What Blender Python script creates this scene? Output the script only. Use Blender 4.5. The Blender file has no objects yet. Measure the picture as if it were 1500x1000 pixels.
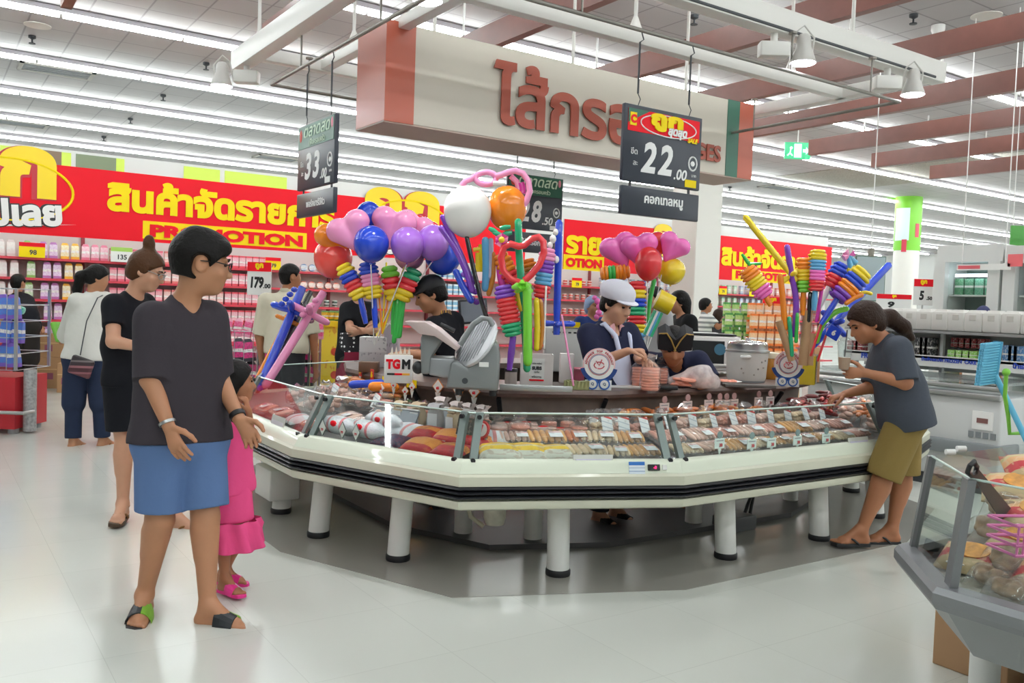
import bpy, math, random
import numpy as np
from mathutils import Vector, Matrix, Euler
from mathutils.geometry import delaunay_2d_cdt
random.seed(7); rng = np.random.default_rng(7)
SC = bpy.context.scene; COL = SC.collection
PI = math.pi
# ------------------------------------------------------------------ camera, light, exposure
FPX, CAMH = 1279.0, 1.42
AX = Vector((0.82679, 0.00528, 0.56248)); AY = Vector((-0.56140, -0.05487, 0.82572)); AZ = Vector((0.03522, -0.99848, -0.04240))
cam = bpy.data.cameras.new('camera'); camo = bpy.data.objects.new('camera', cam); COL.objects.link(camo)
cam.sensor_width = 36.0; cam.lens = 36.0 * FPX / 1500.0; cam.clip_start = 0.05; cam.clip_end = 200
# camera axes (x right, y up, z back) expressed in the world
cr = Vector((AX.x, AY.x, AZ.x)); cd = Vector((AX.y, AY.y, AZ.y)); cf = Vector((AX.z, AY.z, AZ.z))
M = Matrix((( cr.x, -cd.x, -cf.x, 0), (cr.y, -cd.y, -cf.y, 0), (cr.z, -cd.z, -cf.z, CAMH), (0, 0, 0, 1)))
camo.matrix_world = M; SC.camera = camo
W = bpy.data.worlds.new('world'); SC.world = W; W.use_nodes = True
W.node_tree.nodes['Background'].inputs[0].default_value = (0.93, 0.95, 1.0, 1)
W.node_tree.nodes['Background'].inputs[1].default_value = 0.3
SC.view_settings.view_transform = 'Standard'; SC.view_settings.look = 'None'
SC.view_settings.gamma = 1.0; SC.view_settings.use_curve_mapping = False
SC.view_settings.exposure = 0.0
TUBE = 32.0          # radiance of the ceiling tubes
SPOT = 22.0          # watts of each track spot
try:
    SC.cycles.max_bounces = 7; SC.cycles.diffuse_bounces = 4; SC.cycles.transparent_max_bounces = 12
    SC.cycles.glossy_bounces = 3; SC.cycles.sample_clamp_indirect = 4.0; SC.cycles.caustics_reflective = False; SC.cycles.caustics_refractive = False
except Exception: pass

# ------------------------------------------------------------------ sight lines (pixel of the 1500x1000 photo -> point on a real plane)
def ray(x, y):
    q = Vector((x - 750.0, y - 500.0, FPX)); return Vector((AX.dot(q), AY.dot(q), AZ.dot(q)))
def onz(x, y, z):
    d = ray(x, y); return Vector((0, 0, CAMH)) + d * ((z - CAMH) / d.z)
def onY(x, y, Y):
    d = ray(x, y); return Vector((0, 0, CAMH)) + d * (Y / d.y)
def onX(x, y, X):
    d = ray(x, y); return Vector((0, 0, CAMH)) + d * (X / d.x)
def ond(x, y, dep):
    d = ray(x, y); return Vector((0, 0, CAMH)) + d * (dep / FPX)
def yaw(a):            # heading seen from the camera: 0 = to the right, 90 = towards the camera, 180 = left, -90 = away
    r = math.radians(a); v = cr * math.cos(r) - cf * math.sin(r); return math.atan2(v.y, v.x)

# ------------------------------------------------------------------ materials
def lin(h):
    if isinstance(h, str):
        h = h.lstrip('#'); h = [int(h[i:i + 2], 16) for i in (0, 2, 4)]
    o = []
    for c in h:
        c = c / 255.0; o.append(c / 12.92 if c <= 0.04045 else ((c + 0.055) / 1.055) ** 2.4)
    return (*o, 1.0)
MATS = {}
def mat(name, col='#ffffff', rough=0.5, metal=0.0, emit=0.0, spec=0.5, noise=0.0, nscale=20.0, bump=0.0, bscale=60.0, sheen=0.0, sss=0.0, coat=0.0, trans=0.0):
    if name in MATS: return MATS[name]
    m = bpy.data.materials.new(name); m.use_nodes = True; nt = m.node_tree; b = nt.nodes['Principled BSDF']; N = nt.nodes.new; L = nt.links.new
    c = lin(col)
    b.inputs['Base Color'].default_value = c; b.inputs['Roughness'].default_value = rough; b.inputs['Metallic'].default_value = metal
    b.inputs['Specular IOR Level'].default_value = spec
    if coat: b.inputs['Coat Weight'].default_value = coat
    if sheen: b.inputs['Sheen Weight'].default_value = sheen
    if sss: b.inputs['Subsurface Weight'].default_value = sss; b.inputs['Subsurface Radius'].default_value = (0.012, 0.005, 0.003)
    if trans: b.inputs['Transmission Weight'].default_value = trans
    if emit: b.inputs['Emission Color'].default_value = c; b.inputs['Emission Strength'].default_value = emit
    if noise or bump:
        tc = N('ShaderNodeTexCoord'); n = N('ShaderNodeTexNoise'); n.inputs['Scale'].default_value = nscale; n.inputs['Detail'].default_value = 4
        L(tc.outputs['Object'], n.inputs['Vector'])
    if noise:
        r = N('ShaderNodeMapRange'); r.inputs[1].default_value = 0.3; r.inputs[2].default_value = 0.7; r.inputs[3].default_value = 1 - noise; r.inputs[4].default_value = 1 + noise
        mx = N('ShaderNodeMix'); mx.data_type = 'RGBA'; mx.blend_type = 'MULTIPLY'; mx.inputs[0].default_value = 1
        L(n.outputs[0], r.inputs[0]); mx.inputs[6].default_value = c; L(r.outputs[0], mx.inputs[7]); L(mx.outputs[2], b.inputs['Base Color'])
    if bump:
        n2 = N('ShaderNodeTexNoise'); n2.inputs['Scale'].default_value = bscale; n2.inputs['Detail'].default_value = 3
        L(tc.outputs['Object'], n2.inputs['Vector']); bp = N('ShaderNodeBump'); bp.inputs['Strength'].default_value = bump; bp.inputs['Distance'].default_value = 0.01
        L(n2.outputs[0], bp.inputs['Height']); L(bp.outputs[0], b.inputs['Normal'])
    MATS[name] = m; return m
def bands(name, stops, axis=2, rough=0.4, noise=0.0, nscale=14.0, ncol='#ffffff', coord='Generated', mode='CONSTANT', nth=0.55, rep=0.0):
    """printed packaging: colour bands along one axis of the object's box, with optional blotches of a second ink"""
    if name in MATS: return MATS[name]
    m = bpy.data.materials.new(name); m.use_nodes = True; nt = m.node_tree; b = nt.nodes['Principled BSDF']; N = nt.nodes.new; L = nt.links.new
    b.inputs['Roughness'].default_value = rough
    tc = N('ShaderNodeTexCoord'); s = N('ShaderNodeSeparateXYZ'); L(tc.outputs[coord], s.inputs[0]); src = s.outputs[axis]
    if rep:
        a = N('ShaderNodeMath'); a.operation = 'MULTIPLY'; a.inputs[1].default_value = rep; L(src, a.inputs[0])
        a2 = N('ShaderNodeMath'); a2.operation = 'FRACT'; L(a.outputs[0], a2.inputs[0]); src = a2.outputs[0]
    r = N('ShaderNodeValToRGB'); r.color_ramp.interpolation = mode; e = r.color_ramp.elements
    while len(e) < len(stops): e.new(0.5)
    for k, (p, c) in enumerate(stops): e[k].position = p; e[k].color = lin(c)
    L(src, r.inputs[0]); out = r.outputs[0]
    if noise:
        n = N('ShaderNodeTexNoise'); n.inputs['Scale'].default_value = nscale; n.inputs['Detail'].default_value = 2; L(tc.outputs[coord], n.inputs['Vector'])
        g = N('ShaderNodeMath'); g.operation = 'GREATER_THAN'; g.inputs[1].default_value = nth; L(n.outputs[0], g.inputs[0])
        k = N('ShaderNodeMath'); k.operation = 'MULTIPLY'; k.inputs[1].default_value = noise; L(g.outputs[0], k.inputs[0])
        mx = N('ShaderNodeMix'); mx.data_type = 'RGBA'; L(k.outputs[0], mx.inputs[0]); L(out, mx.inputs[6]); mx.inputs[7].default_value = lin(ncol); out = mx.outputs[2]
    L(out, b.inputs['Base Color']); MATS[name] = m; return m
def glassmat(name, tint='#f2f8f6', refl=0.06, body=0.0, bodycol='#ffffff', rough=0.02, haze_noise=0.0):
    """thin clear sheet: see-through with a Fresnel gloss, optionally a milky film"""
    if name in MATS: return MATS[name]
    m = bpy.data.materials.new(name); m.use_nodes = True; nt = m.node_tree; N = nt.nodes.new; L = nt.links.new
    for n in list(nt.nodes):
        if n.type == 'BSDF_PRINCIPLED': nt.nodes.remove(n)
    out = [n for n in nt.nodes if n.type == 'OUTPUT_MATERIAL'][0]
    t = N('ShaderNodeBsdfTransparent'); t.inputs[0].default_value = lin(tint); g = N('ShaderNodeBsdfGlossy'); g.inputs['Roughness'].default_value = rough
    f = N('ShaderNodeLayerWeight'); f.inputs[0].default_value = 0.5; pw = N('ShaderNodeMath'); pw.operation = 'POWER'; pw.inputs[1].default_value = 4.0; mu = N('ShaderNodeMath'); mu.operation = 'MULTIPLY_ADD'; mu.inputs[1].default_value = 0.7; mu.inputs[2].default_value = refl * 0.5
    L(f.outputs['Facing'], pw.inputs[0]); L(pw.outputs[0], mu.inputs[0]); base = t.outputs[0]
    if body:
        d = N('ShaderNodeBsdfDiffuse'); d.inputs[0].default_value = lin(bodycol); mm = N('ShaderNodeMixShader'); mm.inputs[0].default_value = body
        if haze_noise:
            tc = N('ShaderNodeTexCoord'); n = N('ShaderNodeTexNoise'); n.inputs['Scale'].default_value = 18; L(tc.outputs['Object'], n.inputs['Vector'])
            r = N('ShaderNodeMapRange'); r.inputs[1].default_value = 0.35; r.inputs[2].default_value = 0.65; r.inputs[3].default_value = max(0, body - haze_noise); r.inputs[4].default_value = body + haze_noise
            L(n.outputs[0], r.inputs[0]); L(r.outputs[0], mm.inputs[0])
        L(base, mm.inputs[1]); L(d.outputs[0], mm.inputs[2]); base = mm.outputs[0]
    mx = N('ShaderNodeMixShader'); L(mu.outputs[0], mx.inputs[0]); L(base, mx.inputs[1]); L(g.outputs[0], mx.inputs[2]); L(mx.outputs[0], out.inputs[0])
    MATS[name] = m; return m

# ------------------------------------------------------------------ mesh building
def rotz(a): return Matrix.Rotation(a, 4, 'Z')
def TR(x, y, z, rz=0.0, rx=0.0, ry=0.0): return Matrix.Translation((x, y, z)) @ rotz(rz) @ Matrix.Rotation(ry, 4, 'Y') @ Matrix.Rotation(rx, 4, 'X')
class MB:
    def __init__(s): s.v = []; s.f = []; s.m = []; s.cur = 0
    def add(s, vs, fs, T=None):
        o = len(s.v); s.v += [tuple(T @ Vector(v)) if T is not None else tuple(v) for v in vs]
        s.f += [tuple(i + o for i in f) for f in fs]; s.m += [s.cur] * len(fs); return s
    def box(s, c, d, T=None, bev=0.0):
        x, y, z = d[0] / 2, d[1] / 2, d[2] / 2
        if bev <= 0:
            vs = [(c[0] + a * x, c[1] + b * y, c[2] + e * z) for e in (-1, 1) for b in (-1, 1) for a in (-1, 1)]
            return s.add(vs, [(0, 2, 3, 1), (4, 5, 7, 6), (0, 1, 5, 4), (2, 6, 7, 3), (0, 4, 6, 2), (1, 3, 7, 5)], T)
        b = min(bev, x, y, z) * 0.999; rings = []
        def rr(hx, hy, zz, n=3):
            o = []
            for (sx, sy, a0) in ((1, 1, 0), (-1, 1, 90), (-1, -1, 180), (1, -1, 270)):
                for k in range(n + 1):
                    a = math.radians(a0 + 90 * k / n); o.append((c[0] + sx * (hx - b) + b * math.cos(a), c[1] + sy * (hy - b) + b * math.sin(a), c[2] + zz))
            return o
        def rq(k): # inset rings for the rounded top and bottom
            a = PI / 2 * k / 2; return b * (1 - math.cos(a)), b * (1 - math.sin(a))
        st = []
        for k in (2, 1, 0): st.append((rq(2 - k)[1] * 0 + b * (1 - math.sin(PI / 2 * (2 - k) / 2)), -z + b * (1 - math.cos(PI / 2 * (2 - k) / 2))))
        prof = [(i, zz) for (i, zz) in st] + [(i, -zz) for (i, zz) in reversed(st)]
        R = []
        for ins, zz in prof:
            hx, hy = x - ins, y - ins; o = []
            bb = max(b - ins, 1e-5)
            for (sx, sy, a0) in ((1, 1, 0), (-1, 1, 90), (-1, -1, 180), (1, -1, 270)):
                for k in range(4):
                    a = math.radians(a0 + 30 * k); o.append((c[0] + sx * (hx - bb) + bb * math.cos(a), c[1] + sy * (hy - bb) + bb * math.sin(a), c[2] + zz))
            R.append(o)
        return s.loft(R, True, True, T)
    def loft(s, rings, cap0=True, cap1=True, T=None, closed=True):
        n = len(rings[0]); vs = [p for r in rings for p in r]; fs = []
        for k in range(len(rings) - 1):
            for i in range(n if closed else n - 1):
                j = (i + 1) % n; fs.append((k * n + i, k * n + j, (k + 1) * n + j, (k + 1) * n + i))
        if cap0: fs.append(tuple(range(n - 1, -1, -1)))
        if cap1: fs.append(tuple(range((len(rings) - 1) * n, len(rings) * n)))
        return s.add(vs, fs, T)
    def lathe(s, prof, n=24, c=(0, 0, 0), T=None, sx=1.0, sy=1.0):
        R = [[(c[0] + sx * r * math.cos(2 * PI * i / n), c[1] + sy * r * math.sin(2 * PI * i / n), c[2] + z) for i in range(n)] for (r, z) in prof]
        return s.loft(R, prof[0][0] > 1e-4, prof[-1][0] > 1e-4, T)
    def tube(s, pts, r, n=8, T=None, cap=True, closed=False):
        pts = [Vector(p) for p in pts]; R = []; N = len(pts); up = None
        rs = r if isinstance(r, (list, tuple)) else [r] * N
        for k, p in enumerate(pts):
            if closed: t = pts[(k + 1) % N] - pts[k - 1]
            else: t = pts[min(k + 1, N - 1)] - pts[max(k - 1, 0)]
            t.normalize()
            if up is None:
                up = t.orthogonal().normalized()
            up = (up - t * up.dot(t)); up = up.normalized() if up.length > 1e-6 else t.orthogonal().normalized()
            b = t.cross(up); R.append([tuple(p + (up * math.cos(2 * PI * i / n) + b * math.sin(2 * PI * i / n)) * rs[k]) for i in range(n)])
        if closed: R.append(R[0]); cap = False
        return s.loft(R, cap, cap, T)
    def cyl(s, a, b, r, n=12, r2=None, T=None): return s.tube([a, b], [r, r if r2 is None else r2], n, T)
    def ball(s, c, r, n=16, T=None, top=1.0):
        rx, ry, rz = r if isinstance(r, (tuple, list)) else (r, r, r); m = max(5, n // 2)
        prof = [(math.sin(PI * k / m), -math.cos(PI * k / m)) for k in range(m + 1)]
        R = [[(c[0] + rx * q * math.cos(2 * PI * i / n), c[1] + ry * q * math.sin(2 * PI * i / n), c[2] + rz * z) for i in range(n)] for q, z in prof]
        return s.loft(R, False, False, T)
    def prism(s, poly, z0, z1, T=None):
        n = len(poly); return s.loft([[(p[0], p[1], z0) for p in poly], [(p[0], p[1], z1) for p in poly]], True, True, T)
    def quad(s, a, b, c, d, T=None): return s.add([a, b, c, d], [(0, 1, 2, 3)], T)
    def build(s, name, material, parent=None, smooth=False, T=None):
        me = bpy.data.meshes.new(name); me.from_pydata(s.v, [], s.f); me.validate()
        for mm in (material if isinstance(material, (list, tuple)) else [material]): me.materials.append(mm)
        if isinstance(material, (list, tuple)) and len(me.polygons) == len(s.m): me.polygons.foreach_set('material_index', s.m)
        o = bpy.data.objects.new(name, me); COL.objects.link(o)
        if smooth:
            me.polygons.foreach_set('use_smooth', [True] * len(me.polygons))
            try: me.set_sharp_from_angle(angle=math.radians(50 if smooth is True else smooth))
            except Exception: pass
        if parent is not None: o.parent = parent
        if T is not None: o.matrix_local = T
        return o
def tag(o, label=None, cat=None, group=None, kind=None):
    if label: o['label'] = label
    if cat: o['category'] = cat
    if group: o['group'] = group
    if kind: o['kind'] = kind
    return o
def thing(name, label, cat, loc=(0, 0, 0), rz=0.0, group=None, T=None):
    o = bpy.data.objects.new(name, None); COL.objects.link(o); o.empty_display_size = 0.05
    if T is not None: o.matrix_world = T
    else: o.location = loc; o.rotation_euler = (0, 0, rz)
    return tag(o, label, cat, group)
def dup(root, T, label=None, group=None, mats=None):
    def cp(o, par):
        c = o.copy(); COL.objects.link(c); c.parent = par
        if mats and o.type == 'MESH' and o.name.split('.')[0] in mats:
            c.data = o.data.copy(); c.data.materials.clear(); c.data.materials.append(mats[o.name.split('.')[0]])
        for ch in list(o.children): cp(ch, c)
        return c
    c = cp(root, None); c.matrix_world = T
    if label: c['label'] = label
    if group: c['group'] = group
    return c
def struct(o): o['kind'] = 'structure'; return o

# ------------------------------------------------------------------ lettering: outlines of the built-in face, filled by winding number, thickened, given depth
_tc = {}
def glyphs(s, bold=0.0, shear=0.0, space=1.0):
    key = (s, bold, shear, space)
    if key in _tc: return _tc[key]
    cu = bpy.data.curves.new('t', 'FONT'); cu.body = s; cu.fill_mode = 'NONE'; cu.shear = shear; cu.resolution_u = 3; cu.space_character = space
    o = bpy.data.objects.new('t', cu); COL.objects.link(o)
    me = bpy.data.meshes.new_from_object(o.evaluated_get(bpy.context.evaluated_depsgraph_get()))
    V = [Vector((v.co.x, v.co.y)) for v in me.vertices]; adj = {}
    for e in me.edges: adj.setdefault(e.vertices[0], []).append(e.vertices[1]); adj.setdefault(e.vertices[1], []).append(e.vertices[0])
    nxt = {e.vertices[0]: e.vertices[1] for e in me.edges}
    loops = []; seen = set()
    for v0 in sorted(adj):
        if v0 in seen: continue
        lp = [v0]; seen.add(v0); cur = nxt.get(v0, adj[v0][0])
        while cur != v0 and cur not in seen:
            seen.add(cur); lp.append(cur); cand = [q for q in adj[cur] if q not in seen]
            cur = nxt[cur] if nxt.get(cur) not in (None,) and nxt[cur] not in seen else (cand[0] if cand else v0)
        if len(lp) > 2: loops.append([V[i] for i in lp])
    bpy.data.objects.remove(o); bpy.data.curves.remove(cu); bpy.data.meshes.remove(me)
    area = lambda l: sum(l[i - 1].x * l[i].y - l[i].x * l[i - 1].y for i in range(len(l))) / 2
    big = max(loops, key=lambda l: abs(area(l))); sg = 1 if area(big) > 0 else -1
    if bold:
        out = []
        for l in loops:
            n = len(l); q = []
            for i in range(n):
                e1 = (l[i] - l[i - 1]); e2 = (l[(i + 1) % n] - l[i])
                if e1.length < 1e-6 or e2.length < 1e-6: q.append(l[i]); continue
                e1.normalize(); e2.normalize(); n1 = Vector((e1.y, -e1.x)); n2 = Vector((e2.y, -e2.x)); nn = n1 + n2
                if nn.length < 1e-3: nn = n1
                nn.normalize(); k = 1 / max(0.5, nn.dot(n1)); q.append(l[i] + nn * (bold * sg * k))
            out.append(q)
        loops = out
    pts = []; ed = []
    for l in loops:
        o0 = len(pts); pts += l; ed += [(o0 + i, o0 + (i + 1) % len(l)) for i in range(len(l))]
    vo, eo, fo, _, _, _ = delaunay_2d_cdt(pts, ed, [], 0, 1e-5)
    C = np.array([[sum(vo[i].x for i in f) / 3, sum(vo[i].y for i in f) / 3] for f in fo]); wn = np.zeros(len(fo))
    for l in loops:
        L0 = np.array([[p.x, p.y] for p in l]); L1 = np.roll(L0, -1, 0)
        for (x0, y0), (x1, y1) in zip(L0, L1):
            cr_ = (x1 - x0) * (C[:, 1] - y0) - (C[:, 0] - x0) * (y1 - y0)
            wn += np.where((y0 <= C[:, 1]) & (y1 > C[:, 1]) & (cr_ > 0), 1, 0) - np.where((y0 > C[:, 1]) & (y1 <= C[:, 1]) & (cr_ < 0), 1, 0)
    keep = [tuple(f) for f, w in zip(fo, wn) if w * sg > 0]
    used = [p for f in keep for p in f]; xs = [vo[i].x for i in used]; ys = [vo[i].y for i in used]
    _tc[key] = ([(p.x, p.y) for p in vo], keep, min(xs), max(xs), min(ys), max(ys)); return _tc[key]
def text_into(mb, s, w=None, h=None, T=None, bold=0.0, shear=0.0, depth=0.002, align='c', space=1.0):
    """adds lettering to a mesh builder in its xy plane, fitted to width w and / or height h, centred (or left) at the origin, thickness along +z"""
    P, F, x0, x1, y0, y1 = glyphs(s, bold, shear, space)
    kx = w / (x1 - x0) if w else None; ky = h / (y1 - y0) if h else kx
    if kx is None: kx = ky
    ox = (x0 + x1) / 2 if align == 'c' else x0; oy = (y0 + y1) / 2
    vs = [((p[0] - ox) * kx, (p[1] - oy) * ky, depth) for p in P]; n = len(vs); vs += [(a, b, 0.0) for a, b, _ in vs]
    fs = []; cnt = {}
    for f in F:
        a = sum((P[f[i - 1]][0] * P[f[i]][1] - P[f[i]][0] * P[f[i - 1]][1]) for i in range(3)); f = f if a > 0 else f[::-1]; fs.append(f)
        for i in range(3): cnt[(f[i - 1], f[i])] = 1
    for (a, b) in list(cnt):
        if (b, a) not in cnt: fs.append((a, n + a, n + b, b))
    used = sorted({i for f in fs for i in f}); mp = {u: k for k, u in enumerate(used)}
    return mb.add([vs[u] for u in used], [tuple(mp[i] for i in f) for f in fs], T)
def frame_T(o, xdir, up):     # matrix whose x axis runs along xdir, y along up and z out of the face
    x = Vector(xdir).normalized(); z = x.cross(Vector(up)).normalized(); y = z.cross(x)
    return Matrix(((x.x, y.x, z.x, o[0]), (x.y, y.y, z.y, o[1]), (x.z, y.z, z.z, o[2]), (0, 0, 0, 1)))

# ------------------------------------------------------------------ soft bodies: signed distance primitives merged smoothly and meshed by surface nets
class SDF:
    def __init__(s): s.p = []
    def cone(s, a, b, ra, rb=None, k=0.02, fl=None, fd=None, cut=None, neg=False): # tapered capsule, optionally flattened along fd
        s.p.append(('c', np.array(a, float), np.array(b, float), ra, ra if rb is None else rb, k, fl, None if fd is None else np.array(fd, float), cut, neg)); return s
    def ell(s, c, r, k=0.02, Rm=None, cut=None, neg=False):
        s.p.append(('e', np.array(c, float), np.array(r if isinstance(r, (tuple, list)) else (r, r, r), float), 0, 0, k, None, Rm, cut, neg)); return s
    def mesh(s, h=0.008, cuts=()):
        lo = np.full(3, 9e9); hi = -lo
        for q in s.p:
            if q[9]: continue
            if q[0] == 'c': r = max(q[3], q[4]); l = np.minimum(q[1], q[2]) - r; u = np.maximum(q[1], q[2]) + r
            else: r = q[2].max(); l = q[1] - r; u = q[1] + r
            lo = np.minimum(lo, l); hi = np.maximum(hi, u)
        lo -= 3 * h; hi += 3 * h; n = np.ceil((hi - lo) / h).astype(int) + 1
        V = np.full(n, 0.2, np.float32); ax = [lo[i] + h * np.arange(n[i]) for i in range(3)]
        for (ty, a, b, ra, rb, k, fl, fd, cut, neg) in s.p:
            if ty == 'c': r = max(ra, rb); l = np.minimum(a, b) - r; u = np.maximum(a, b) + r
            else: r = b.max(); l = a - r; u = a + r
            m = k * 2 + 4 * h; i0 = np.clip(((l - m - lo) / h).astype(int), 0, n - 1); i1 = np.clip(((u + m - lo) / h).astype(int) + 2, 1, n)
            if (i1 <= i0).any(): continue
            S = tuple(slice(i0[i], i1[i]) for i in range(3)); X, Y, Z = np.meshgrid(*[ax[i][S[i]] for i in range(3)], indexing='ij')
            P = np.stack([X, Y, Z], -1)
            if ty == 'c':
                Q = P - a; d = b - a
                if fl is not None:
                    e = fd / np.linalg.norm(fd); Q = Q + (Q @ e)[..., None] * e * (1 / fl - 1); d = d + (d @ e) * e * (1 / fl - 1)
                t = np.clip((Q @ d) / max(d @ d, 1e-12), 0, 1); D = np.linalg.norm(Q - t[..., None] * d, axis=-1) - (ra + (rb - ra) * t)
                if fl is not None: D = D * (0.5 + 0.5 * fl)
            else:
                Q = P - a
                if fd is not None: Q = Q @ fd          # columns = the ellipsoid's axes
                k0 = np.linalg.norm(Q / b, axis=-1); k1 = np.linalg.norm(Q / (b * b), axis=-1); D = np.where(k1 < 1e-6, -b.min(), k0 * (k0 - 1) / np.maximum(k1, 1e-6))
            if cut is not None:
                for (cp, cn) in (cut if isinstance(cut, list) else [cut]): D = np.maximum(D, (P - np.array(cp)) @ np.array(cn))
            O = V[S]
            if neg:
                hh = np.clip(0.5 - 0.5 * (O + D) / k, 0, 1); V[S] = O * (1 - hh) + (-D) * hh + k * hh * (1 - hh)
            else:
                hh = np.clip(0.5 + 0.5 * (O - D) / k, 0, 1); V[S] = O * (1 - hh) + D * hh - k * hh * (1 - hh)
        if cuts:
            X, Y, Z = np.meshgrid(*ax, indexing='ij')
            for (cp, cn) in cuts: V = np.maximum(V, ((X - cp[0]) * cn[0] + (Y - cp[1]) * cn[1] + (Z - cp[2]) * cn[2]).astype(np.float32))
        V[0] = V[-1] = 0.1; V[:, 0] = V[:, -1] = 0.1; V[:, :, 0] = V[:, :, -1] = 0.1
        return nets(V, lo, h)
def nets(V, lo, h):
    I = V < 0; c = np.zeros(np.array(V.shape) - 1, np.int8)
    sl = lambda d: tuple(slice(d[i], V.shape[i] - 1 + d[i]) for i in range(3))
    cor = [(x, y, z) for x in (0, 1) for y in (0, 1) for z in (0, 1)]
    for d in cor: c += I[sl(d)]
    act = np.argwhere((c > 0) & (c < 8)); idx = np.full(c.shape, -1, np.int64); idx[tuple(act.T)] = np.arange(len(act))
    pos = np.zeros((len(act), 3)); cnt = np.zeros(len(act))
    for a in cor:
        for i in range(3):
            if a[i]: continue
            b = list(a); b[i] = 1; va = V[tuple((act + a).T)]; vb = V[tuple((act + b).T)]; x = (va < 0) != (vb < 0)
            t = np.where(x, va / np.where(x, va - vb, 1), 0)
            p = np.array(a)[None].repeat(len(act), 0).astype(float); p[:, i] = t; pos[x] += p[x]; cnt += x
    P = lo + h * (act + pos / np.maximum(cnt, 1)[:, None]); F = []
    for i in range(3):
        j, k = (i + 1) % 3, (i + 2) % 3; s0 = [slice(None)] * 3; s1 = [slice(None)] * 3; s0[i] = slice(0, -1); s1[i] = slice(1, None)
        A, B = I[tuple(s0)], I[tuple(s1)]; E = np.argwhere(A != B)
        E = E[(E[:, j] > 0) & (E[:, k] > 0) & (E[:, j] < V.shape[j] - 1) & (E[:, k] < V.shape[k] - 1)]
        q = []
        for (dj, dk) in ((-1, -1), (0, -1), (0, 0), (-1, 0)):
            e = E.copy(); e[:, j] += dj; e[:, k] += dk; q.append(idx[tuple(e.T)])
        q = np.stack(q, 1); fl = ~A[tuple(E.T)]; q[fl] = q[fl][:, ::-1]; F.append(q)
    F = np.concatenate(F); F = F[(F >= 0).all(1)]; return P, F
def smooth_mesh(P, F, it=2):
    n = len(P)
    for _ in range(it):
        S = np.zeros((n, 3)); c = np.zeros(n)
        for a, b in ((0, 1), (1, 2), (2, 3), (3, 0)):
            np.add.at(S, F[:, a], P[F[:, b]]); np.add.at(S, F[:, b], P[F[:, a]]); np.add.at(c, F[:, a], 1); np.add.at(c, F[:, b], 1)
        P = 0.5 * P + 0.5 * S / np.maximum(c, 1)[:, None]
    return P
def nmesh(name, P, F, material, parent=None, it=2):
    P = smooth_mesh(P, F, it) if it else P
    me = bpy.data.meshes.new(name); me.vertices.add(len(P)); me.vertices.foreach_set('co', P.astype(np.float32).ravel())
    me.loops.add(F.size); me.loops.foreach_set('vertex_index', F.astype(np.int32).ravel()); me.polygons.add(len(F))
    me.polygons.foreach_set('loop_start', np.arange(0, F.size, 4, dtype=np.int32))
    try: me.polygons.foreach_set('loop_total', np.full(len(F), 4, np.int32))
    except Exception: pass
    me.update(calc_edges=True); me.polygons.foreach_set('use_smooth', np.ones(len(F), bool)); me.materials.append(material)
    o = bpy.data.objects.new(name, me); COL.objects.link(o)
    if parent is not None: o.parent = parent
    return o
# ------------------------------------------------------------------ the hall: floor, ceiling, walls, columns
WHITE = mat('white_paint', '#eeeeec', 0.45); GREY = mat('grey_plastic', '#8c9093', 0.4); STEEL = mat('brushed_steel', '#b9bbbc', 0.32, 0.85)
BLACK = mat('black_plastic', '#17181b', 0.4); DARK = mat('dark_grey', '#33363b', 0.45); REDP = mat('red_print', '#e3061f', 0.5, spec=0.25); YEL = mat('yellow_print', '#f6d90a', 0.5, spec=0.25)
CREAM = mat('cream_panel', '#d6d6c2', 0.3, coat=0.3); WOOD = mat('dark_wood', '#62504a', 0.42, noise=0.25, nscale=9)
def floor_mat():
    m = mat('vinyl_floor', '#d3d6cf', 0.16, spec=0.45); nt = m.node_tree; b = nt.nodes['Principled BSDF']; N = nt.nodes.new; L = nt.links.new
    tc = N('ShaderNodeTexCoord'); br = N('ShaderNodeTexBrick'); br.offset = 0; br.inputs['Scale'].default_value = 1; br.inputs['Brick Width'].default_value = 0.6; br.inputs['Row Height'].default_value = 0.6; br.inputs['Mortar Size'].default_value = 0.0015
    br.inputs['Color1'].default_value = lin('#d3d6cf'); br.inputs['Color2'].default_value = lin('#cfd2cb'); br.inputs['Mortar'].default_value = lin('#c2c5be')
    L(tc.outputs['Object'], br.inputs['Vector']); L(br.outputs[0], b.inputs['Base Color'])
    n = N('ShaderNodeTexNoise'); n.inputs['Scale'].default_value = 1.7; L(tc.outputs['Object'], n.inputs['Vector'])
    r = N('ShaderNodeMapRange'); r.inputs[3].default_value = 0.1; r.inputs[4].default_value = 0.26; L(n.outputs[0], r.inputs[0]); L(r.outputs[0], b.inputs['Roughness']); return m
FLOOR = floor_mat()
struct(MB().box((16, 15, -0.05), (60, 54, 0.1)).build('floor', FLOOR))
ISL = [(1.728, 5.98), (1.728, 4.682), (2.174, 3.606), (3.25, 3.16), (5.2, 3.16), (6.276, 3.606), (6.722, 4.682), (6.722, 5.98), (6.276, 7.056), (5.2, 7.502), (3.25, 7.502), (2.174, 7.056)]
def inset(poly, s):                                     # counter-clockwise outline moved inwards by s
    n = len(poly); out = []
    for i in range(n):
        p0, p1, p2 = Vector(poly[i - 1]), Vector(poly[i]), Vector(poly[(i + 1) % n]); d1 = (p1 - p0).normalized(); d2 = (p2 - p1).normalized()
        n1 = Vector((-d1.y, d1.x)); n2 = Vector((-d2.y, d2.x)); nn = (n1 + n2).normalized(); out.append(tuple(p1 + nn * (s / nn.dot(n1))))
    return out
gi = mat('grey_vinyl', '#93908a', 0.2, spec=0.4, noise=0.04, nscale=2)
struct(MB().prism(inset(ISL, -0.055), 0.0, 0.002).build('floor', gi))
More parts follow.
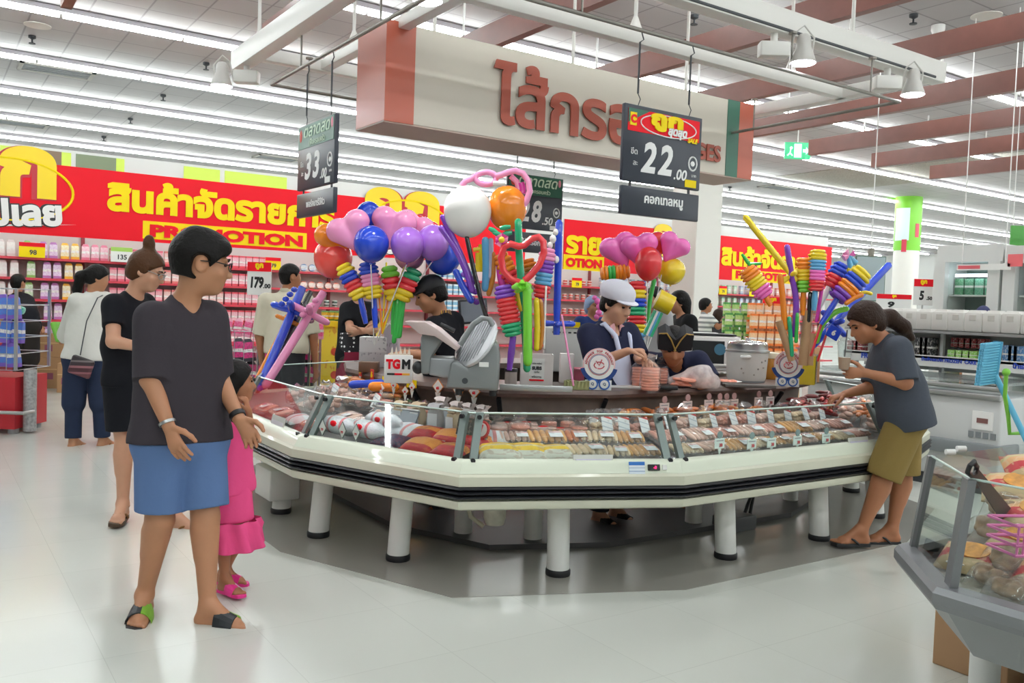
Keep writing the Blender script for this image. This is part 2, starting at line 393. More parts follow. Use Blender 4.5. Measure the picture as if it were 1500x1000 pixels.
def ceil_mat():
    m = mat('ceiling_tiles', '#e9e6e5', 0.6); nt = m.node_tree; b = nt.nodes['Principled BSDF']; N = nt.nodes.new; L = nt.links.new
    tc = N('ShaderNodeTexCoord'); br = N('ShaderNodeTexBrick'); br.offset = 0; br.inputs['Scale'].default_value = 1; br.inputs['Brick Width'].default_value = 0.6; br.inputs['Row Height'].default_value = 0.6; br.inputs['Mortar Size'].default_value = 0.012
    br.inputs['Color1'].default_value = lin('#a9a4a5'); br.inputs['Color2'].default_value = lin('#a39fa1'); br.inputs['Mortar'].default_value = lin('#837f80')
    L(tc.outputs['Object'], br.inputs['Vector']); L(br.outputs[0], b.inputs['Base Color']); return m
struct(MB().box((16, 15, 5.05), (60, 54, 0.1)).build('ceiling', ceil_mat()))
wm = mat('hall_wall', '#dcdcda', 0.6)
struct(MB().box((16, 42.05, 2.5), (60, 0.1, 5)).build('wall_far', wm)); struct(MB().box((16, -12.05, 2.5), (60, 0.1, 5)).build('wall_front', wm))
struct(MB().box((-14.05, 15, 2.5), (0.1, 54, 5)).build('wall_left', wm)); struct(MB().box((46.05, 15, 2.5), (0.1, 54, 5)).build('wall_right', wm))
WY = 14.75                                              # back panel of the shelving run under the red banners
bw = MB(); bw.box((9.0, WY + 0.05, 1.75), (22.4, 0.1, 3.5)); wb = struct(bw.build('wall_back', mat('header_white', '#e2e2e0', 0.5)))
lime = mat('lime_panel', '#d8f060', 0.5); olive = mat('olive_panel', '#7d8a6d', 0.5); brn = mat('brown_panel', '#86705c', 0.5)
t = MB()
for k, (a, b, mm) in enumerate(((0, 30, 0), (30, 45, 0), (45, 90, 1), (90, 104, 0), (111, 170, 2), (170, 182, 0), (269, 322, 0), (329, 420, 0))):
    p = onY(a, 225 + 0.1 * a, WY); q = onY(b, 225 + 0.1 * a, WY); t.cur = mm; t.box(((p.x + q.x) / 2, WY - 0.006, 3.33), (q.x - p.x, 0.012, 0.26))
struct(t.build('trim_1', [lime, brn, olive]))
# tube rows
tubem = mat('lit_tube', '#f8fffd', 0.5, emit=TUBE); batten = mat('tube_batten', '#d8d4dc', 0.4)
ROWS = [-6.5, -3.8, -1.05, 1.7, 4.45, 7.2, 9.97, 12.67, 15.44, 18.2, 21.0, 23.75, 26.5, 29.3, 32.0]
names = ['far behind the camera', 'second behind the camera', 'just behind the camera', 'over the near floor', 'over the near side of the sausage island', 'over the far side of the sausage island', 'interrupted by the brown beams above the sausage sign', 'across the upper left corner, behind the lamp track end', 'second from the top at the left edge', 'third from the top at the left edge', 'fourth from the top at the left edge', 'fifth from the top, just over the red banner', 'over the aisles behind the red banners', 'second beyond the red banners', 'last and farthest beyond the red banners']
for k, y in enumerate(ROWS):
    th = thing('fluorescent_light', 'white ceiling tube row, ' + names[k], 'light', (16, y, 4.9), 0, 'ceiling tube rows')
    a = MB(); n = 34
    for i in range(n):
        x0 = -22 + i * 1.5; a.box((x0 + 0.74, 0, 0.0), (1.46, 0.05, 0.045))
    a.build('tube', tubem, th); b = MB(); b.box((4.0, 0, 0.065), (51, 0.11, 0.06)); b.build('housing', batten, th)
# columns
th = thing('column', 'square white column behind the sausage sign', 'column', (13.35, 12.95, 0))
MB().box((0, 0, 2.5), (0.72, 0.72, 5), bev=0.02).build('shaft', mat('column_white', '#d9d6d0', 0.5), th); MB().box((0, -0.005, 0.1), (0.76, 0.77, 0.2)).build('plinth', GREY, th)
p = ond(1326, 400, 26); th = thing('column', 'round column with a bright green band below the ceiling', 'column', (p.x, p.y, 0))
g = mat('lime_green', '#79c72b', 0.4)
MB().lathe([(0.36, 0), (0.36, 3.42)], 28).build('shaft', mat('column_cream', '#f1eee8', 0.4), th, 40)
MB().lathe([(0.375, 3.42), (0.375, 5.0)], 28).build('green_band', g, th, 40)
fa = math.atan2(-p.y, -p.x)                              # side of the column that faces the shop floor
def on_col(w, h, z, off, r=0.385):
    m = MB(); seg = 6; R = []
    for i in range(seg + 1):
        a = fa + off + (i / seg - 0.5) * w / r; R.append([(r * math.cos(a), r * math.sin(a), z - h / 2), (r * math.cos(a), r * math.sin(a), z + h / 2), ((r - .02) * math.cos(a), (r - .02) * math.sin(a), z + h / 2), ((r - .02) * math.cos(a), (r - .02) * math.sin(a), z - h / 2)])
    return m.loft(R)
on_col(0.44, 0.95, 4.18, -0.45).build('notice_board', mat('pale_blue', '#dfeef0', 0.4), th, 40); on_col(0.14, 0.36, 3.55, -0.2, 0.387).build('red_sign', mat('plaque_red', '#c93a50', 0.4), th, 40); on_col(0.13, 0.4, 4.0, 0.75, 0.387).build('red_sign', mat('plaque_red'), th, 40)
# brown hanging beams
bm = mat('brown_beam', '#6f443b', 0.45, noise=0.08, nscale=6)
bl = ['leftmost brown beam, only its end showing at the top left', 'brown beam passing behind the white lamp track at the top', 'brown beam rising behind the Thai letters of the sausage sign', 'brown beam right of the sausage price sign, running to the top edge', 'brown beam crossing the right end of the sausage sign', 'brown beam just right of the lamp track end', 'brown beam whose end hides half of the green exit sign', 'second brown beam from the right, ending over the green column', 'shortest brown beam at the right, nearest the green column']
for k, x in enumerate((1.2, 3.22, 5.17, 7.15, 8.99, 10.93, 12.86, 14.7, 16.65)):
    th = thing('ceiling_beam', bl[k] , 'beam', (x, 4.4, 4.2), 0, 'hanging brown beams')
    MB().box((0, 0, 0.13), (0.1, 10.9, 0.26)).build('plank', bm, th)
    r = MB()
    for y in (-3.2, -0.6, 2.0, 4.4): r.cyl((0, y, 0.26), (0, y, 0.8), 0.014, 8)
    r.build('hanger', WHITE, th, True)
# exit sign, vents, ceiling fittings
ex = mat('exit_green', '#12a36a', 0.4, emit=0.5); p = ond(1168, 221, 17)
th = thing('exit_sign', 'green running-man exit sign behind the brown beam end', 'sign', T=frame_T(p, (cr.x, cr.y, 0), (0, 0, 1)))
MB().box((0, 0, 0), (0.5, 0.06, 0.0) if 0 else (0.5, 0.32, 0.05)).build('panel', ex, th); xm = mat('exit_white', '#c9fff0', 0.4, emit=0.8)
m = MB(); m.box((-0.0, 0.0, 0.03), (0.14, 0.26, 0.012)); m.prism([(0.1 + 0.0, -0.03), (0.16, -0.03), (0.16, -0.07), (0.22, 0), (0.16, 0.07), (0.16, 0.03), (0.1, 0.03)], 0.024, 0.036); m.build('symbol', xm, th)
m = MB(); m.ball((-0.13, 0.05, 0.03), (0.03, 0.03, 0.008), 10); m.tube([(-0.14, 0.02, 0.03), (-0.15, -0.05, 0.03), (-0.2, -0.1, 0.03)], 0.014, 6); m.tube([(-0.15, -0.05, 0.03), (-0.1, -0.1, 0.03)], 0.014, 6); m.build('runner', xm, th)
MB().cyl((0, 0.16, 0), (0, 0.9, 0), 0.012, 8).build('hanger', WHITE, th)
vm = mat('vent_dark', '#4a4038', 0.6)
for k, (x, y, lab) in enumerate(((83, 104, 'grey slatted ceiling vent under the second tube row'), (28, 181, 'grey slatted ceiling vent at the left edge, lower of the two'), (1140, 275, 'ceiling vent behind the right end of the sausage sign'), (405, 232, 'ceiling vent half hidden left of the price sign 33'))):
    p = onz(x, y, 4.985); th = thing('ceiling_vent', lab, 'vent', p, 0, 'ceiling vents')
    m = MB(); [m.box(c, d) for c, d in (((0, .27, 0), (1.1, .06, .03)), ((0, -.27, 0), (1.1, .06, .03)), ((.52, 0, 0), (.06, .6, .03)), ((-.52, 0, 0), (.06, .6, .03)))]; m.build('frame', mat('vent_grey', '#a9a59f', 0.5), th)
    m = MB(); [m.box((0, -.2 + .1 * i, 0.004), (1.0, .035, .02), T=None) for i in range(5)]; m.build('slat', GREY, th); MB().box((0, 0, 0.012), (1.0, .5, .004)).build('opening', vm, th)
sp = [(47, 58), (239, 143), (191, 177), (302, 97), (843, 36), (1017, 29), (1081, 97), (1338, 28), (1069, 276), (1126, 303), (152, 203), (123, 226)]
for k, (x, y) in enumerate(sp):
    p = onz(x, y, 4.94); th = thing('sprinkler', 'small ceiling sprinkler head', 'sprinkler', p, 0, 'ceiling sprinklers')
    m = MB(); m.lathe([(0.012, -0.05), (0.012, 0.0), (0.05, 0.02), (0.05, 0.055)], 10); m.lathe([(0.045, -0.06), (0.045, -0.05)], 10); m.build('head', DARK, th, True)
for (x, y, lab) in ((55, 38, 'round white speaker grille in the ceiling at the upper left'), (1445, 24, 'round white speaker grille in the ceiling at the upper right')):
    p = onz(x, y, 4.985); tag(MB().lathe([(0.17, 0.0), (0.17, 0.012), (0.15, 0.015)], 24, c=tuple(p)).build('ceiling_speaker', mat('speaker_grille', '#cfcac5', 0.6), None, True), lab, 'speaker')
p = onz(1374, 44, 4.94); th = thing('smoke_detector', 'white smoke detector on the ceiling, upper right', 'detector', p); MB().lathe([(0.06, -0.05), (0.08, 0.0), (0.08, 0.055)], 16).build('body', WHITE, th, True); MB().lathe([(0.062, -0.03), (0.07, -0.02)], 16).build('slot', DARK, th)
om = mat('open_grille', '#8f8a80', 0.7, noise=0.3, nscale=40)
for (P, lab) in ((((1140, 258), (1190, 254), (1350, 260), (1245, 277)), 'beige open grille in the ceiling right of the exit sign'), (((1290, 246), (1500, 222), (1500, 240), (1360, 262)), 'beige open grille in the ceiling above the shortest beam')):
    q = [onz(x, y, 4.99) for x, y in P]; x0 = min(v.x for v in q); x1 = max(v.x for v in q); y0 = min(v.y for v in q); y1 = max(v.y for v in q)
    x1 = min(x1, x0 + 8)
    tag(MB().box(((x0 + x1) / 2, (y0 + y1) / 2, 4.993), (x1 - x0, min(y1 - y0, 3.5), 0.012)).build('ceiling_grille', om), lab, 'grille')
# ------------------------------------------------------------------ lamp track, pipes and spots over the island
fr = mat('track_white', '#e4e2de', 0.4)
tr = thing('lamp_track', 'white hanging lamp track frame above the island, with rods to the ceiling', 'light track', (2.2, 3.97, 3.3))
def bar(name, a, b, w=0.12, h=0.16, m=fr, par=tr, off=(2.2, 3.97, 3.3)):
    a = Vector(a) - Vector(off); b = Vector(b) - Vector(off); d = (b - a); c = (a + b) / 2
    return MB().box((0, 0, 0), (d.length, w, h), bev=0.008).build(name, m, par, 40, T=Matrix.Translation(c) @ rotz(math.atan2(d.y, d.x)))
bar('beam', (2.2, 7.45, 3.36), (2.2, 1.8, 3.36)); bar('beam', (2.26, 3.97, 3.38), (6.75, 3.97, 3.38))
bar('beam', (2.78, 7.0, 3.34), (2.78, 2.6, 3.34), 0.09, 0.08); bar('beam', (2.26, 4.75, 3.34), (6.6, 4.75, 3.34), 0.09, 0.1); bar('beam', (6.6, 4.0, 3.34), (6.6, 7.2, 3.34), 0.12, 0.1); bar('beam', (2.26, 7.0, 3.34), (6.6, 7.0, 3.34), 0.09, 0.1)
bar('slot', (2.262, 7.4, 3.30), (2.262, 1.8, 3.30), 0.012, 0.02, DARK); bar('slot', (2.3, 3.908, 3.32), (6.6, 3.908, 3.32), 0.012, 0.02, DARK)
for (x, y) in ((2.2, 6.9), (2.2, 5.0), (2.78, 6.4), (2.78, 4.75), (3.6, 3.97), (5.6, 3.97), (4.2, 4.75), (5.9, 4.75)):
    m = MB(); m.cyl((x - 2.2, y - 3.97, 0.1), (x - 2.2, y - 3.97, 1.69), 0.014, 8); m.lathe([(0.05, 0.1), (0.016, 0.19)], 8, c=(x - 2.2, y - 3.97, 0)); m.build('rod', fr, tr, True)
rl = thing('hanging_rail', 'thin grey pipe rail hung under the lamp track, carrying the price signs', 'rail', (2.25, 3.9, 3.05)); pm = mat('pipe_grey', '#85817b', 0.35, 0.5)
for a, b in (((0, -2.2, 0), (0, 2.83, 0)), ((0, 0, 0), (3.87, 0, 0)), ((0, 2.83, 0), (3.87, 2.83, 0)), ((3.87, 0, 0), (3.87, 2.83, 0))): MB().cyl(a, b, 0.013, 8).build('pipe', pm, rl, True)
for (x, y) in ((0, 2.2), (0, 0.9), (0.8, 0), (2.6, 0), (3.5, 0), (0.3, 2.83), (3.87, 1.4)): m = MB(); m.cyl((x, y, 0), (x, y, 0.25), 0.007, 6); m.lathe([(0.03, 0.25), (0.03, 0.262)], 8, c=(x, y, 0)); m.build('pipe_hanger', pm, rl)
lens = mat('spot_lens', '#f6f0ff', 0.3, emit=18); bell = mat('spot_bell', '#c9c6c2', 0.35)
for k, (x, y, dx, dy, lab) in enumerate(((2.2, 7.2, -0.83, 0.56, 'white spotlight at the far end of the left track bar, left of the sausage sign'), (2.2, 4.55, 0.83, -0.56, 'white spotlight above the orange end of the sausage sign'), (4.75, 3.97, 0.83, -0.56, 'white spotlight on the near track bar, left of the pair at the right'), (6.05, 3.97, 0.83, -0.56, 'white spotlight at the right end of the near track bar'))):
    th = thing('spotlight', lab, 'spotlight', (x, y, 3.28), 0, 'track spotlights'); a = math.atan2(dy, dx)
    MB().box((0, 0, -0.09), (0.2, 0.1, 0.1), T=rotz(a), bev=0.012).build('driver_box', fr, th, 40); MB().cyl((0, 0, -0.04), (0, 0, 0.02), 0.025, 10).build('mount', fr, th, True)
    hx, hy = 0.2 * math.cos(a), 0.2 * math.sin(a)
    m = MB(); m.lathe([(0.03, 0.12), (0.045, 0.1), (0.05, 0.04), (0.085, -0.06), (0.088, -0.07), (0.08, -0.07)], 20, T=TR(hx, hy, -0.1)); m.build('lamp_head', bell, th, True)
    MB().lathe([(0.084, -0.0705), (0.07, -0.078), (0.0, -0.082)], 20, T=TR(hx, hy, -0.1)).build('lens', lens, th)
    m = MB(); m.tube([(hx * 0.55, hy * 0.55, -0.09), (hx * 0.7, hy * 0.7, 0.03), (hx, hy, 0.08), (hx * 1.35, hy * 1.35, 0.0), (hx * 1.3, hy * 1.3, -0.1)], 0.006, 6); m.build('yoke', bell, th, True)
    lt = bpy.data.lights.new('spot', 'SPOT'); lt.energy = SPOT * 4; lt.spot_size = math.radians(95); lt.spot_blend = 0.8; lt.shadow_soft_size = 0.08; lo = bpy.data.objects.new('spot_lamp', lt); COL.objects.link(lo); lo.parent = th; lo.location = (hx, hy, -0.19)
# ------------------------------------------------------------------ the big sausage sign
SY = 5.55; a = onY(562, 176, SY); b = onY(1100, 262, SY); tp = onY(606, 38, SY); zb = (a.z + b.z) / 2; zt = tp.z; x0, x1 = a.x, b.x; D = 0.46
sg = thing('hanging_sign', 'large white box sign with brown Thai word for sausages and orange ends', 'sign', (x0, SY, zb)); Wd = x1 - x0; Hh = zt - zb
ivory = mat('sign_ivory', '#cac3b6', 0.35); terr = mat('sign_orange', '#b25a45', 0.3); grn = mat('sign_green', '#2d6350', 0.35); brs = mat('sign_letters', '#9c4632', 0.4)
xs = onY(605, 182, SY).x - x0; xg = onY(1062, 250, SY).x - x0; xr = onY(1079, 255, SY).x - x0
MB().box((Wd / 2, D / 2, Hh / 2), (Wd - 0.02, D, Hh)).build('box', ivory, sg)
MB().box((xs / 2, D / 2, Hh / 2), (xs, D + 0.012, Hh + 0.01)).build('end_panel', terr, sg); MB().box(((xr + Wd) / 2, D / 2, Hh / 2), (Wd - xr, D + 0.012, Hh + 0.01)).build('end_panel', terr, sg)
MB().box(((xg + xr) / 2, D / 2, Hh / 2), (xr - xg, D + 0.01, Hh + 0.008)).build('green_stripe', grn, sg); MB().box((Wd / 2, D / 2, -0.008), (Wd, D, 0.012)).build('underside', mat('sign_under', '#b9a498', 0.5), sg)
ta = onY(720, 140, SY); tb = onY(968, 200, SY); zc = (onY(738, 90, SY).z + onY(738, 182, SY).z) / 2
m = MB(); text_into(m, 'ไส้กรอก', w=tb.x - ta.x, h=(onY(738, 88, SY).z - onY(738, 183, SY).z), T=Matrix.Translation(((ta.x + tb.x) / 2 - x0, -0.014, zc - zb)) @ Matrix.Rotation(PI / 2, 4, 'X'), bold=0.028, depth=0.012); m.build('lettering', brs, sg)
ta = onY(944, 205, SY); tb = onY(1053, 230, SY); m = MB(); text_into(m, 'SAUSAGES', w=tb.x - ta.x, T=Matrix.Translation(((ta.x + tb.x) / 2 - x0, -0.014, onY(1038, 224, SY).z - zb)) @ Matrix.Rotation(PI / 2, 4, 'X'), bold=0.03, depth=0.012); m.build('lettering', brs, sg)
[MB().cyl((x, D / 2, Hh), (x, D / 2, 5 - zb), 0.014, 8).build('rod', fr, sg, True) for x in (0.5, 1.8, 3.1)]
# ------------------------------------------------------------------ hanging price signs
NAVY = mat('sign_navy', '#232936', 0.35); INK = mat('chalk_white', '#eeeeee', 0.5); SGR = mat('sign_dkgreen', '#165c46', 0.4)
def price_sign(label, T, W, H, style, big, cents, low, chain):
    """T: lower-left corner, x along the board, y up, z towards the viewer"""
    th = thing('price_sign', label, 'price sign', T=T, group='hanging price signs'); t = 0.03; y1 = H * 0.30; y2 = H * 0.735
    MB().box((W / 2, (y1 + H) / 2, 0), (W, H - y1, t), bev=0.006).build('board', NAVY, th, 40); MB().box((W / 2, y1 * 0.43, 0), (W, y1 * 0.86, t), bev=0.006).build('name_board', NAVY, th, 40)
    z = t / 2
    if style == 'red':
        m = MB(); m.cur = 0; m.box((W / 2, (y2 + H) / 2 - 0.005, z), (W * 0.92, H - y2 - 0.04, 0.006)); m.cur = 1; m.prism([(W * .04, H - .025), (W * .3, H - .025), (W * .04, y2 + .06)], z + .003, z + .005); m.cur = 2; m.box((W * .1, (y2 + H) / 2, z + .005), (W * .08, .075, .004)); m.build('header', [REDP, SGR, YEL], th)
        m = MB(); m.tube([(W * .55 + W * .36 * math.cos(a * PI / 16), (y2 + H) / 2 - .01 + .062 * math.sin(a * PI / 16), z + .006) for a in range(32)], 0.004, 5, closed=True); text_into(m, 'สุดสุด', w=W * .25, T=TR(W * .66, y2 + .04, z + .008), bold=.05, shear=.2, depth=.003); m.build('header_lettering', INK, th)
        m = MB(); text_into(m, 'ถูก', w=W * .42, h=.105, T=TR(W * .52, (y2 + H) / 2 + .005, z + .005), bold=.06, depth=.006); text_into(m, 'SALE', w=W * .14, T=TR(W * .87, y2 + .018, z + .005), bold=.05, shear=.3); m.build('header_lettering', YEL, th)
        m = MB(); m.box((W * .87, y1 + .035, z), (W * .15, .045, .006)); m.build('sticker', YEL, th)
        m = MB(); text_into(m, 'C', h=.05, T=TR(W * .1, (y2 + H) / 2, z + .008), bold=.06); m.build('header_emblem', REDP, th)
    else:
        m = MB(); m.cur = 0; m.box((W / 2, (y2 + H) / 2, z), (W * .95, H - y2 - .012, .006)); m.cur = 1; m.ball((W * .09, H - .07, z), (.028, .05, .008), 10); m.cur = 2; m.ball((W * .93, H - .05, z), (.02, .04, .008), 10); m.build('header', [SGR, mat('veg_red', '#c8402f'), mat('veg_pink', '#e08aa0')], th)
        m = MB(); text_into(m, 'ตลาดสด', w=W * .7, h=(H - y2) * .42, T=TR(W * .54, y2 + (H - y2) * .66, z + .004), bold=.015, shear=.25); text_into(m, 'เพื่อครอบครัว', w=W * .42, T=TR(W * .55, y2 + (H - y2) * .24, z + .004), bold=.01); m.build('header_lettering', mat('chalk_green', '#cfe6d0'), th)
        m = MB(); m.box((W * .84, y1 + .03, z), (W * .13, .04, .006)); m.build('sticker', WHITE, th)
    yc = (y1 + y2) / 2; hh = (y2 - y1) * .66
    m = MB(); text_into(m, big, w=W * (.19 * len(big) + .02), h=hh, T=TR(W * (.42 if len(big) > 1 else .5), yc + .015, z), bold=.035, shear=.18, space=1.25); text_into(m, cents, h=hh * .36, T=TR(W * .73, yc - hh * .32, z), bold=.02, shear=.2); m.build('price', INK, th)
    
    for s_, w_, x_, y_ in (('ขีด', .08, .13, .04), ('ละ', .055, .15, -.03)): m = MB(); text_into(m, s_, w=W * w_, T=TR(W * x_, yc + y_, z)); m.build('unit', INK, th)
    m = MB(); cx, cy, r = W * .89, yc + .02, W * .055; m.tube([(cx + r * math.cos(a * PI / 8), cy + r * 1.2 * math.sin(a * PI / 8), z) for a in range(16)], .006, 5, closed=True); m.ball((cx, cy, z), (r * .55, r * .5, .004), 8); text_into(m, 'บาท', w=W * .06, T=TR(W * .91, y1 + .085, z)); m.build('emblem', INK, th)
    m = MB(); text_into(m, low, w=W * .5, T=TR(W * .53, y1 * .46, z), bold=.03); m.build('product_name', INK, th)
    [MB().box((W * x, y1 * .93, -.004), (.012, y1 * .16, .01)).build('link', DARK, th) for x in (.12, .88)]
    for x in (.17, .83):
        m = MB(); n = int(chain / .03)
        m.tube([(W * x, H - .01, 0), (W * x + .02, H + .04, 0), (W * x, H + .07, 0)], .003, 5); m.cyl((W * x, H + .07, 0), (W * x, H + chain - .07, 0), .006, 6); m.tube([(W * x, H + chain - .07, 0), (W * x + .028, H + chain - .05, 0), (W * x, H + chain + .012, 0)], .004, 5); m.build('chain', DARK, th, True)
a = onY(907, 312, 3.9); b = onY(1020, 325, 3.9); tz = onY(912, 150, 3.9).z
price_sign('dark price sign reading 22.00 under a red header', frame_T((a.x, 3.9, a.z), (1, 0, 0), (0, 0, 1)), b.x - a.x, tz - a.z, 'red', '22', '.00', 'คอกเทลหมู', 3.05 - tz)
a = onX(437, 320, 2.25); b = onX(491, 308, 2.25); tz = onX(435, 190, 2.25).z
price_sign('dark price sign reading 33.00 under a green header, left of the sausage sign', frame_T((2.25, a.y, a.z), (0, -1, 0), (0, 0, 1)), a.y - b.y, tz - a.z, 'green', '33', '.00', 'พอร์คบาร์บีคิว', 3.05 - tz)
b = onY(824, 263, 6.73)
price_sign('dark price sign ending in 8.50, half hidden behind the balloons', frame_T((b.x - .64, 6.73, b.z - .72), (1, 0, 0), (0, 0, 1)), .64, .72, 'green', '28', '.50', 'ไส้กรอกรวม', 3.05 - b.z)
p = ond(1482, 365, 11); th = thing('hanging_sign', 'plain green hanging sign at the right edge', 'sign', T=frame_T(p, (cr.x, cr.y, 0), (0, 0, 1)))
MB().box((0.25, 0.05, 0), (0.56, 0.5, .03), bev=.01).build('panel', mat('sign_leaf', '#4f9a43', .4), th, 40); m = MB(); [m.cyl((x, .3, 0), (x, 5 - p.z, 0), .006, 6) for x in (0, .3)]; m.build('cable', WHITE, th)
# ------------------------------------------------------------------ red promotion banners
BY = WY - 0.02; btop, bbot = 3.26, 2.12
def btxt(s, xa, ya, xb, yb, hh, par, ox, m, bold=.05, shear=.0, dz=.006, name='lettering'):
    a = onY(xa, ya, BY); b = onY(xb, yb, BY); k = MB(); text_into(k, s, w=b.x - a.x, h=hh, T=Matrix.Translation(((a.x + b.x) / 2 - ox, -dz - .012, (a.z + b.z) / 2)) @ Matrix.Rotation(PI / 2, 4, 'X'), bold=bold, shear=shear, depth=.004); return k.build(name, m, par)
def plate(xa, xb, z0, z1, ox, par, m, dz=.004, name='plate'):
    return MB().box(((xa + xb) / 2 - ox, -dz, (z0 + z1) / 2), (xb - xa, .008, z1 - z0)).build(name, m, par)
def banner(label, xl, xr): 
    th = thing('promotion_banner', label, 'banner', (xl, BY, 0), 0, 'red promotion banners'); MB().box(((xr - xl) / 2, .005, (btop + bbot) / 2), (xr - xl, .02, btop - bbot)).build('panel', REDP, th); return th
def logo(par, ox, cx, k=1.0, full=True):
    m = MB(); m.tube([(cx + .85 * k * math.cos(a * PI / 24) - ox, -.012, btop - .42 + .45 * k * math.sin(a * PI / 24)) for a in range(48)], .02, 6, closed=True); m.build('logo_ring', YEL, par, True)
    for (bo, mm, dz, nm) in ((.085, mat('logo_red', '#b3122a', .4), .01, 'logo_outline'), (.05, mat('logo_yellow', '#f6d411', .4), .016, 'logo_lettering')):
        q = MB(); text_into(q, 'ถูก', w=1.55 * k, h=1.05 * k, T=Matrix.Translation((cx - ox - .15 * k, -dz, btop - .3)) @ Matrix.Rotation(PI / 2, 4, 'X'), bold=bo, depth=.006); q.build(nm, mm, par)
    for (bo, mm, dz) in ((.1, BLACK, .022), (.05, WHITE, .03)):
        q = MB(); text_into(q, 'ช้อปเลย', w=1.5 * k, T=Matrix.Translation((cx - ox - .05 * k, -dz, btop - .74)) @ Matrix.Rotation(PI / 2, 4, 'X') @ Matrix.Rotation(math.radians(4), 4, 'Z'), bold=bo, depth=.006); q.build('logo_slogan', mm, par)
    q = MB(); q.prism([(cx - ox - .8 * k, -.0), (cx - ox + .9 * k, .17), (cx - ox - .8 * k, .05)], .0, .006, T=Matrix.Translation((0, -.012, btop - 1.04)) @ Matrix.Rotation(PI / 2, 4, 'X')); q.build('logo_stroke', WHITE, par)
xl = -2.2; xr = onY(770, 340, BY).x; th = banner('longest red promotion banner with yellow Thai letters, at the left', xl, xr)
logo(th, xl, onY(12, 270, BY).x); logo(th, xl, onY(600, 320, BY).x)
btxt('สินค้าจัดรายการ', 157, 272, 490, 325, .52, th, xl, YEL)
plate(onY(209, 340, BY).x, onY(449, 350, BY).x, onY(209, 349, BY).z, onY(209, 323, BY).z, xl, th, YEL); btxt('PROMOTION', 219, 337, 443, 354, .2, th, xl, REDP, bold=.06)
xl = onY(826, 360, BY).x; xr = onY(1032, 370, BY).x; th = banner('short red promotion banner left of the square column', xl, xr)
btxt('รายการ', 828, 357, 930, 366, .4, th, xl, YEL); plate(xl, onY(884, 395, BY).x, onY(850, 398, BY).z, onY(850, 374, BY).z, xl, th, YEL); btxt('OTION', 828, 383, 881, 388, .2, th, xl, REDP, bold=.06); logo(th, xl, onY(990, 375, BY).x, .8)
xl = onY(1048, 370, BY).x; xr = onY(1218, 380, BY).x; th = banner('red promotion banner right of the square column, behind the yellow balloon sword', xl, xr)
btxt('สินค้าจัดราย', 1056, 374, 1178, 382, .52, th, xl, YEL); plate(onY(1072, 400, BY).x, onY(1170, 404, BY).x, onY(1072, 411, BY).z, onY(1072, 394, BY).z, xl, th, YEL); btxt('PROMOTION', 1077, 402, 1166, 408, .2, th, xl, REDP, bold=.06)
# ------------------------------------------------------------------ people
SKIN = mat('skin_tan', '#b5805f', 0.5, sss=0.08, noise=0.06, nscale=7); SKIN2 = mat('skin_light', '#c8967a', 0.5, sss=0.08, noise=0.05, nscale=7)
SKIN3 = mat('skin_warm', '#a9704f', 0.5, sss=0.08, noise=0.06, nscale=7)
HAIR = mat('black_hair', '#0d0a09', 0.5, spec=.2, bump=0.6, bscale=55); HAIRB = mat('brown_hair', '#2c1a10', 0.5, spec=.2, bump=0.6, bscale=55)
EYE = mat('dark_eye', '#120d0a', 0.2); LIP = mat('lip', '#a2594c', 0.45)
def cloth(name, col='#888888', rough=0.8, **k): return mat(name, col, rough, bump=k.pop('bump', 0.55), bscale=k.pop('bscale', 11), spec=0.2, **k)
STD = dict(hd=(0, .02, 1.585), nk=(0, -.015, 1.43), sR=(.165, -.015, 1.385), sL=(-.165, -.015, 1.385), eR=(.215, -.04, 1.11), eL=(-.215, -.04, 1.11), wR=(.235, .03, .87), wL=(-.235, .03, .87),
           ws=(0, 0, 1.06), hR=(.088, 0, .90), hL=(-.088, 0, .90), kR=(.095, .012, .48), kL=(-.095, .012, .48), aR=(.1, -.02, .085), aL=(-.1, -.02, .085))
def nrm(v): v = np.array(v, float); return v / max(np.linalg.norm(v), 1e-9)
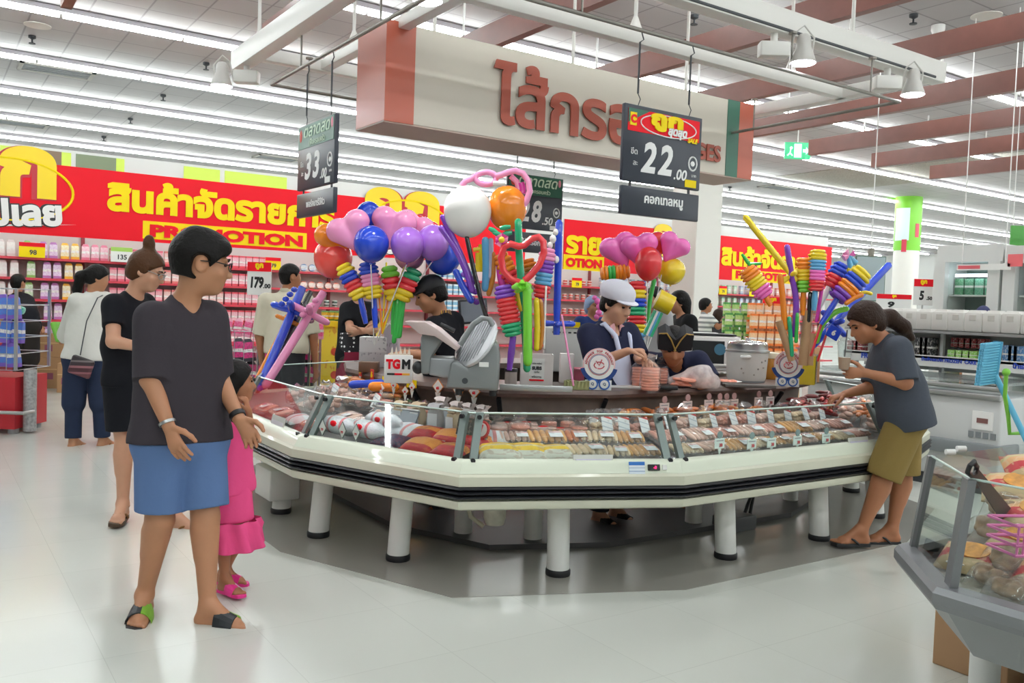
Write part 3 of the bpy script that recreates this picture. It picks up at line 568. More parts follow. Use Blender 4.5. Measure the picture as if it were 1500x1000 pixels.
class Person:
    def __init__(s, label, foot, heading, H=1.65, px=None, D=None, head=None, build=1.0, skin=None, h=0.0075, headk=1.0, toes=(0, 0), z0=0.0):
        """foot: ground point; heading: angle of the chest; px: joints measured on sight lines as (x, y, extra depth)"""
        s.th = thing('person', label, 'person', (foot[0], foot[1], z0)); s.k = H / 1.70; s.b = build; s.hd0 = heading; s.h = h; s.skin = skin or SKIN; s.hk = headk * s.k
        s.o = np.array([foot[0], foot[1], z0]); ca, sa = math.cos(heading - PI / 2), math.sin(heading - PI / 2); s.Rz = np.array([[ca, -sa, 0], [sa, ca, 0], [0, 0, 1]])
        s.J = {n: s.Rz @ (np.array(v) * s.k) for n, v in STD.items()}
        for n, v in (px or {}).items():
            if len(v) == 3: s.J[n] = np.array(ond(v[0], v[1], D + v[2])) - s.o
            else: s.J[n] = s.Rz @ (np.array(v[:3]) * s.k)
        s.fw = s.Rz @ np.array([0, 1., 0]); s.rt = s.Rz @ np.array([1., 0, 0]); s.up = np.array([0, 0, 1.])
        hy, hp, hr = head if head else (heading, 0, 0)
        s.HR = np.array((rotz(hy - PI / 2) @ Matrix.Rotation(hp, 4, 'X') @ Matrix.Rotation(hr, 4, 'Y')).to_3x3()); s.toes = toes
        s.tw = nrm(s.J['nk'] - (s.J['hL'] + s.J['hR']) / 2); s.tf = nrm(s.fw - s.tw * (s.fw @ s.tw))
        s.hand = {'R': dict(curl=.35), 'L': dict(curl=.35)}
    def hp(s, v): return s.J['hd'] + s.HR @ (np.array(v) * s.hk)       # a point given in the head's own frame
    def prims(s, part, inf=0.0, S=None, cut=None, flare=1.0):
        S = S or SDF(); J = s.J; k = s.k; b = s.b; f = s.tf; c = lambda a, bb, ra, rb, kk=.02, fl=None, cut=None: S.cone(a, bb, ra * k + inf, rb * k + inf, kk, fl, f if fl else None, cut)
        mid = (J['hL'] + J['hR']) / 2; ch = J['nk'] - s.tw * .17 * k
        if part == 'torso':
            lat = nrm(J['sR'] - J['sL']) * .055 * k
            c(J['ws'] - lat, ch - lat, .115 * b, .122 * b ** .6, .05, .74, cut); c(J['ws'] + lat, ch + lat, .115 * b, .122 * b ** .6, .05, .74, cut)
            c(J['sL'] * .85 + ch * .15, J['sR'] * .85 + ch * .15, .068, .068, .05, None, cut); c(ch, J['nk'], .1, .06, .05, .7, cut)
        if part == 'pelvis':
            c(J['hL'] + s.up * .03 * k, J['hR'] + s.up * .03 * k, .112 * b, .112 * b, .04, .9, cut); c(mid + s.tw * .05 * k, J['ws'], .118 * b, .115 * b, .05, .8, cut)
        if part == 'neck': c(J['nk'] - s.tw * .03 * k, J['hd'] - s.HR[:, 2] * .035 * s.hk - s.HR[:, 1] * .02 * s.hk, .056, .05, .03)
        return S
    def limb(s, S, kind, sd, inf=0.0, t0=0.0, t1=1.0, flare=1.0, flat_end=False, kk=.02):
        J = s.J; k = s.k; b = s.b ** .5
        if kind == 'arm': seq = [(J['s' + sd], .052 * b), (J['e' + sd], .041 * b), (J['w' + sd], .027)]
        else: seq = [(J['h' + sd], .092 * b), (J['k' + sd], .056 * b), (J['a' + sd], .036)]
        ti = min(1, int(t1 * 2 - 1e-6)); ea, eb = seq[ti][0], seq[ti + 1][0]; ed = nrm(eb - ea); eq = ea + (eb - ea) * (t1 * 2 - ti)
        for i in (0, 1):
            a, ra = seq[i]; e, re = seq[i + 1]; u0 = max(0, min(1, t0 * 2 - i)); u1 = max(0, min(1, t1 * 2 - i))
            if u1 <= u0: continue
            p, q = a + (e - a) * u0, a + (e - a) * u1; d = nrm(e - a); cut = None
            if flat_end and (i == ti or (i == 0 and ti == 1 and t1 < .65)): cut = (eq, ed)
            fl = 1 + (flare - 1) * 1.0
            r0, r1 = (ra + (re - ra) * u0) * k + inf, (ra + (re - ra) * u1) * k * fl + inf
            q2 = q + d * (0.06 if cut else 0); S.cone(p, q2, r0, r1 + (r1 - r0) * .1, kk, cut=cut)
            if kind == 'leg' and i == 1 and u1 > .4 and inf < .012:
                bk = -s.fw; S.cone(a + (e - a) * .16 + bk * .016 * k, a + (e - a) * .42 + bk * .014 * k, .05 * k * b + inf, .038 * k + inf, .03)
            if kind == 'leg' and i == 0 and inf < .012: S.cone(a, p + (e - a) * .5, .09 * k * b + inf, .072 * k * b + inf, .03)
        return S
    def handprims(s, S, sd, d=None, n=None, curl=.35, spread=1.0, thumb=.6, grip=None):
        """palm, four unequal fingers in three bends and a thumb leaving the side of the palm"""
        k = s.k; w = s.J['w' + sd]; d = nrm(d if d is not None else w - s.J['e' + sd]); n = np.array(n, float) if n is not None else (s.rt * (-1 if sd == 'R' else 1)); n = nrm(n - d * (n @ d))
        t = np.cross(d, n); t = t if (t @ (s.fw)) > 0 else -t
        if grip is not None: t = nrm(grip)
        S.cone(w, w + d * .075 * k, .027 * k, .036 * k, .012, .55, n)
        L = (.072, .08, .074, .058)
        for i in range(4):
            o = (1.5 - i) * .0195 * k; p = w + d * (.085 - .004 * abs(i - 1.2)) * k + t * o; ang = 0.1; dd = nrm(d + t * (1.5 - i) * .05 * spread)
            for j in range(3):
                ang += curl * (.75 if j == 0 else .9); v = dd * math.cos(ang) + n * math.sin(ang); q = p + v * L[i] * k * (.42, .33, .27)[j]; S.cone(p, q, (.0095 - .0008 * j) * k, (.0088 - .0008 * j) * k, .004); p = q
        p = w + d * .022 * k + t * .026 * k
        for j, l in enumerate((.042, .034, .026)):
            v = nrm(d * (.75 + .15 * j) + t * (.75 - .35 * j) + n * (thumb * (.4 + .3 * j))); q = p + v * l * k; S.cone(p, q, (.0135 - .0015 * j) * k, (.0118 - .0015 * j) * k, .006); p = q
        return S
    def footprims(s, S, sd, a, inf=0.0, toes=True):
        k = s.k; A = s.J['a' + sd]; d = np.array([math.cos(a), math.sin(a), 0]); t = np.array([-d[1], d[0], 0]) * (1 if sd == 'L' else -1); G = A.copy(); G[2] = A[2] - .062 * k
        S.cone(A, G - d * .025 * k + s.up * .008 * k, .036 * k + inf, .03 * k + inf, .02); S.cone(A + d * .02 * k, G + d * .115 * k - s.up * .005 * k, .034 * k + inf, .028 * k + inf, .025); S.cone(G - d * .02 * k, G + d * .13 * k + t * .012 * k * 0 - s.up * .006 * k, .03 * k + inf, .028 * k + inf, .02)
        S.cone(G + d * .11 * k - t * .022 * k - s.up * .008 * k, G + d * .11 * k + t * .025 * k - s.up * .008 * k, .02 * k + inf, .018 * k + inf, .02)
        if toes:
            for i in range(5):
                o = (-.03 + .0155 * i + (.003 if i else 0)) * k; l = (.178, .174, .166, .156, .145)[i] * k; r = (.0125, .009, .009, .0085, .008)[i] * k; S.cone(G + d * .13 * k + t * o - s.up * .008 * k, G + d * l + t * o - s.up * .012 * k, r, r, .006)
        return G, d
    def body(s, hands=True, face=True, toes=True, feet=True):
        S = SDF(); s.prims('torso', -.004, S); s.prims('pelvis', -.004, S); s.prims('neck', 0, S)
        for sd in 'RL':
            s.limb(S, 'arm', sd); s.limb(S, 'leg', sd)
            if hands: s.handprims(S, sd, **s.hand[sd])
            if feet: s.footprims(S, sd, s.hd0 + s.toes[0 if sd == 'R' else 1], toes=toes)
        K = s.hk; R_ = s.HR; e = lambda c, r, kk=.02, neg=False: S.ell(s.hp(c), tuple(np.array(r) * K), kk * K, R_, None, neg)
        e((0, -.012, .03), (.076, .094, .088), .03); e((0, .018, -.03), (.062, .072, .078), .03); e((0, .06, -.078), (.03, .03, .024), .03); e((0, .045, -.02), (.058, .05, .05), .03)
        if face:
            S.cone(s.hp((0, .086, .022)), s.hp((0, .108, -.018)), .008 * K, .0125 * K, .012 * K); e((.011, .098, -.022), (.009, .011, .008), .006); e((-.011, .098, -.022), (.009, .011, .008), .006)
            e((.03, .1, .016), (.017, .016, .011), .014, True); e((-.03, .1, .016), (.017, .016, .011), .014, True)
            e((0, .083, -.047), (.024, .012, .0075), .008); e((0, .08, -.058), (.02, .012, .008), .008); e((.03, .078, .036), (.026, .012, .008), .015); e((-.03, .078, .036), (.026, .012, .008), .015)
            e((.042, .06, -.02), (.022, .02, .02), .02); e((-.042, .06, -.02), (.022, .02, .02), .02)
        for q in (-1, 1): e((.076 * q, -.004, .0), (.011, .022, .031), .008); e((.084 * q, .004, .002), (.006, .012, .018), .006, True)
        P, F = S.mesh(s.h); b = nmesh('body', P, F, s.skin, s.th, 1)
        if face:
            for q in (-1, 1):
                MB().ball((0, 0, 0), (.013 * K, .008 * K, .0065 * K), 10).build('eye', EYE, s.th, True, T=Matrix.Translation(s.hp((.03 * q, .083, .016))) @ Matrix(R_.tolist()).to_4x4())
                m = MB(); m.tube([s.hp((.012 * q, .094, .034)), s.hp((.03 * q, .095, .041)), s.hp((.05 * q, .08, .036))], [.003 * K, .0042 * K, .002 * K], 6); m.build('eyebrow', HAIR, s.th, True)
            m = MB(); m.ball((0, 0, 0), (.021 * K, .008 * K, .0075 * K), 10); m.build('lips', LIP, s.th, True, T=Matrix.Translation(s.hp((0, .0865, -.052))) @ Matrix(R_.tolist()).to_4x4())
        return b
    def hair(s, m=None, thick=.016, p0=(0, .062, .05), n=(0, .78, -.62), extra=None, nape=-.075, name='hair', short=False):
        S = SDF(); K = s.hk; cut = [(s.hp(p0), s.HR @ nrm(n)), (s.hp((0, 0, nape)), s.HR @ np.array([0, 0, -1.]))]
        S.ell(s.hp((0, -.012, .034)), tuple(np.array((.076 + thick, .094 + thick, .088 + thick)) * K), .02, s.HR, cut + ([(s.hp((0, -.09, -.03)), s.HR @ nrm((0, -.35, -1)))] if short else [])); lt = .25 if short else 1
        S.ell(s.hp((0, -.045, -.02)), tuple(np.array((.07 + thick * .6 * lt, .058 + thick * .8 * lt, .07)) * K), .02, s.HR, cut)
        for q in (-1, 1): S.cone(s.hp((.07 * q, .022, .04)), s.hp((.076 * q, .02, .005)), .018 * K, .008 * K, .01)
        if short:
            for q in (-1, 1): S.cone(s.hp((.095 * q, -.006, .004)), s.hp((.07 * q, -.004, -.02)), .036 * K, .03 * K, .006, neg=True)
        for (a, b, ra, rb) in (extra or []): S.cone(s.hp(a), s.hp(b), ra * K, rb * K, .02)
        P, F = S.mesh(max(s.h * .8, .005)); return nmesh(name, P, F, m or HAIR, s.th, 1)
    def top(s, name, m, inf=.012, sleeve=.62, hem=-.02, flare=1.12, neck=(.06, .07), vneck=0.0, extra=None, drape=.0, nosleeve=False, kk=.03):
        """shirt or blouse; hem = height of the hem above the hips, sleeve = share of the upper arm covered (1 = elbow, 2 = wrist)"""
        S = SDF(); J = s.J; k = s.k; mid = (J['hL'] + J['hR']) / 2; hp_ = mid + s.tw * hem * k; s.prims('torso', inf, S); s.prims('pelvis', inf, S)
        lat = nrm(J['sR'] - J['sL']) * .06 * k; ch = J['nk'] - s.tw * .2 * k
        if drape: S.cone(ch - lat, hp_ - lat * 1.2 - s.tw * .1, (.1 * s.b + drape * .4) * k, (.112 * s.b + drape) * k, .05, .78, s.tf); S.cone(ch + lat, hp_ + lat * 1.2 - s.tw * .1, (.1 * s.b + drape * .4) * k, (.112 * s.b + drape) * k, .05, .78, s.tf)
        if not nosleeve:
            for sd in 'RL': s.limb(S, 'arm', sd, inf + .004, 0, sleeve / 2, flare, True, kk)
        for (a, b, ra, rb) in (extra or []): S.cone(a, b, ra, rb, .03)
        nb = J['nk'] + s.tw * .05 * k; S.cone(nb + s.tf * .03 * k, nb + s.tw * .08, neck[0] * k, neck[1] * k * 1.3, .012, neg=True)
        if vneck: S.cone(J['nk'] + s.tf * .085 * k, J['nk'] + s.tf * .1 * k - s.tw * vneck * k, .045 * k, .012 * k, .01, neg=True)
        P, F = S.mesh(s.h, [(hp_, -s.tw)]); return nmesh(name, P, F, m, s.th, 2)
    def bottoms(s, name, m, inf=.014, t=.46, waist=.12, flare=1.25, t2=None):
        S = SDF(); s.prims('pelvis', inf, S); k = s.k
        for sd in 'RL': s.limb(S, 'leg', sd, inf + .006, 0, t, flare, True, .016)
        mid = (s.J['hL'] + s.J['hR']) / 2; P, F = S.mesh(s.h, [(mid + s.tw * waist * k, s.tw)]); return nmesh(name, P, F, m, s.th, 2)
    def skirt(s, name, m, length=.45, r0=.13, r1=.2, waist=.12, fl=.8):
        J = s.J; mid = (J['hL'] + J['hR']) / 2; a = mid + s.up * waist * s.k; b = mid - s.up * length * s.k; S = SDF(); S.cone(a, b - s.up * .1, r0 * s.k, r1 * s.k, .02, fl, s.tf); P, F = S.mesh(s.h, [(b, -s.up), (a, s.up)]); return nmesh(name, P, F, m, s.th, 2)
    def sandals(s, sole, strap, kind='slide', strap2=None, name='sandal'):
        for sd in 'RL':
            A = s.J['a' + sd]; a = s.hd0 + s.toes[0 if sd == 'R' else 1]; k = s.k; q = 1 if sd == 'L' else -1; G = A[2] - .098 * k
            T = Matrix.Translation((A[0], A[1], G)) @ rotz(a) @ Matrix.Diagonal((k, k * q, k, 1))
            out = [(-.062, 0), (-.05, .03), (0, .032), (.07, .036), (.13, .05), (.175, .04), (.198, .0), (.195, -.025), (.17, -.042), (.1, -.042), (0, -.033), (-.05, -.028)]
            if q < 0: out = out[::-1]
            m = MB(); m.loft([[(x, y, .0) for x, y in out], [(x * 1.0, y, .018) for x, y in out], [(x * .98, y * .96, .022) for x, y in out]], T=T); so = m.build(name, sole, s.th, 35)
            m = MB(); arc = lambda x, h, w, n=9: [(x, w * math.cos(PI * i / n), .012 + h * math.sin(PI * i / n)) for i in range(n + 1)]
            if kind == 'slide':
                R = [arc(.045, .083, .046), arc(.075, .074, .05), arc(.105, .06, .051), arc(.13, .05, .052)]; R = [r if q > 0 else r[::-1] for r in R]
                R2 = [[(x, y * 1.06, z + (.005 if z > .013 else 0)) for x, y, z in r] for r in R]; m.cur = 0
                n = 10
                for u in range(3):
                    for i in range(9):
                        m.cur = 1 if (strap2 is not None and i < 4) else 0
                        m.add([R2[u][i], R2[u][i + 1], R2[u + 1][i + 1], R2[u + 1][i], R[u][i], R[u][i + 1], R[u + 1][i + 1], R[u + 1][i]], [(0, 3, 2, 1), (4, 5, 6, 7), (0, 1, 5, 4), (2, 3, 7, 6), (1, 2, 6, 5), (3, 0, 4, 7)], T)
                m.build('strap', [strap, strap2 or strap], so, 40)
            else:
                for w in (-1, 1): m.tube([(.135, -.01, .03), (.11, .01 * w, .062), (.06, .036 * w, .045), (.03, .04 * w, .018)], .0075, 6, T=T)
                m.cyl((.135, -.01, .018), (.135, -.01, .034), .006, 6, T=T); ms = m.build('strap', strap, so, True)
                if kind == 'ankle': MB().tube([(-.0 + .042 * math.cos(t * PI / 8), .037 * math.sin(t * PI / 8), .085) for t in range(16)], .006, 6, T=T, closed=True).build('ankle_strap', strap, so, True)
    def glasses(s, m=None):
        K = s.hk; m = m or BLACK; g = MB()
        for q in (-1, 1): g.tube([s.hp((.031 * q + .024 * math.cos(a * PI / 8), .108 - .012 * abs(math.cos(a * PI / 8)) * (1 if math.cos(a * PI / 8) * q > 0 else 0), .012 + .017 * math.sin(a * PI / 8))) for a in range(16)], .0022 * K, 5, closed=True); g.tube([s.hp((.054 * q, .1, .018)), s.hp((.078 * q, .05, .02)), s.hp((.083 * q, -.01, .012))], .0024 * K, 5)
        g.tube([s.hp((-.008, .108, .015)), s.hp((0, .111, .018)), s.hp((.008, .108, .015))], .002 * K, 5); return g.build('glasses', m, s.th, True)
    def ring_at(s, sd, t, r, w, m, name):     # band round a forearm
        a, b = s.J['e' + sd], s.J['w' + sd]; d = Vector(nrm(b - a)); c = Vector(a + (b - a) * t); u = d.orthogonal().normalized(); v = d.cross(u); T = Matrix(((u.x, v.x, d.x, c.x), (u.y, v.y, d.y, c.y), (u.z, v.z, d.z, c.z), (0, 0, 0, 1)))
        m_ = MB(); m_.lathe([(r - .002, -w), (r + .001, -w), (r + .002, 0), (r + .001, w), (r - .002, w)], 20, T=T); return m_.build(name, m, s.th, True)
def ctr(a, b, D0=None): p = (onz(*a, 0) + onz(*b, 0)) / 2; return p

# --- man in the foreground
f = ctr((209, 898), (328, 912)); A0 = yaw(38)
p = Person('man in grey V-neck T-shirt and blue shorts walking past, head turned to the counter', f, A0, 1.73, h=.005, headk=1.12, head=(yaw(-22), math.radians(-10), 0), build=1.12, D=3.82, toes=(math.radians(-40), math.radians(30)),
    px=dict(hd=(295, 388, -.02), nk=(270, 446, 0), sR=(222, 466, -.12), sL=(309, 464, .1), eR=(221, 555, -.16), eL=(319, 548, .12), wR=(247, 624, -.2), wL=(350, 613, .0), ws=(266, 585, 0), hR=(238, 655, -.05), hL=(292, 652, .05), kR=(234, 762, -.04), kL=(301, 758, .02), aR=(212, 871, .04), aL=(304, 888, -.04)))
p.hand['R'] = dict(curl=.22, n=p.rt * -1 + p.fw * -.3); p.hand['L'] = dict(curl=.4, d=cr * .55 + Vector((0, 0, -1)) * .8, n=-np.array(cf))
p.body(); p.hair(thick=.02, p0=(0, .075, .055), nape=-.055, short=True, extra=[((-.025, .045, .085), (.025, -.04, .09), .045, .05), ((-.045, .068, .078), (.045, .068, .078), .027, .027)])
p.top('t_shirt', cloth('tee_grey', '#39343a'), .012, 1.0, .025, 1.25, (.062, .07), vneck=.05, drape=.03); p.bottoms('shorts', cloth('shorts_blue', '#5a74a0'), .01, .43, .03, 1.32)
p.sandals(BLACK, mat('slide_black', '#1d2226', .5), 'slide', mat('slide_green', '#7fb53a', .5)); p.glasses()
p.ring_at('L', .93, .034, .011, BLACK, 'watch'); p.ring_at('R', .93, .034, .006, STEEL, 'bracelet')
# --- woman in black behind him
f = ctr((180, 752), (262, 772)); A0 = yaw(20)
p = Person('woman in black with a hair bun and glasses behind the man in grey', f, A0, 1.66, h=.0068, headk=1.05, head=(yaw(-4), math.radians(-22), 0), build=.98, D=5.35, toes=(math.radians(-60), math.radians(15)),
    px=dict(hd=(214, 398, 0), nk=(194, 436, .02), sR=(166, 446, -.1), sL=(212, 444, .14), eR=(166, 500, -.2), eL=(225, 500, .2), wR=(214, 510, -.26), wL=(245, 505, .12), ws=(184, 505, 0), hR=(178, 560, -.03), hL=(203, 560, .1), kR=(182, 652, -.02), kL=(228, 660, .05), aR=(180, 738, .02), aL=(256, 757, -.05)), skin=SKIN2)
p.body(); p.hair(mat('hair_auburn', '#4a2e1a', .5, spec=.2, bump=.5, bscale=55), .014, extra=[((0, -.03, .12), (0, -.055, .17), .035, .03), ((0, -.05, .165), (0, -.06, .19), .03, .022)])
bk = cloth('cloth_black', '#14151b'); p.top('blouse', bk, .01, .6, -.02, 1.1, drape=.012); p.bottoms('shorts', bk, .014, .38, .1, 1.3); p.glasses(STEEL); bro = mat('tan_leather', '#8a5a2c', .5); p.sandals(mat('sole_brown', '#4a3626', .6), bro, 'ankle')
# --- woman in white, seen from behind
f = ctr((112, 650), (152, 652)); A0 = yaw(-72)
p = Person('woman in white top and dark jeans seen from behind, with a striped shoulder bag', f, A0, 1.64, h=.009, head=(yaw(-25), math.radians(-18), 0), build=1.15, D=7.97,
    px=dict(hd=(143, 408, 0), nk=(136, 432, 0), sR=(155, 438, .05), sL=(112, 440, -.1), eR=(160, 480, .2), eL=(96, 488, .1), wR=(150, 500, .4), wL=(90, 495, .3), ws=(126, 492, 0), hR=(143, 530, .03), hL=(112, 530, -.03), kR=(148, 590, 0), kL=(108, 590, -.03), aR=(150, 643, .03), aL=(107, 645, -.05)))
p.body(face=False, toes=False); p.hair(HAIR, .014, extra=[((0, -.09, .03), (-.02, -.14, -.03), .04, .05), ((-.02, -.14, -.03), (-.07, -.13, -.16), .05, .042), ((-.07, -.13, -.16), (-.1, -.1, -.26), .042, .015)])
p.top('blouse', cloth('blouse_white', '#d6d5cf'), .012, 1.1, .02, 1.2, drape=.03); p.bottoms('jeans', cloth('jeans_dark', '#232c42'), .01, .97, .1, 1.5); p.sandals(mat('sole_brown'), bro, 'thong')
m = MB(); a = p.J['sR'] + np.array([0, 0, .05]); b = np.array(ond(112, 530, 7.78)) - p.o; q = np.array(ond(127, 470, 7.77)) - p.o; m.tube([a, np.array(ond(143, 436, 7.84)) - p.o, q, b + np.array([.03, 0, .06])], .005, 6); m.build('bag_strap', DARK, p.th, True)
bgm = bands('striped_bag', [(0, '#5d3036'), (.2, '#86515a'), (.28, '#4a262e'), (.45, '#8a5a60'), (.55, '#33252b'), (.7, '#6d6464'), (.78, '#2b2528')]); m = MB(); m.box((0, 0, 0), (.2, .05, .17), bev=.02, T=Matrix.Translation(ond(119, 537, 7.75) - Vector(p.o)) @ rotz(yaw(0)) @ Matrix.Rotation(.3, 4, 'Y')); m.build('shoulder_bag', bgm, p.th, 40)
tag(MB().box((0, 0, 0), (.05, .1, .2), bev=.02, T=Matrix.Translation(ond(85, 486, 8.2)) @ rotz(yaw(20)) @ Matrix.Rotation(-.4, 4, 'Y')).build('refill_pouch', mat('pouch_green', '#6fb23c', .35), None, 40), 'green pouch held by the woman in white', 'pouch')
# --- man in black at the far left shelf
f = onz(36, 576, 0); A0 = yaw(-75)
p = Person('man in black shirt and dark trousers facing the softener shelf, far left', f, A0, 1.64, h=.011, head=(yaw(-80), 0, 0), build=1.15, D=12.0,
    px=dict(hd=(27, 415, 0), nk=(25, 432, 0), sR=(42, 440, .05), sL=(8, 440, -.05), eR=(50, 462, 0), wR=(59, 478, .1), eL=(3, 466, 0), wL=(4, 490, 0)))
p.body(face=False, toes=False); p.hair(HAIR, .018, short=True); p.top('shirt', bk, .014, .8, -.05, 1.2, drape=.03); p.bottoms('trousers', cloth('trousers_dark', '#25211f'), .012, .97, .1, 1.5); p.sandals(BLACK, BLACK, 'slide', name='shoe')
MB().box((0, 0, 0), (.05, .03, .12), T=Matrix.Translation(ond(45, 480, 12.3) - Vector(p.o)) @ rotz(yaw(0)) @ Matrix.Rotation(.6, 4, 'Y')).build('red_wallet', mat('wallet_red', '#8e2233', .5), p.th)
# --- girl in pink
f = ctr((333, 872), (333, 858)); A0 = yaw(15)
p = Person('little girl in a pink dress beside the man in grey, hand raised', f, A0, 1.12, h=.0062, headk=1.3, head=(yaw(-30), 0, 0), build=.95, D=4.12, toes=(math.radians(-15), math.radians(10)),
    px=dict(hd=(344, 562, .02), nk=(339, 610, .02), sR=(327, 622, -.05), sL=(352, 622, .08), eL=(366, 642, .02), wL=(364, 602, -.08), eR=(318, 660, 0), wR=(330, 690, .02), ws=(337, 680, .02), hR=(330, 716, 0), hL=(350, 716, .08), kR=(327, 782, 0), kL=(352, 780, .1), aR=(329, 848, 0), aL=(328, 836, .16)), skin=SKIN3)
p.hand['L'] = dict(curl=.8, d=(-.3, 0, 1), n=-np.array(cr)); p.body(); p.hair(HAIR, .02, nape=-.12, extra=[((0, -.08, 0), (0, -.09, -.12), .06, .045), ((.06, -.04, 0), (.06, -.05, -.11), .04, .03)])
pk = cloth('dress_pink', '#f0538f', .7); p.top('bodice', pk, .012, .3, -.02, 1.1, drape=.02); p.skirt('skirt', pk, .22, .13, .19, .14, .9)
J = p.J; mid = (J['hL'] + J['hR']) / 2; m = MB(); R = []
for (z, r) in ((-.14, .125), (-.17, .14), (-.2, .135), (-.27, .155), (-.275, .15)): R.append([(mid[0] + (r + .012 * math.sin(9 * a * PI / 36 + z * 20)) * math.cos(a * PI / 36), mid[1] + (r + .012 * math.sin(9 * a * PI / 36 + z * 20)) * math.sin(a * PI / 36), mid[2] + z) for a in range(72)])
m.loft(R, False, False); m.build('ruffle', pk, p.th, 60); psl = mat('slide_pink', '#e8308f', .4); p.sandals(psl, psl, 'slide', mat('slide_print', '#e2c7dd', .4))
# --- man in the beige polo, seen from behind
f0 = ond(420, 480, 8.6); A0 = yaw(-62)
p = Person('man in beige polo shirt seen from behind, left of the balloon swords', f0, A0, 1.7, h=.0095, head=(yaw(-35), 0, 0), build=1.18, D=8.6, px=dict(hd=(426, 406, 0), nk=(420, 428, 0), sR=(449, 440, .06), sL=(389, 440, -.06), eR=(459, 492, .05), eL=(380, 492, 0), wR=(462, 540, .1), wL=(385, 540, .2)), skin=SKIN3)
p.body(face=False, toes=False); p.hair(HAIR, .016, short=True); p.top('polo_shirt', cloth('polo_beige', '#c9c2ae'), .014, .95, -.04, 1.25, (.055, .06), drape=.035); p.bottoms('trousers', cloth('trousers_charcoal', '#2a2a2e'), .012, .97, .1, 1.5); p.sandals(BLACK, BLACK, 'slide', name='shoe')
MB().lathe([(.062, -.01), (.068, .0), (.06, .03)], 20, T=Matrix.Translation(p.J['nk'] + np.array([0, 0, .01]))).build('collar', cloth('polo_beige'), p.th, True)
# --- woman with the white cap, serving behind the counter
f0 = ond(900, 560, 5.72); A0 = yaw(42)
p = Person('saleswoman with white cap, navy shirt and pale blue apron wrapping ham', f0, A0, 1.6, h=.0058, headk=1.1, head=(yaw(48), math.radians(-20), 0), build=1.16, D=5.72, z0=0.0, skin=SKIN2,
    px=dict(hd=(903, 447, -.04), nk=(889, 478, 0), sR=(861, 489, -.1), sL=(921, 487, .08), eR=(872, 532, -.22), eL=(936, 522, .0), wR=(920, 514, -.36), wL=(937, 528, -.26), ws=(893, 560, 0)))
p.hand['R'] = dict(curl=.75, d=np.array(cr) * .9 - np.array(cf) * .2, n=(0, 0, -1)); p.hand['L'] = dict(curl=.7, d=np.array(cr) * .3 - np.array(cf) * .8, n=(0, 0, -1))
p.body(toes=False); p.hair(HAIR, .012, nape=-.06); nv = cloth('shirt_navy', '#20243c'); p.top('navy_shirt', nv, .013, 1.0, -.05, 1.3, vneck=.07, drape=.03); TD = cloth('trousers_staff', '#23242c'); p.bottoms('trousers', TD, .012, .97, .1, 1.4); p.sandals(BLACK, BLACK, 'slide', name='shoe')
K = p.hk; lv = mat('cap_white', '#dcdbe6', .7, bump=.2, bscale=12); S = SDF(); cut = [(p.hp((0, .0, .045)), p.HR @ nrm((0, .12, -1)))]; S.ell(p.hp((0, -.012, .055)), tuple(np.array((.1, .112, .1)) * K), .02, p.HR, cut); S.ell(p.hp((0, -.03, .09)), tuple(np.array((.108, .112, .055)) * K), .04, p.HR); P, F = S.mesh(.006); nmesh('cap', P, F, lv, p.th, 2)
S = SDF(); S.ell(p.hp((0, .075, .05)), tuple(np.array((.085, .065, .012)) * K), .01, p.HR); P, F = S.mesh(.005); nmesh('cap_brim', P, F, lv, p.th, 1)
ap = cloth('apron_blue', '#cdd3ea'); S = SDF(); J = p.J; ch = J['nk'] - p.tw * .17 - p.tf * -.0
S.cone(J['nk'] - p.tw * .19 + p.tf * .055, J['ws'] + p.tf * .06, .1, .12, .03, .8, p.tf); S.cone(J['ws'] + p.tf * .06, J['ws'] - p.tw * .3 + p.tf * .075, .125, .15, .03, .8, p.tf); P, F = S.mesh(.007, [(J['ws'], -p.tf * 1.0 + p.tw * 0), (J['nk'] - p.tw * .155, p.tw)]); nmesh('apron', P, F, ap, p.th, 2)
for q in (-1, 1): m = MB(); m.tube([J['nk'] - p.tw * .16 + p.tf * .125 + p.rt * .07 * q, J['nk'] - p.tw * .07 + p.tf * .115 + p.rt * .078 * q, J['nk'] + p.tw * .012 + p.tf * .045 + p.rt * .085 * q, J['nk'] - p.tw * .02 - p.tf * .05 + p.rt * .085 * q], .0165, 8); m.build('apron_strap', ap, p.th, True)
pc = cloth('collar_pink', '#d9a3a8')
for q in (-1, 1): m = MB(); n0 = J['nk']; m.prism([(0, 0), (.05, -.02), (.035, -.1), (-.005, -.075)], -.004, .004, T=Matrix.Translation(n0 + p.tf * .082 + p.rt * .03 * q + p.tw * .015) @ frame_T((0, 0, 0), p.rt * q, p.tw) ); m.build('shirt_collar', pc, p.th)
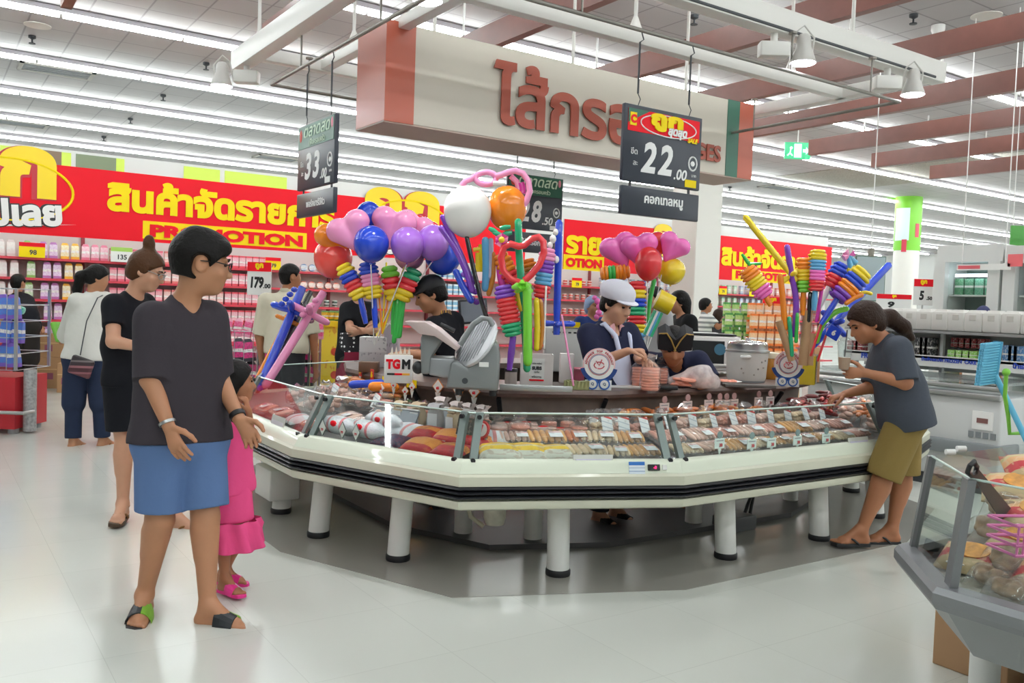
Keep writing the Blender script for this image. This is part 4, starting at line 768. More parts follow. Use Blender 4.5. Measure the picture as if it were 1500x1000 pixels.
# --- bending man with the dark hat
f0 = ond(985, 560, 6.2); A0 = yaw(84)
p = Person('salesman in a dark two-pointed hat bending over the counter beside the saleswoman', f0, A0, 1.64, h=.0062, headk=1.08, head=(yaw(94), math.radians(-28), 0), build=1.1, D=6.0,
    px=dict(hd=(986, 508, -.22), nk=(986, 530, -.06), sR=(950, 530, -.05), sL=(1024, 528, -.05), eR=(936, 556, -.12), eL=(1040, 556, -.12), wR=(948, 560, -.3), wL=(1034, 560, -.3), ws=(988, 600, .1)), skin=SKIN3)
p.body(toes=False); p.hair(HAIR, .014); p.top('navy_shirt', nv, .013, 1.0, -.05, 1.3, vneck=.05, drape=.02); p.bottoms('trousers', TD, .012, .97, .1, 1.4); p.sandals(BLACK, BLACK, 'slide', name='shoe')
J = p.J
for q in (-1, 1): m = MB(); m.tube([J['nk'] - p.tw * .22 + p.tf * .13 + p.rt * .075 * q, J['nk'] - p.tw * .09 + p.tf * .12 + p.rt * .08 * q, J['nk'] + p.tw * .01 + p.tf * .05 + p.rt * .085 * q], .017, 8); m.build('apron_strap', ap, p.th, True)
hm = mat('hat_black', '#15161c', .7); K = p.hk
for q in (-1, 1):
    m = MB(); out = [(-.005 * q, .02), (.105 * q, .035), (.108 * q, .14), (.06 * q, .155), (0, .105)]; out = out if q > 0 else out[::-1]
    T = Matrix.Translation(p.hp((0, .035, .0))) @ Matrix((p.HR @ np.array([[1, 0, 0], [0, 0, -1], [0, 1, 0]])).tolist()).to_4x4() @ Matrix.Scale(K, 4)
    m.loft([[(x, y, -.06) for x, y in out], [(x, y, .06 if abs(x) < .07 else .03) for x, y in out]], T=T); m.build('hat', hm, p.th)
    m = MB(); m.tube([(-.005 * q, .03, -.066), (.03 * q, .11, -.066), (.06 * q, .155, -.066), (.105 * q, .14, -.05)], .005, 6, T=T); m.build('hat_piping', mat('gold_trim', '#a98742', .4), p.th, True)
# --- worker with black cap at the slicer
f0 = ond(650, 540, 5.95); A0 = yaw(150)
p = Person('worker in black cap and patterned collar at the meat slicer, facing left', f0, A0, 1.62, h=.0062, headk=1.05, head=(yaw(168), math.radians(-25), 0), build=1.05, D=5.9,
    px=dict(hd=(631, 432, -.05), nk=(648, 464, 0), sR=(664, 470, .1), sL=(636, 478, -.12), eR=(668, 520, .1), eL=(628, 520, -.15), wR=(640, 522, -.1), wL=(590, 517, -.2)), skin=SKIN)
p.hand['L'] = dict(curl=.5, d=-np.array(cr) - np.array((0, 0, .2)), n=(0, 0, -1)); p.body(toes=False); p.hair(HAIR, .012, nape=-.07)
cm = mat('cap_black', '#131417', .6); S = SDF(); K = p.hk; S.ell(p.hp((0, -.012, .045)), tuple(np.array((.092, .11, .092)) * K), .02, p.HR, [(p.hp((0, 0, .035)), p.HR @ nrm((0, .1, -1)))]); S.ell(p.hp((0, .1, .05)), tuple(np.array((.07, .075, .012)) * K), .02, p.HR); P, F = S.mesh(.005); nmesh('cap', P, F, cm, p.th, 1)
p.top('shirt', cloth('cloth_black'), .013, .9, -.05, 1.2, drape=.02); p.bottoms('trousers', TD, .012, .97, .1, 1.4); p.sandals(BLACK, BLACK, 'slide', name='shoe'); S = SDF(); J = p.J; S.cone(J['nk'] - p.tw * .02, J['nk'] + p.tw * .035, .085, .066, .01, .85, p.tf); P, F = S.mesh(.006, [(J['nk'] - p.tw * .06, -p.tw), (J['nk'] + p.tw * .05, p.tw)]); nmesh('patterned_collar', P, F, bands('collar_pattern', [(0, '#1a1712'), (.25, '#d8a032'), (.5, '#1d1a16'), (.7, '#c2702a'), (.85, '#20150f')], axis=0, rep=6, noise=.5, ncol='#1b1714'), p.th, 1)
# --- woman choosing sausages on the right
f = ctr((1248, 800), (1302, 795)); A0 = yaw(176)
p = Person('woman in slate T-shirt and khaki shorts bending over the counter, iced drink in hand', f, A0, 1.64, h=.0062, headk=1.08, head=(yaw(172), math.radians(-30), 0), build=1.22, D=5.42, skin=SKIN3, toes=(0, 0),
    px=dict(hd=(1269, 474, 0), nk=(1297, 500, 0), sL=(1316, 510, -.17), sR=(1296, 512, .16), eL=(1326, 560, -.22), wL=(1268, 546, -.2), eR=(1278, 566, .12), wR=(1238, 577, .1), ws=(1322, 568, 0), hL=(1330, 612, -.09), hR=(1322, 612, .09), kL=(1291, 705, -.08), kR=(1321, 700, .08), aL=(1262, 777, -.06), aR=(1307, 775, .08)))
p.hand['L'] = dict(curl=.6, d=-np.array(cr), n=np.array(cf) * .9 + np.array((0, 0, .1)), grip=(0, 0, 1)); p.hand['R'] = dict(curl=.5, d=-np.array(cr) - np.array((0, 0, .35)), n=(0, 0, -1)); p.body()
p.hair(HAIRB, .016, extra=[((0, -.09, .0), (0, -.15, -.04), .045, .05), ((0, -.15, -.04), (0, -.2, -.13), .05, .045), ((0, -.2, -.13), (0, -.22, -.22), .042, .018), ((.05, .03, .0), (.06, .02, -.05), .012, .006)])
p.top('t_shirt', cloth('tee_slate', '#464b55'), .016, .95, -.05, 1.35, drape=.062); p.bottoms('cargo_shorts', cloth('shorts_khaki', '#85703f'), .012, .47, .06, 1.45); p.sandals(BLACK, BLACK, 'thong')
c0 = ond(1237, 527, 5.24); cup = thing('iced_drink_cup', 'clear plastic cup of iced milk tea in the hand of the woman in slate', 'cup', c0 - Vector((0, 0, .06))); fm = glassmat('clear_plastic', '#eef3f2', .1, .1)
MB().lathe([(.03, 0), (.043, .15), (.046, .152), (.046, .158), (.034, .185), (.008, .2)], 20).build('cup', fm, cup, True); MB().lathe([(.0, .004), (.028, .004), (.036, .075), (0, .075)], 20).build('milk_tea', mat('milk_tea', '#b98a68', .3), cup, True); MB().cyl((0, 0, .08), (.012, 0, .24), .004, 8).build('straw', BLACK, cup, True)
# --- shoppers in the background
def shopper(label, x, y, D, H, hd, headyaw, col, skin=SKIN, hair=HAIR, px=None, h=.011, extra=None, face=False, sleeve=.7, cname='shirt', legs='#3a3632', build=1.0, nape=-.075):
    f0 = ond(x, y, D); p = Person(label, f0, hd, H, h=h, head=headyaw, D=D, px=px or {}, skin=skin, build=build); p.body(face=face, toes=False); p.hair(hair, .016, extra=extra, nape=nape); p.top(cname, col if not isinstance(col, str) else cloth('cloth_' + col[1:], col), .013, sleeve, -.05, 1.2, drape=.025); p.bottoms('trousers', cloth('cloth_' + legs[1:], legs), .012, .97, .1, 1.4); p.sandals(BLACK, BLACK, 'slide', name='shoe'); return p
shopper('boy in grey and white striped polo reaching to the green boxes', 1033, 480, 13.2, 1.55, yaw(10), (yaw(0), 0, 0), bands('stripe_polo', [(0, '#e8e8e6'), (.55, '#8b8e90')], rep=9, rough=.8), px=dict(hd=(1034, 448, 0), nk=(1031, 460, 0), eR=(1052, 479, -.2), wR=(1074, 467, -.2), sR=(1040, 467, -.12)), face=True, skin=SKIN3)
shopper('person with dark brown hair behind the boy in the striped polo', 1053, 480, 13.9, 1.5, yaw(-40), (yaw(-40), 0, 0), '#3a3a3d', hair=HAIRB, px=dict(hd=(1053, 463, 0), nk=(1053, 476, 0)), extra=[((0, -.06, 0), (0, -.07, -.16), .075, .06)], nape=-.15)
shopper('woman with long black hair and black jacket behind the bending salesman', 1000, 480, 8.6, 1.62, yaw(170), (yaw(170), 0, 0), '#17181b', px=dict(hd=(994, 444, 0), nk=(1000, 466, 0)), h=.009, extra=[((0, -.06, 0), (0, -.07, -.16), .075, .06)], nape=-.16, sleeve=1.6)
shopper('man in light grey shirt half hidden behind the red and pink balloons', 958, 480, 8.2, 1.68, yaw(160), (yaw(150), 0, 0), '#a5a7a8', px=dict(hd=(958, 440, 0), nk=(962, 462, 0)), h=.009, face=True)
shopper('person in blue headscarf behind the white-capped saleswoman', 868, 480, 9.0, 1.55, yaw(60), (yaw(60), 0, 0), '#2d3f78', px=dict(hd=(869, 450, 0), nk=(868, 470, 0)), h=.009, face=True, hair=mat('scarf_blue', '#8da3c8', .8))
p = shopper('person in black top, polka dot waist and maroon skirt behind the counter', 522, 500, 8.4, 1.6, yaw(60), (yaw(60), 0, 0), '#16171b', px=dict(hd=(525, 420, 0), nk=(524, 445, 0), sR=(508, 452, 0), sL=(541, 452, 0), eR=(513, 482, -.15), eL=(548, 482, -.15), wR=(534, 484, -.3), wL=(528, 486, -.3)), h=.0095, face=True, skin=SKIN2)
def dots():
    m = mat('polka_dots', '#17171c', .8); nt = m.node_tree; N = nt.nodes.new; L = nt.links.new; tc = N('ShaderNodeTexCoord'); v = N('ShaderNodeTexVoronoi'); v.inputs['Scale'].default_value = 24; v.inputs['Randomness'].default_value = .25; g = N('ShaderNodeMath'); g.operation = 'LESS_THAN'; g.inputs[1].default_value = .3
    mx = N('ShaderNodeMix'); mx.data_type = 'RGBA'; mx.inputs[6].default_value = lin('#17171c'); mx.inputs[7].default_value = lin('#f1f1f1'); L(tc.outputs['Object'], v.inputs['Vector']); L(v.outputs['Distance'], g.inputs[0]); L(g.outputs[0], mx.inputs[0]); L(mx.outputs[2], nt.nodes['Principled BSDF'].inputs['Base Color']); return m
mid = (p.J['hL'] + p.J['hR']) / 2; S = SDF(); S.cone(mid + p.up * .23, mid + p.up * .07, .165, .18, .01, .85, p.tf); P, F = S.mesh(.01, [(mid + p.up * .25, p.up), (mid + p.up * .06, -p.up)]); nmesh('polka_dot_waistband', P, F, dots(), p.th, 1); p.skirt('skirt', cloth('skirt_maroon', '#7d2238'), .5, .185, .23, .08, .9)
p0 = ond(1440, 462, 9.5); p = shopper('person with dark blue cap behind the white jugs on the freezer', 1440, 480, 10.2, 1.45, yaw(-60), (yaw(-60), 0, 0), '#e6e3df', px=dict(hd=(1440, 462, 0), nk=(1440, 480, 0)), hair=mat('cap_blue', '#3d416b', .7))
# ------------------------------------------------------------------ the sausage island: refrigerated cases round a wooden service counter
RIB = mat('bumper_black', '#1c1d22', 0.35); RAIL = mat('rail_cream_light_tint', '#dfe6d3', 0.25, coat=0.4); DECK = mat('deck_grey', '#5d6063', 0.4, 0.3); POST = mat('post_grey', '#76827f', 0.35, 0.4)  # rail: the greenish tint of the lights is painted into its cream
GLASS = glassmat('case_glass', '#fafdfc', 0.1); LEGW = mat('leg_white', '#e9e9e6', 0.35); RUB = mat('rubber', '#15161a', 0.6)
INS = {}
def ins(s):
    if s not in INS: INS[s] = [Vector(p) for p in inset(ISL, s)]
    return INS[s]
def EP(e, u, s, z):                      # point on side e (0 = left end, 1 = right end), s inwards
    P = ins(round(s, 4)); p = P[e].lerp(P[(e + 1) % 12], u); return Vector((p.x, p.y, z))
def ED(e): d = (Vector(ISL[(e + 1) % 12]) - Vector(ISL[e])); return d.normalized(), d.length
def ET(e, t, s, z, tilt=0.0, spin=0.0, roll=0.0): # frame on side e, t metres from its left end: x along the side, y inwards
    d, L = ED(e); n = Vector((-d.y, d.x)); p = Vector(ISL[e]) + d * t + n * s
    return Matrix.Translation((p.x, p.y, z)) @ rotz(math.atan2(d.y, d.x) + spin) @ Matrix.Rotation(tilt, 4, 'X') @ Matrix.Rotation(roll, 4, 'Y')
def epx(e, x, y, s):                     # where a sight line meets the vertical plane of side e at inset s: (t, z)
    d, L = ED(e); n = Vector((-d.y, d.x)); q = Vector(ISL[e]) + n * s; r = ray(x, y); k = (q.x * n.x + q.y * n.y) / (r.x * n.x + r.y * n.y); P = Vector((0, 0, CAMH)) + r * k; return (Vector((P.x, P.y)) - Vector(ISL[e])).dot(d), P.z
def strip(mb, e, prof, closed=True):
    R = [[tuple(EP(e, u, s, z)) for s, z in prof] for u in (0.0, 1.0)]; return mb.loft([R[1], R[0]], closed, closed, closed=closed)
DZ = lambda s: 0.628 + (s - 0.1) * 0.075
names = {0: 'left side', 1: 'left front corner', 2: 'front', 3: 'long right side', 4: 'right front corner', 5: 'far right corner', 10: 'far back', 11: 'far left corner'}
CASES = {}
for e in (0, 1, 2, 3, 4, 5, 10, 11):
    d, L = ED(e); c = EP(e, .5, .5, 0); th = thing('display_case', f'cream display case with black ribbed bumper, {names[e]} of the sausage island', 'display case', c, 0, 'island display cases'); CASES[e] = th
    inv = Matrix.Translation(-c)
    def put(m, nm, mt, par=th, sm=False): o = m.build(nm, mt, par, sm); o.matrix_parent_inverse = Matrix.Identity(4); o.data.transform(inv); return o
    put(strip(MB(), e, [(.3, .40), (.03, .402), (.008, .412), (.0, .43), (.0, .452), (.02, .456), (.02, .524), (.0, .526), (.0, .572), (.012, .585), (.12, .585), (.85, .64), (.95, .64), (.95, .42)]), 'body', CREAM, sm=30)
    m = MB()
    for k in range(3): z = .459 + k * .0225; strip(m, e, [(.02, z), (-.006, z + .003), (-.014, z + .0105), (-.006, z + .018), (.02, z + .021)])
    put(m, 'bumper', RIB, sm=40)
    put(strip(MB(), e, [(.012, .586), (.022, .6), (.04, .634), (.055, .645), (.088, .648), (.1, .62), (.1, .587)]), 'rail', RAIL, sm=40)
    put(strip(MB(), e, [(.1, .612), (.1, .624), (.3, .64), (.3, .655), (.52, .668), (.52, .69), (.84, .70), (.84, .66)]), 'deck', DECK)
    put(strip(MB(), e, [(.084, .64), (.21, .86), (.216, .858), (.09, .638)]), 'glass_front', GLASS)
    put(strip(MB(), e, [(.205, .861), (.215, .866), (.222, .861), (.213, .855)]), 'glass_edge', mat('glass_edge', '#cfe3dc', .15))
    for u in (0.045 / L, 1 - 0.045 / L):
        m = MB(); a = EP(e, u, .075, .61); b = EP(e, u, .212, .865); dd = Vector((d.x, d.y, 0)) * .02; nn = Vector((-d.y, d.x, 0)) * .012
        m.loft([[a - dd - nn, a + dd - nn, a + dd + nn, a - dd + nn], [b - dd - nn, b + dd - nn, b + dd + nn, b - dd + nn]]); po = put(m, 'post', POST)
        for q, (s, z) in enumerate(((.075, .645), (.19, .845))): v = EP(e, u, s, z); w = Vector((-d.y, d.x, 0)); put(MB().cyl(v - w * .012, v - w * .03, .012, 10), 'bolt', BLACK, po)
    lp = {3: [.62, 1.48], 0: [.45, 1.1]}.get(e, [L * .5] if e in (2, 1, 4) else [L * .5])
    for t in lp:
        v = Vector(ET(e, t, .25, 0).translation); w = Vector(ET(e, t, .285, .43).translation); m = MB(); m.cyl((v.x, v.y, .02), (w.x, w.y, .43), .06, 24); lg = put(m, 'leg', LEGW, sm=40); put(MB().lathe([(.064, 0), (.067, .01), (.067, .03), (.062, .036)], 24, c=(v.x, v.y, 0)), 'foot', RUB, lg, True)
    if e in (2, 1, 3, 4):
        v = ET(e, L * .5, .85, 0).translation; put(MB().cyl((v.x, v.y, .02), (v.x, v.y, .43), .055, 20), 'inner_leg', LEGW, sm=40); a = EP(e, .05, .55, .36); b = EP(e, .95, .55, .36); put(MB().tube([a, b], .03, 8), 'crossbar', LEGW, sm=True)
# under-island fittings
th = thing('drain_trap', 'white drain bottle and pipe hanging under the front case', 'drain', T=ET(2, .28, .5, .2)); m = MB(); m.lathe([(.0, 0), (.05, .012), (.062, .05), (.062, .22)], 20); m.build('bottle', mat('drain_white', '#c9c6b8', .5, noise=.15), th, True)
m = MB(); m.tube([(-.01, .0, .2), (-.12, 0, .22), (-.16, .02, .18), (-.13, .03, .05), (-.06, .0, .0)], .013, 8); m.build('hose', mat('hose_cream', '#bfb9a4', .5), th, True)
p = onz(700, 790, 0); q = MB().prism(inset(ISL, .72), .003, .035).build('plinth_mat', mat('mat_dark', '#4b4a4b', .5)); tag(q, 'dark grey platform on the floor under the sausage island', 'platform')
p = onz(1075, 775, 0); th = thing('compressor', 'grey pump with coiled black hose on the floor under the right case', 'pump', p); MB().box((0, 0, .05), (.26, .16, .1), bev=.015).build('housing', mat('pump_grey', '#5c5d5f', .5), th, 40); m = MB(); m.tube([(.1, 0, .1), (.16, 0, .22), (.12, .05, .3), (-.05, .1, .34)], .012, 8); m.tube([(.14, .0, .02), (.2, .02, .2), (.13, .06, .33)], .012, 8); m.build('hose', BLACK, th, True)
tag(MB().box((0, 0, .12), (.3, .2, .2), bev=.01, T=Matrix.Translation(onz(405, 748, 0)) @ rotz(PI / 2) @ Matrix.Translation((0, 0, .08))).build('junction_box', LEGW, None, 40), 'white box fixed under the left side of the island', 'box')
# service counter
ct = thing('service_counter', 'dark wooden service counter ring above the display cases', 'counter', (4.2, 5.3, 0)); ci = Matrix.Translation((-4.2, -5.3, 0))
def ring(prof, nm, m, sides=range(12), sm=False):
    for e in sides:
        k = strip(MB(), e, prof); o = k.build(nm, m, ct, sm); o.data.transform(ci)
SD = (0, 1, 2, 3, 4, 5, 6, 7, 8, 9, 10, 11)
ring([(.81, .88), (.80, .9), (.81, .922), (1.38, .922), (1.38, .88)], 'worktop', WOOD); ring([(.90, .64), (.88, .88), (.92, .88), (.94, .64)], 'apron', mat('wood_grey', '#75675f', .5, noise=.2, nscale=7)); ring([(.86, .74), (.86, .752), (.92, .752), (.92, .74)], 'ledge', mat('ledge_grey', '#827a78', .4, .3), (0, 1, 2, 3, 4, 5))
for e in (1, 2, 3, 4):
    m = MB(); P = EP(e, 0, .86, 0); dirn = (EP(e, 0, .86, 0) - EP(e, 0, .6, 0)).normalized(); m.tube([P - dirn * .03 + Vector((0, 0, .87)), P + dirn * .03 + Vector((0, 0, .78))], .016, 6); o = m.build('bracket', BLACK, ct); o.data.transform(ci)
# ------------------------------------------------------------------ packs on the decks
FILM = glassmat('pack_film', '#fdfcfb', .1, .07, '#ffffff', .12, .07); LBL = bands('pack_label', [(0, '#f3f6f8'), (.3, '#c9d3dc'), (.36, '#f3f6f8'), (.55, '#c4cfd9'), (.6, '#f3f6f8'), (.8, '#d4433f'), (.9, '#f3f6f8')], axis=1)
def pillow(mb, w, d, h, n=10, T=None, k=.55):      # sealed pouch: fat in the middle, thin edges
    R = []
    for j in range(n + 1):
        v = -1 + 2 * j / n; top = []; bot = []
        for i in range(n + 1):
            u = -1 + 2 * i / n; f = ((1 - abs(u) ** 2.6) * (1 - abs(v) ** 2.6)) ** k; top.append((u * w / 2, v * d / 2, h * (.12 + .88 * f) * (1 + .05 * math.sin(7 * u + 3 * v)))); bot.append((u * w / 2, v * d / 2, 0))
        R.append(top + bot[::-1])
    return mb.loft(R, True, True, T)
def bag(mb, w, d, h, T=None, seed=0, neck=.3):      # standing clear bag gathered at the top
    r = random.Random(seed); R = []; N = 18
    for z, k in ((0, .8), (.12, 1), (.45, .98), (.68, .85), (.8, neck * 1.5), (.87, neck * 1.15), (1, neck * 1.9)):
        R.append([(w / 2 * k * math.copysign(abs(math.cos(a * 2 * PI / N)) ** .7, math.cos(a * 2 * PI / N)) * (1 + r.uniform(-.06, .06) * (4 if z > .75 else 1)), d / 2 * k * math.copysign(abs(math.sin(a * 2 * PI / N)) ** .7, math.sin(a * 2 * PI / N)) * (1 + r.uniform(-.06, .06) * (4 if z > .75 else 1)), z * h + (r.uniform(-.02, .02) if z == 1 else 0)) for a in range(N)])
    return mb.loft(R, True, True, T)
def saus(mb, a, b, r, bend=.0, n=7):
    a, b = Vector(a), Vector(b); c = (a + b) / 2 + Vector((0, 0, bend)); P = [a.lerp(c, t).lerp(c.lerp(b, t), t) for t in [i / n for i in range(n + 1)]]; rr = [r * (.45 if i in (0, n) else (.85 if i in (1, n - 1) else 1)) for i in range(n + 1)]; return mb.tube(P, rr, 8)
MEAT = {k: mat('meat_' + k, c, .35, noise=.1, nscale=30, coat=.25) for k, c in dict(pink='#e3a493', tan='#dfa964', pale='#ecc6b6', brown='#b4683f', red='#b03636', ham='#ec9d86', cream='#f0d8b2', dark='#6e2f30', orange='#d98043', blush='#e3b9ae').items()}
PROTO = {}
def proto(kind):
    if kind in PROTO: return PROTO[kind]
    if kind[0] == 'S':                                # flat film pack of sausages side by side: S<meat>
        th = thing('sausage_pack', '', 'sausage pack'); n = 6
        for i in range(n): saus(MB(), (-.085 + .034 * i, -.06, .02), (-.085 + .034 * i, .06, .02), .0168).build('sausage', MEAT[kind[1:]], th, True)
        pillow(MB(), .235, .165, .045).build('film', FILM, th, True); MB().box((.04, -.02, .044), (.07, .06, .002)).build('label', LBL, th)
    elif kind[0] == 'B':                              # standing clear bag of short sausages: B<meat>
        th = thing('sausage_bag', '', 'sausage bag'); r = random.Random(hash(kind) % 99 if 0 else len(kind)); k = 0
        for z in (.02, .05, .075):
            for x in (-.055, -.018, .02, .057): saus(MB(), (x, -.045, z + r.uniform(-.006, .006)), (x + r.uniform(-.02, .02), .045, z), .0175, .008).build('sausage', MEAT[kind[1:]], th, True)
        bag(MB(), .185, .13, .165, seed=3).build('film', FILM, th, True); MB().box((0, 0, 0), (.075, .1, .002), T=TR(.012, -.063, .085, .1, 1.25)).build('label', LBL, th)
    elif kind[0] == 'H':                              # stack of round ham slices in film
        th = thing('ham_pack', '', 'ham pack')
        for i in range(4): MB().lathe([(.0, 0), (.056, 0), (.06, .007), (.06, .013), (.055, .018), (0, .018)], 22, c=(random.uniform(-.004, .004), random.uniform(-.004, .004), .003 + i * .0185)).build('slice', MEAT[kind[1:]], th, True)
        bag(MB(), .145, .14, .14, seed=5, neck=.3).build('film', FILM, th, True)
    elif kind[0] == 'K':                              # block of ham with an oval label
        th = thing('ham_block', '', 'ham block'); MB().box((0, 0, .035), (.17, .1, .07), bev=.014).build('ham', MEAT[kind[1:]], th, 40); MB().box((0, 0, .035), (.178, .108, .075), bev=.016).build('film', FILM, th, 40); MB().ball((0, -.01, .074), (.035, .02, .002), 14).build('label', REDP, th)
    elif kind[0] == 'P':                              # printed vacuum pouch: P<print>
        th = thing('printed_pouch', '', 'meat pouch'); pr = dict(red=bands('print_red', [(0, '#c01d2a'), (.42, '#e8923c'), (.7, '#b3182a')], axis=1, noise=.35, ncol='#5d1420', nscale=5), orange=bands('print_orange', [(0, '#c2212d'), (.2, '#f0a04a'), (.8, '#c7222f')], axis=1, noise=.3, ncol='#d9782f', nscale=4), yellow=bands('print_yellow', [(0, '#f2eee0'), (.3, '#f4cd3c'), (.55, '#e9dcae'), (.66, '#f6c91f')], axis=1, noise=.35, ncol='#b98a6c', nscale=4), navy=bands('print_navy', [(0, '#1d2345'), (.6, '#3b2a4a')], axis=1, noise=.4, ncol='#b02234'), white=bands('print_white', [(0, '#e9e9ee'), (.45, '#dfe3ea'), (.6, '#d98c8c'), (.7, '#eceff3')], axis=0, noise=.2, ncol='#b9c0cb'))[kind[1:]]
        pillow(MB(), .22, .16, .042, 12).build('pouch', pr, th, True); MB().box((0, .074, .012), (.2, .012, .004)).build('seal', mat('seal_clear', '#d9d2cb', .3), th)
    elif kind[0] == 'L':                              # long white wrapped log
        th = thing('wrapped_log', '', 'wrapped sausage log'); m = MB(); m.tube([(-.17, 0, .05), (-.15, 0, .05), (-.1, 0, .052), (0, 0, .054), (.1, 0, .052), (.15, 0, .05), (.17, 0, .05)], [.015, .03, .05, .054, .05, .03, .015], 16); m.build('wrapper', bands('log_wrap', [(0, '#e6e8ee'), (.3, '#d88f92'), (.36, '#eef0f4'), (.64, '#e2888c'), (.7, '#e9ebf0')], axis=0, noise=.3, ncol='#bcc4d2', rough=.25), th, True); MB().ball((0, -.045, .075), (.03, .012, .02), 10).build('label', REDP, th)
    elif kind[0] == 'T':                              # tall cloth-like bag of ham with paper label
        th = thing('tall_bag', '', 'ham bag'); bag(MB(), .12, .09, .165, seed=8, neck=.5).build('bag', mat('bag_' + kind[1:], dict(beige='#c9b493', white='#e3d9d5', grey='#b4b3b4')[kind[1:]], .4, noise=.12), th, True); MB().box((0, -.046, .08), (.07, .003, .08)).build('label', LBL, th)
    elif kind[0] == 'M':                              # bag of raw meat pieces
        th = thing('meat_bag', '', 'meat bag'); r = random.Random(4)
        for i in range(9): MB().ball((r.uniform(-.06, .06), r.uniform(-.04, .04), .03 + .012 * i * .7), (r.uniform(.03, .045), r.uniform(.02, .035), .02), 10, T=None).build('piece', MEAT[kind[1:]], th, True)
        bag(MB(), .2, .15, .14, seed=11, neck=.35).build('film', FILM, th, True)
    elif kind[0] == 'J':                              # single loose sausage
        th = saus(MB(), (-.06, 0, .016), (.06, 0, .016), .0155, .01).build('loose_sausage', MEAT[kind[1:]], None, True)
    PROTO[kind] = [th, False]; return PROTO[kind]
ORD = ['first', 'second', 'third', 'fourth', 'fifth', 'sixth', 'seventh', 'eighth', 'ninth', 'tenth', 'eleventh', 'twelfth', 'thirteenth', 'fourteenth']
CATS = dict(S='sausage pack', B='sausage bag', H='ham pack', K='ham block', P='meat pouch', L='sausage log', T='ham bag', M='meat bag', J='sausage')
def place(kind, T, label, group=None, cat=None):
    pr = proto(kind)
    if not pr[1]: pr[1] = True; o = pr[0]; o.matrix_world = T; o['label'] = label; o['category'] = CATS[kind[0]]
    else: o = dup(pr[0], T, label)
    if 'group' in o and not group: del o['group']
    if group: o['group'] = group
    return o
WORD = dict(S='pack of {} sausages', B='bag of {} sausages', H='stack of {} ham slices', K='{} ham block', P='{} printed pouch', L='white wrapped log', T='{} ham bag', M='bag of {} meat')
cname = {'pink': 'pink', 'tan': 'golden', 'pale': 'pale pink', 'brown': 'brown', 'ham': 'pink', 'cream': 'creamy', 'blush': 'pale', 'red': 'red', 'dark': 'dark', 'orange': 'orange'}
def row(e, s, items, rowname, tilt=0.0, t0=.12, t1=None, dz=0.0, jit=.16, sc=1.0):
    d, L = ED(e); t1 = L - .1 if t1 is None else t1; n = len(items); cnt = {}
    for i, k in enumerate(items):
        if not k: continue
        t = t0 + (t1 - t0) * (i + .5) / n; cnt[k] = cnt.get(k, 0) + 1; tot = items.count(k)
        w = WORD[k[0]].format(cname.get(k[1:], k[1:])); which = '' if tot == 1 else (ORD[cnt[k] - 1] + ' '); side = f'{rowname} row, {names[e]} case'
        lab = f'{which}{w}, {side}' if tot == 1 else f'{which}{w} from the left, {side}'
        t += random.uniform(-.012, .012); place(k, ET(e, t, s + random.uniform(-.015, .015), DZ(s) + .02 + dz, tilt + random.uniform(-.1, .1), random.uniform(-jit, jit)) @ Matrix.Scale(sc * random.uniform(.88, 1.06), 4), lab, f'{cname.get(k[1:], k[1:])} {CATS[k[0]]}s, {names[e]} {rowname} row'.replace('printed ', '') if tot > 1 else None)
Ttl = .42
# left front corner case
row(1, .2, ['Lwhite', 'Lwhite', 'Pnavy', 'Porange', 'Pred'], 'front', .15, .1); row(1, .37, ['Spale', 'Lwhite', 'Pwhite', 'Pred', 'Porange', 'Pred'], 'second', .25, dz=.02); row(1, .54, ['Mpale', 'Tbeige', 'Tbeige', 'Tgrey', 'Tbeige', 'Pnavy', 'Porange'], 'third', 0, dz=.0, sc=.85); row(1, .70, ['Mblush', 'Mblush', 'Hham', 'Twhite', 'Twhite', 'Twhite', 'Twhite', None, None], 'back', 0, dz=.01, sc=.85)
# left side
row(0, .22, ['Spink', 'Spale', 'Pwhite', 'Spink'], 'front', .2); row(0, .42, ['Mblush', 'Spale', 'Mblush', 'Mpale', 'Spale'], 'second', .2, dz=.02); row(0, .64, ['Mblush', 'Bpale', 'Mpale', 'Mblush', 'Bpink'], 'back', 0, dz=.03, sc=.9)
# front
row(2, .2, ['Pyellow', 'Pyellow', 'Pyellow', 'Scream', 'Scream', 'Stan'], 'front', .3, .16); row(2, .38, ['Pwhite', 'Spale', 'Stan', 'Sorange', 'Scream', 'Stan'], 'second', .35, dz=.03); row(2, .56, ['Mpink', 'Hblush', 'Hham', 'Kpale', 'Kham', 'Hham', 'Bcream', 'Bpale'], 'third', 0, dz=.0, sc=.86); row(2, .71, ['Kpale', 'Kblush', 'Hham', 'Hham', 'Bcream', 'Btan'], 'back', 0, .3, dz=.0, sc=.8)
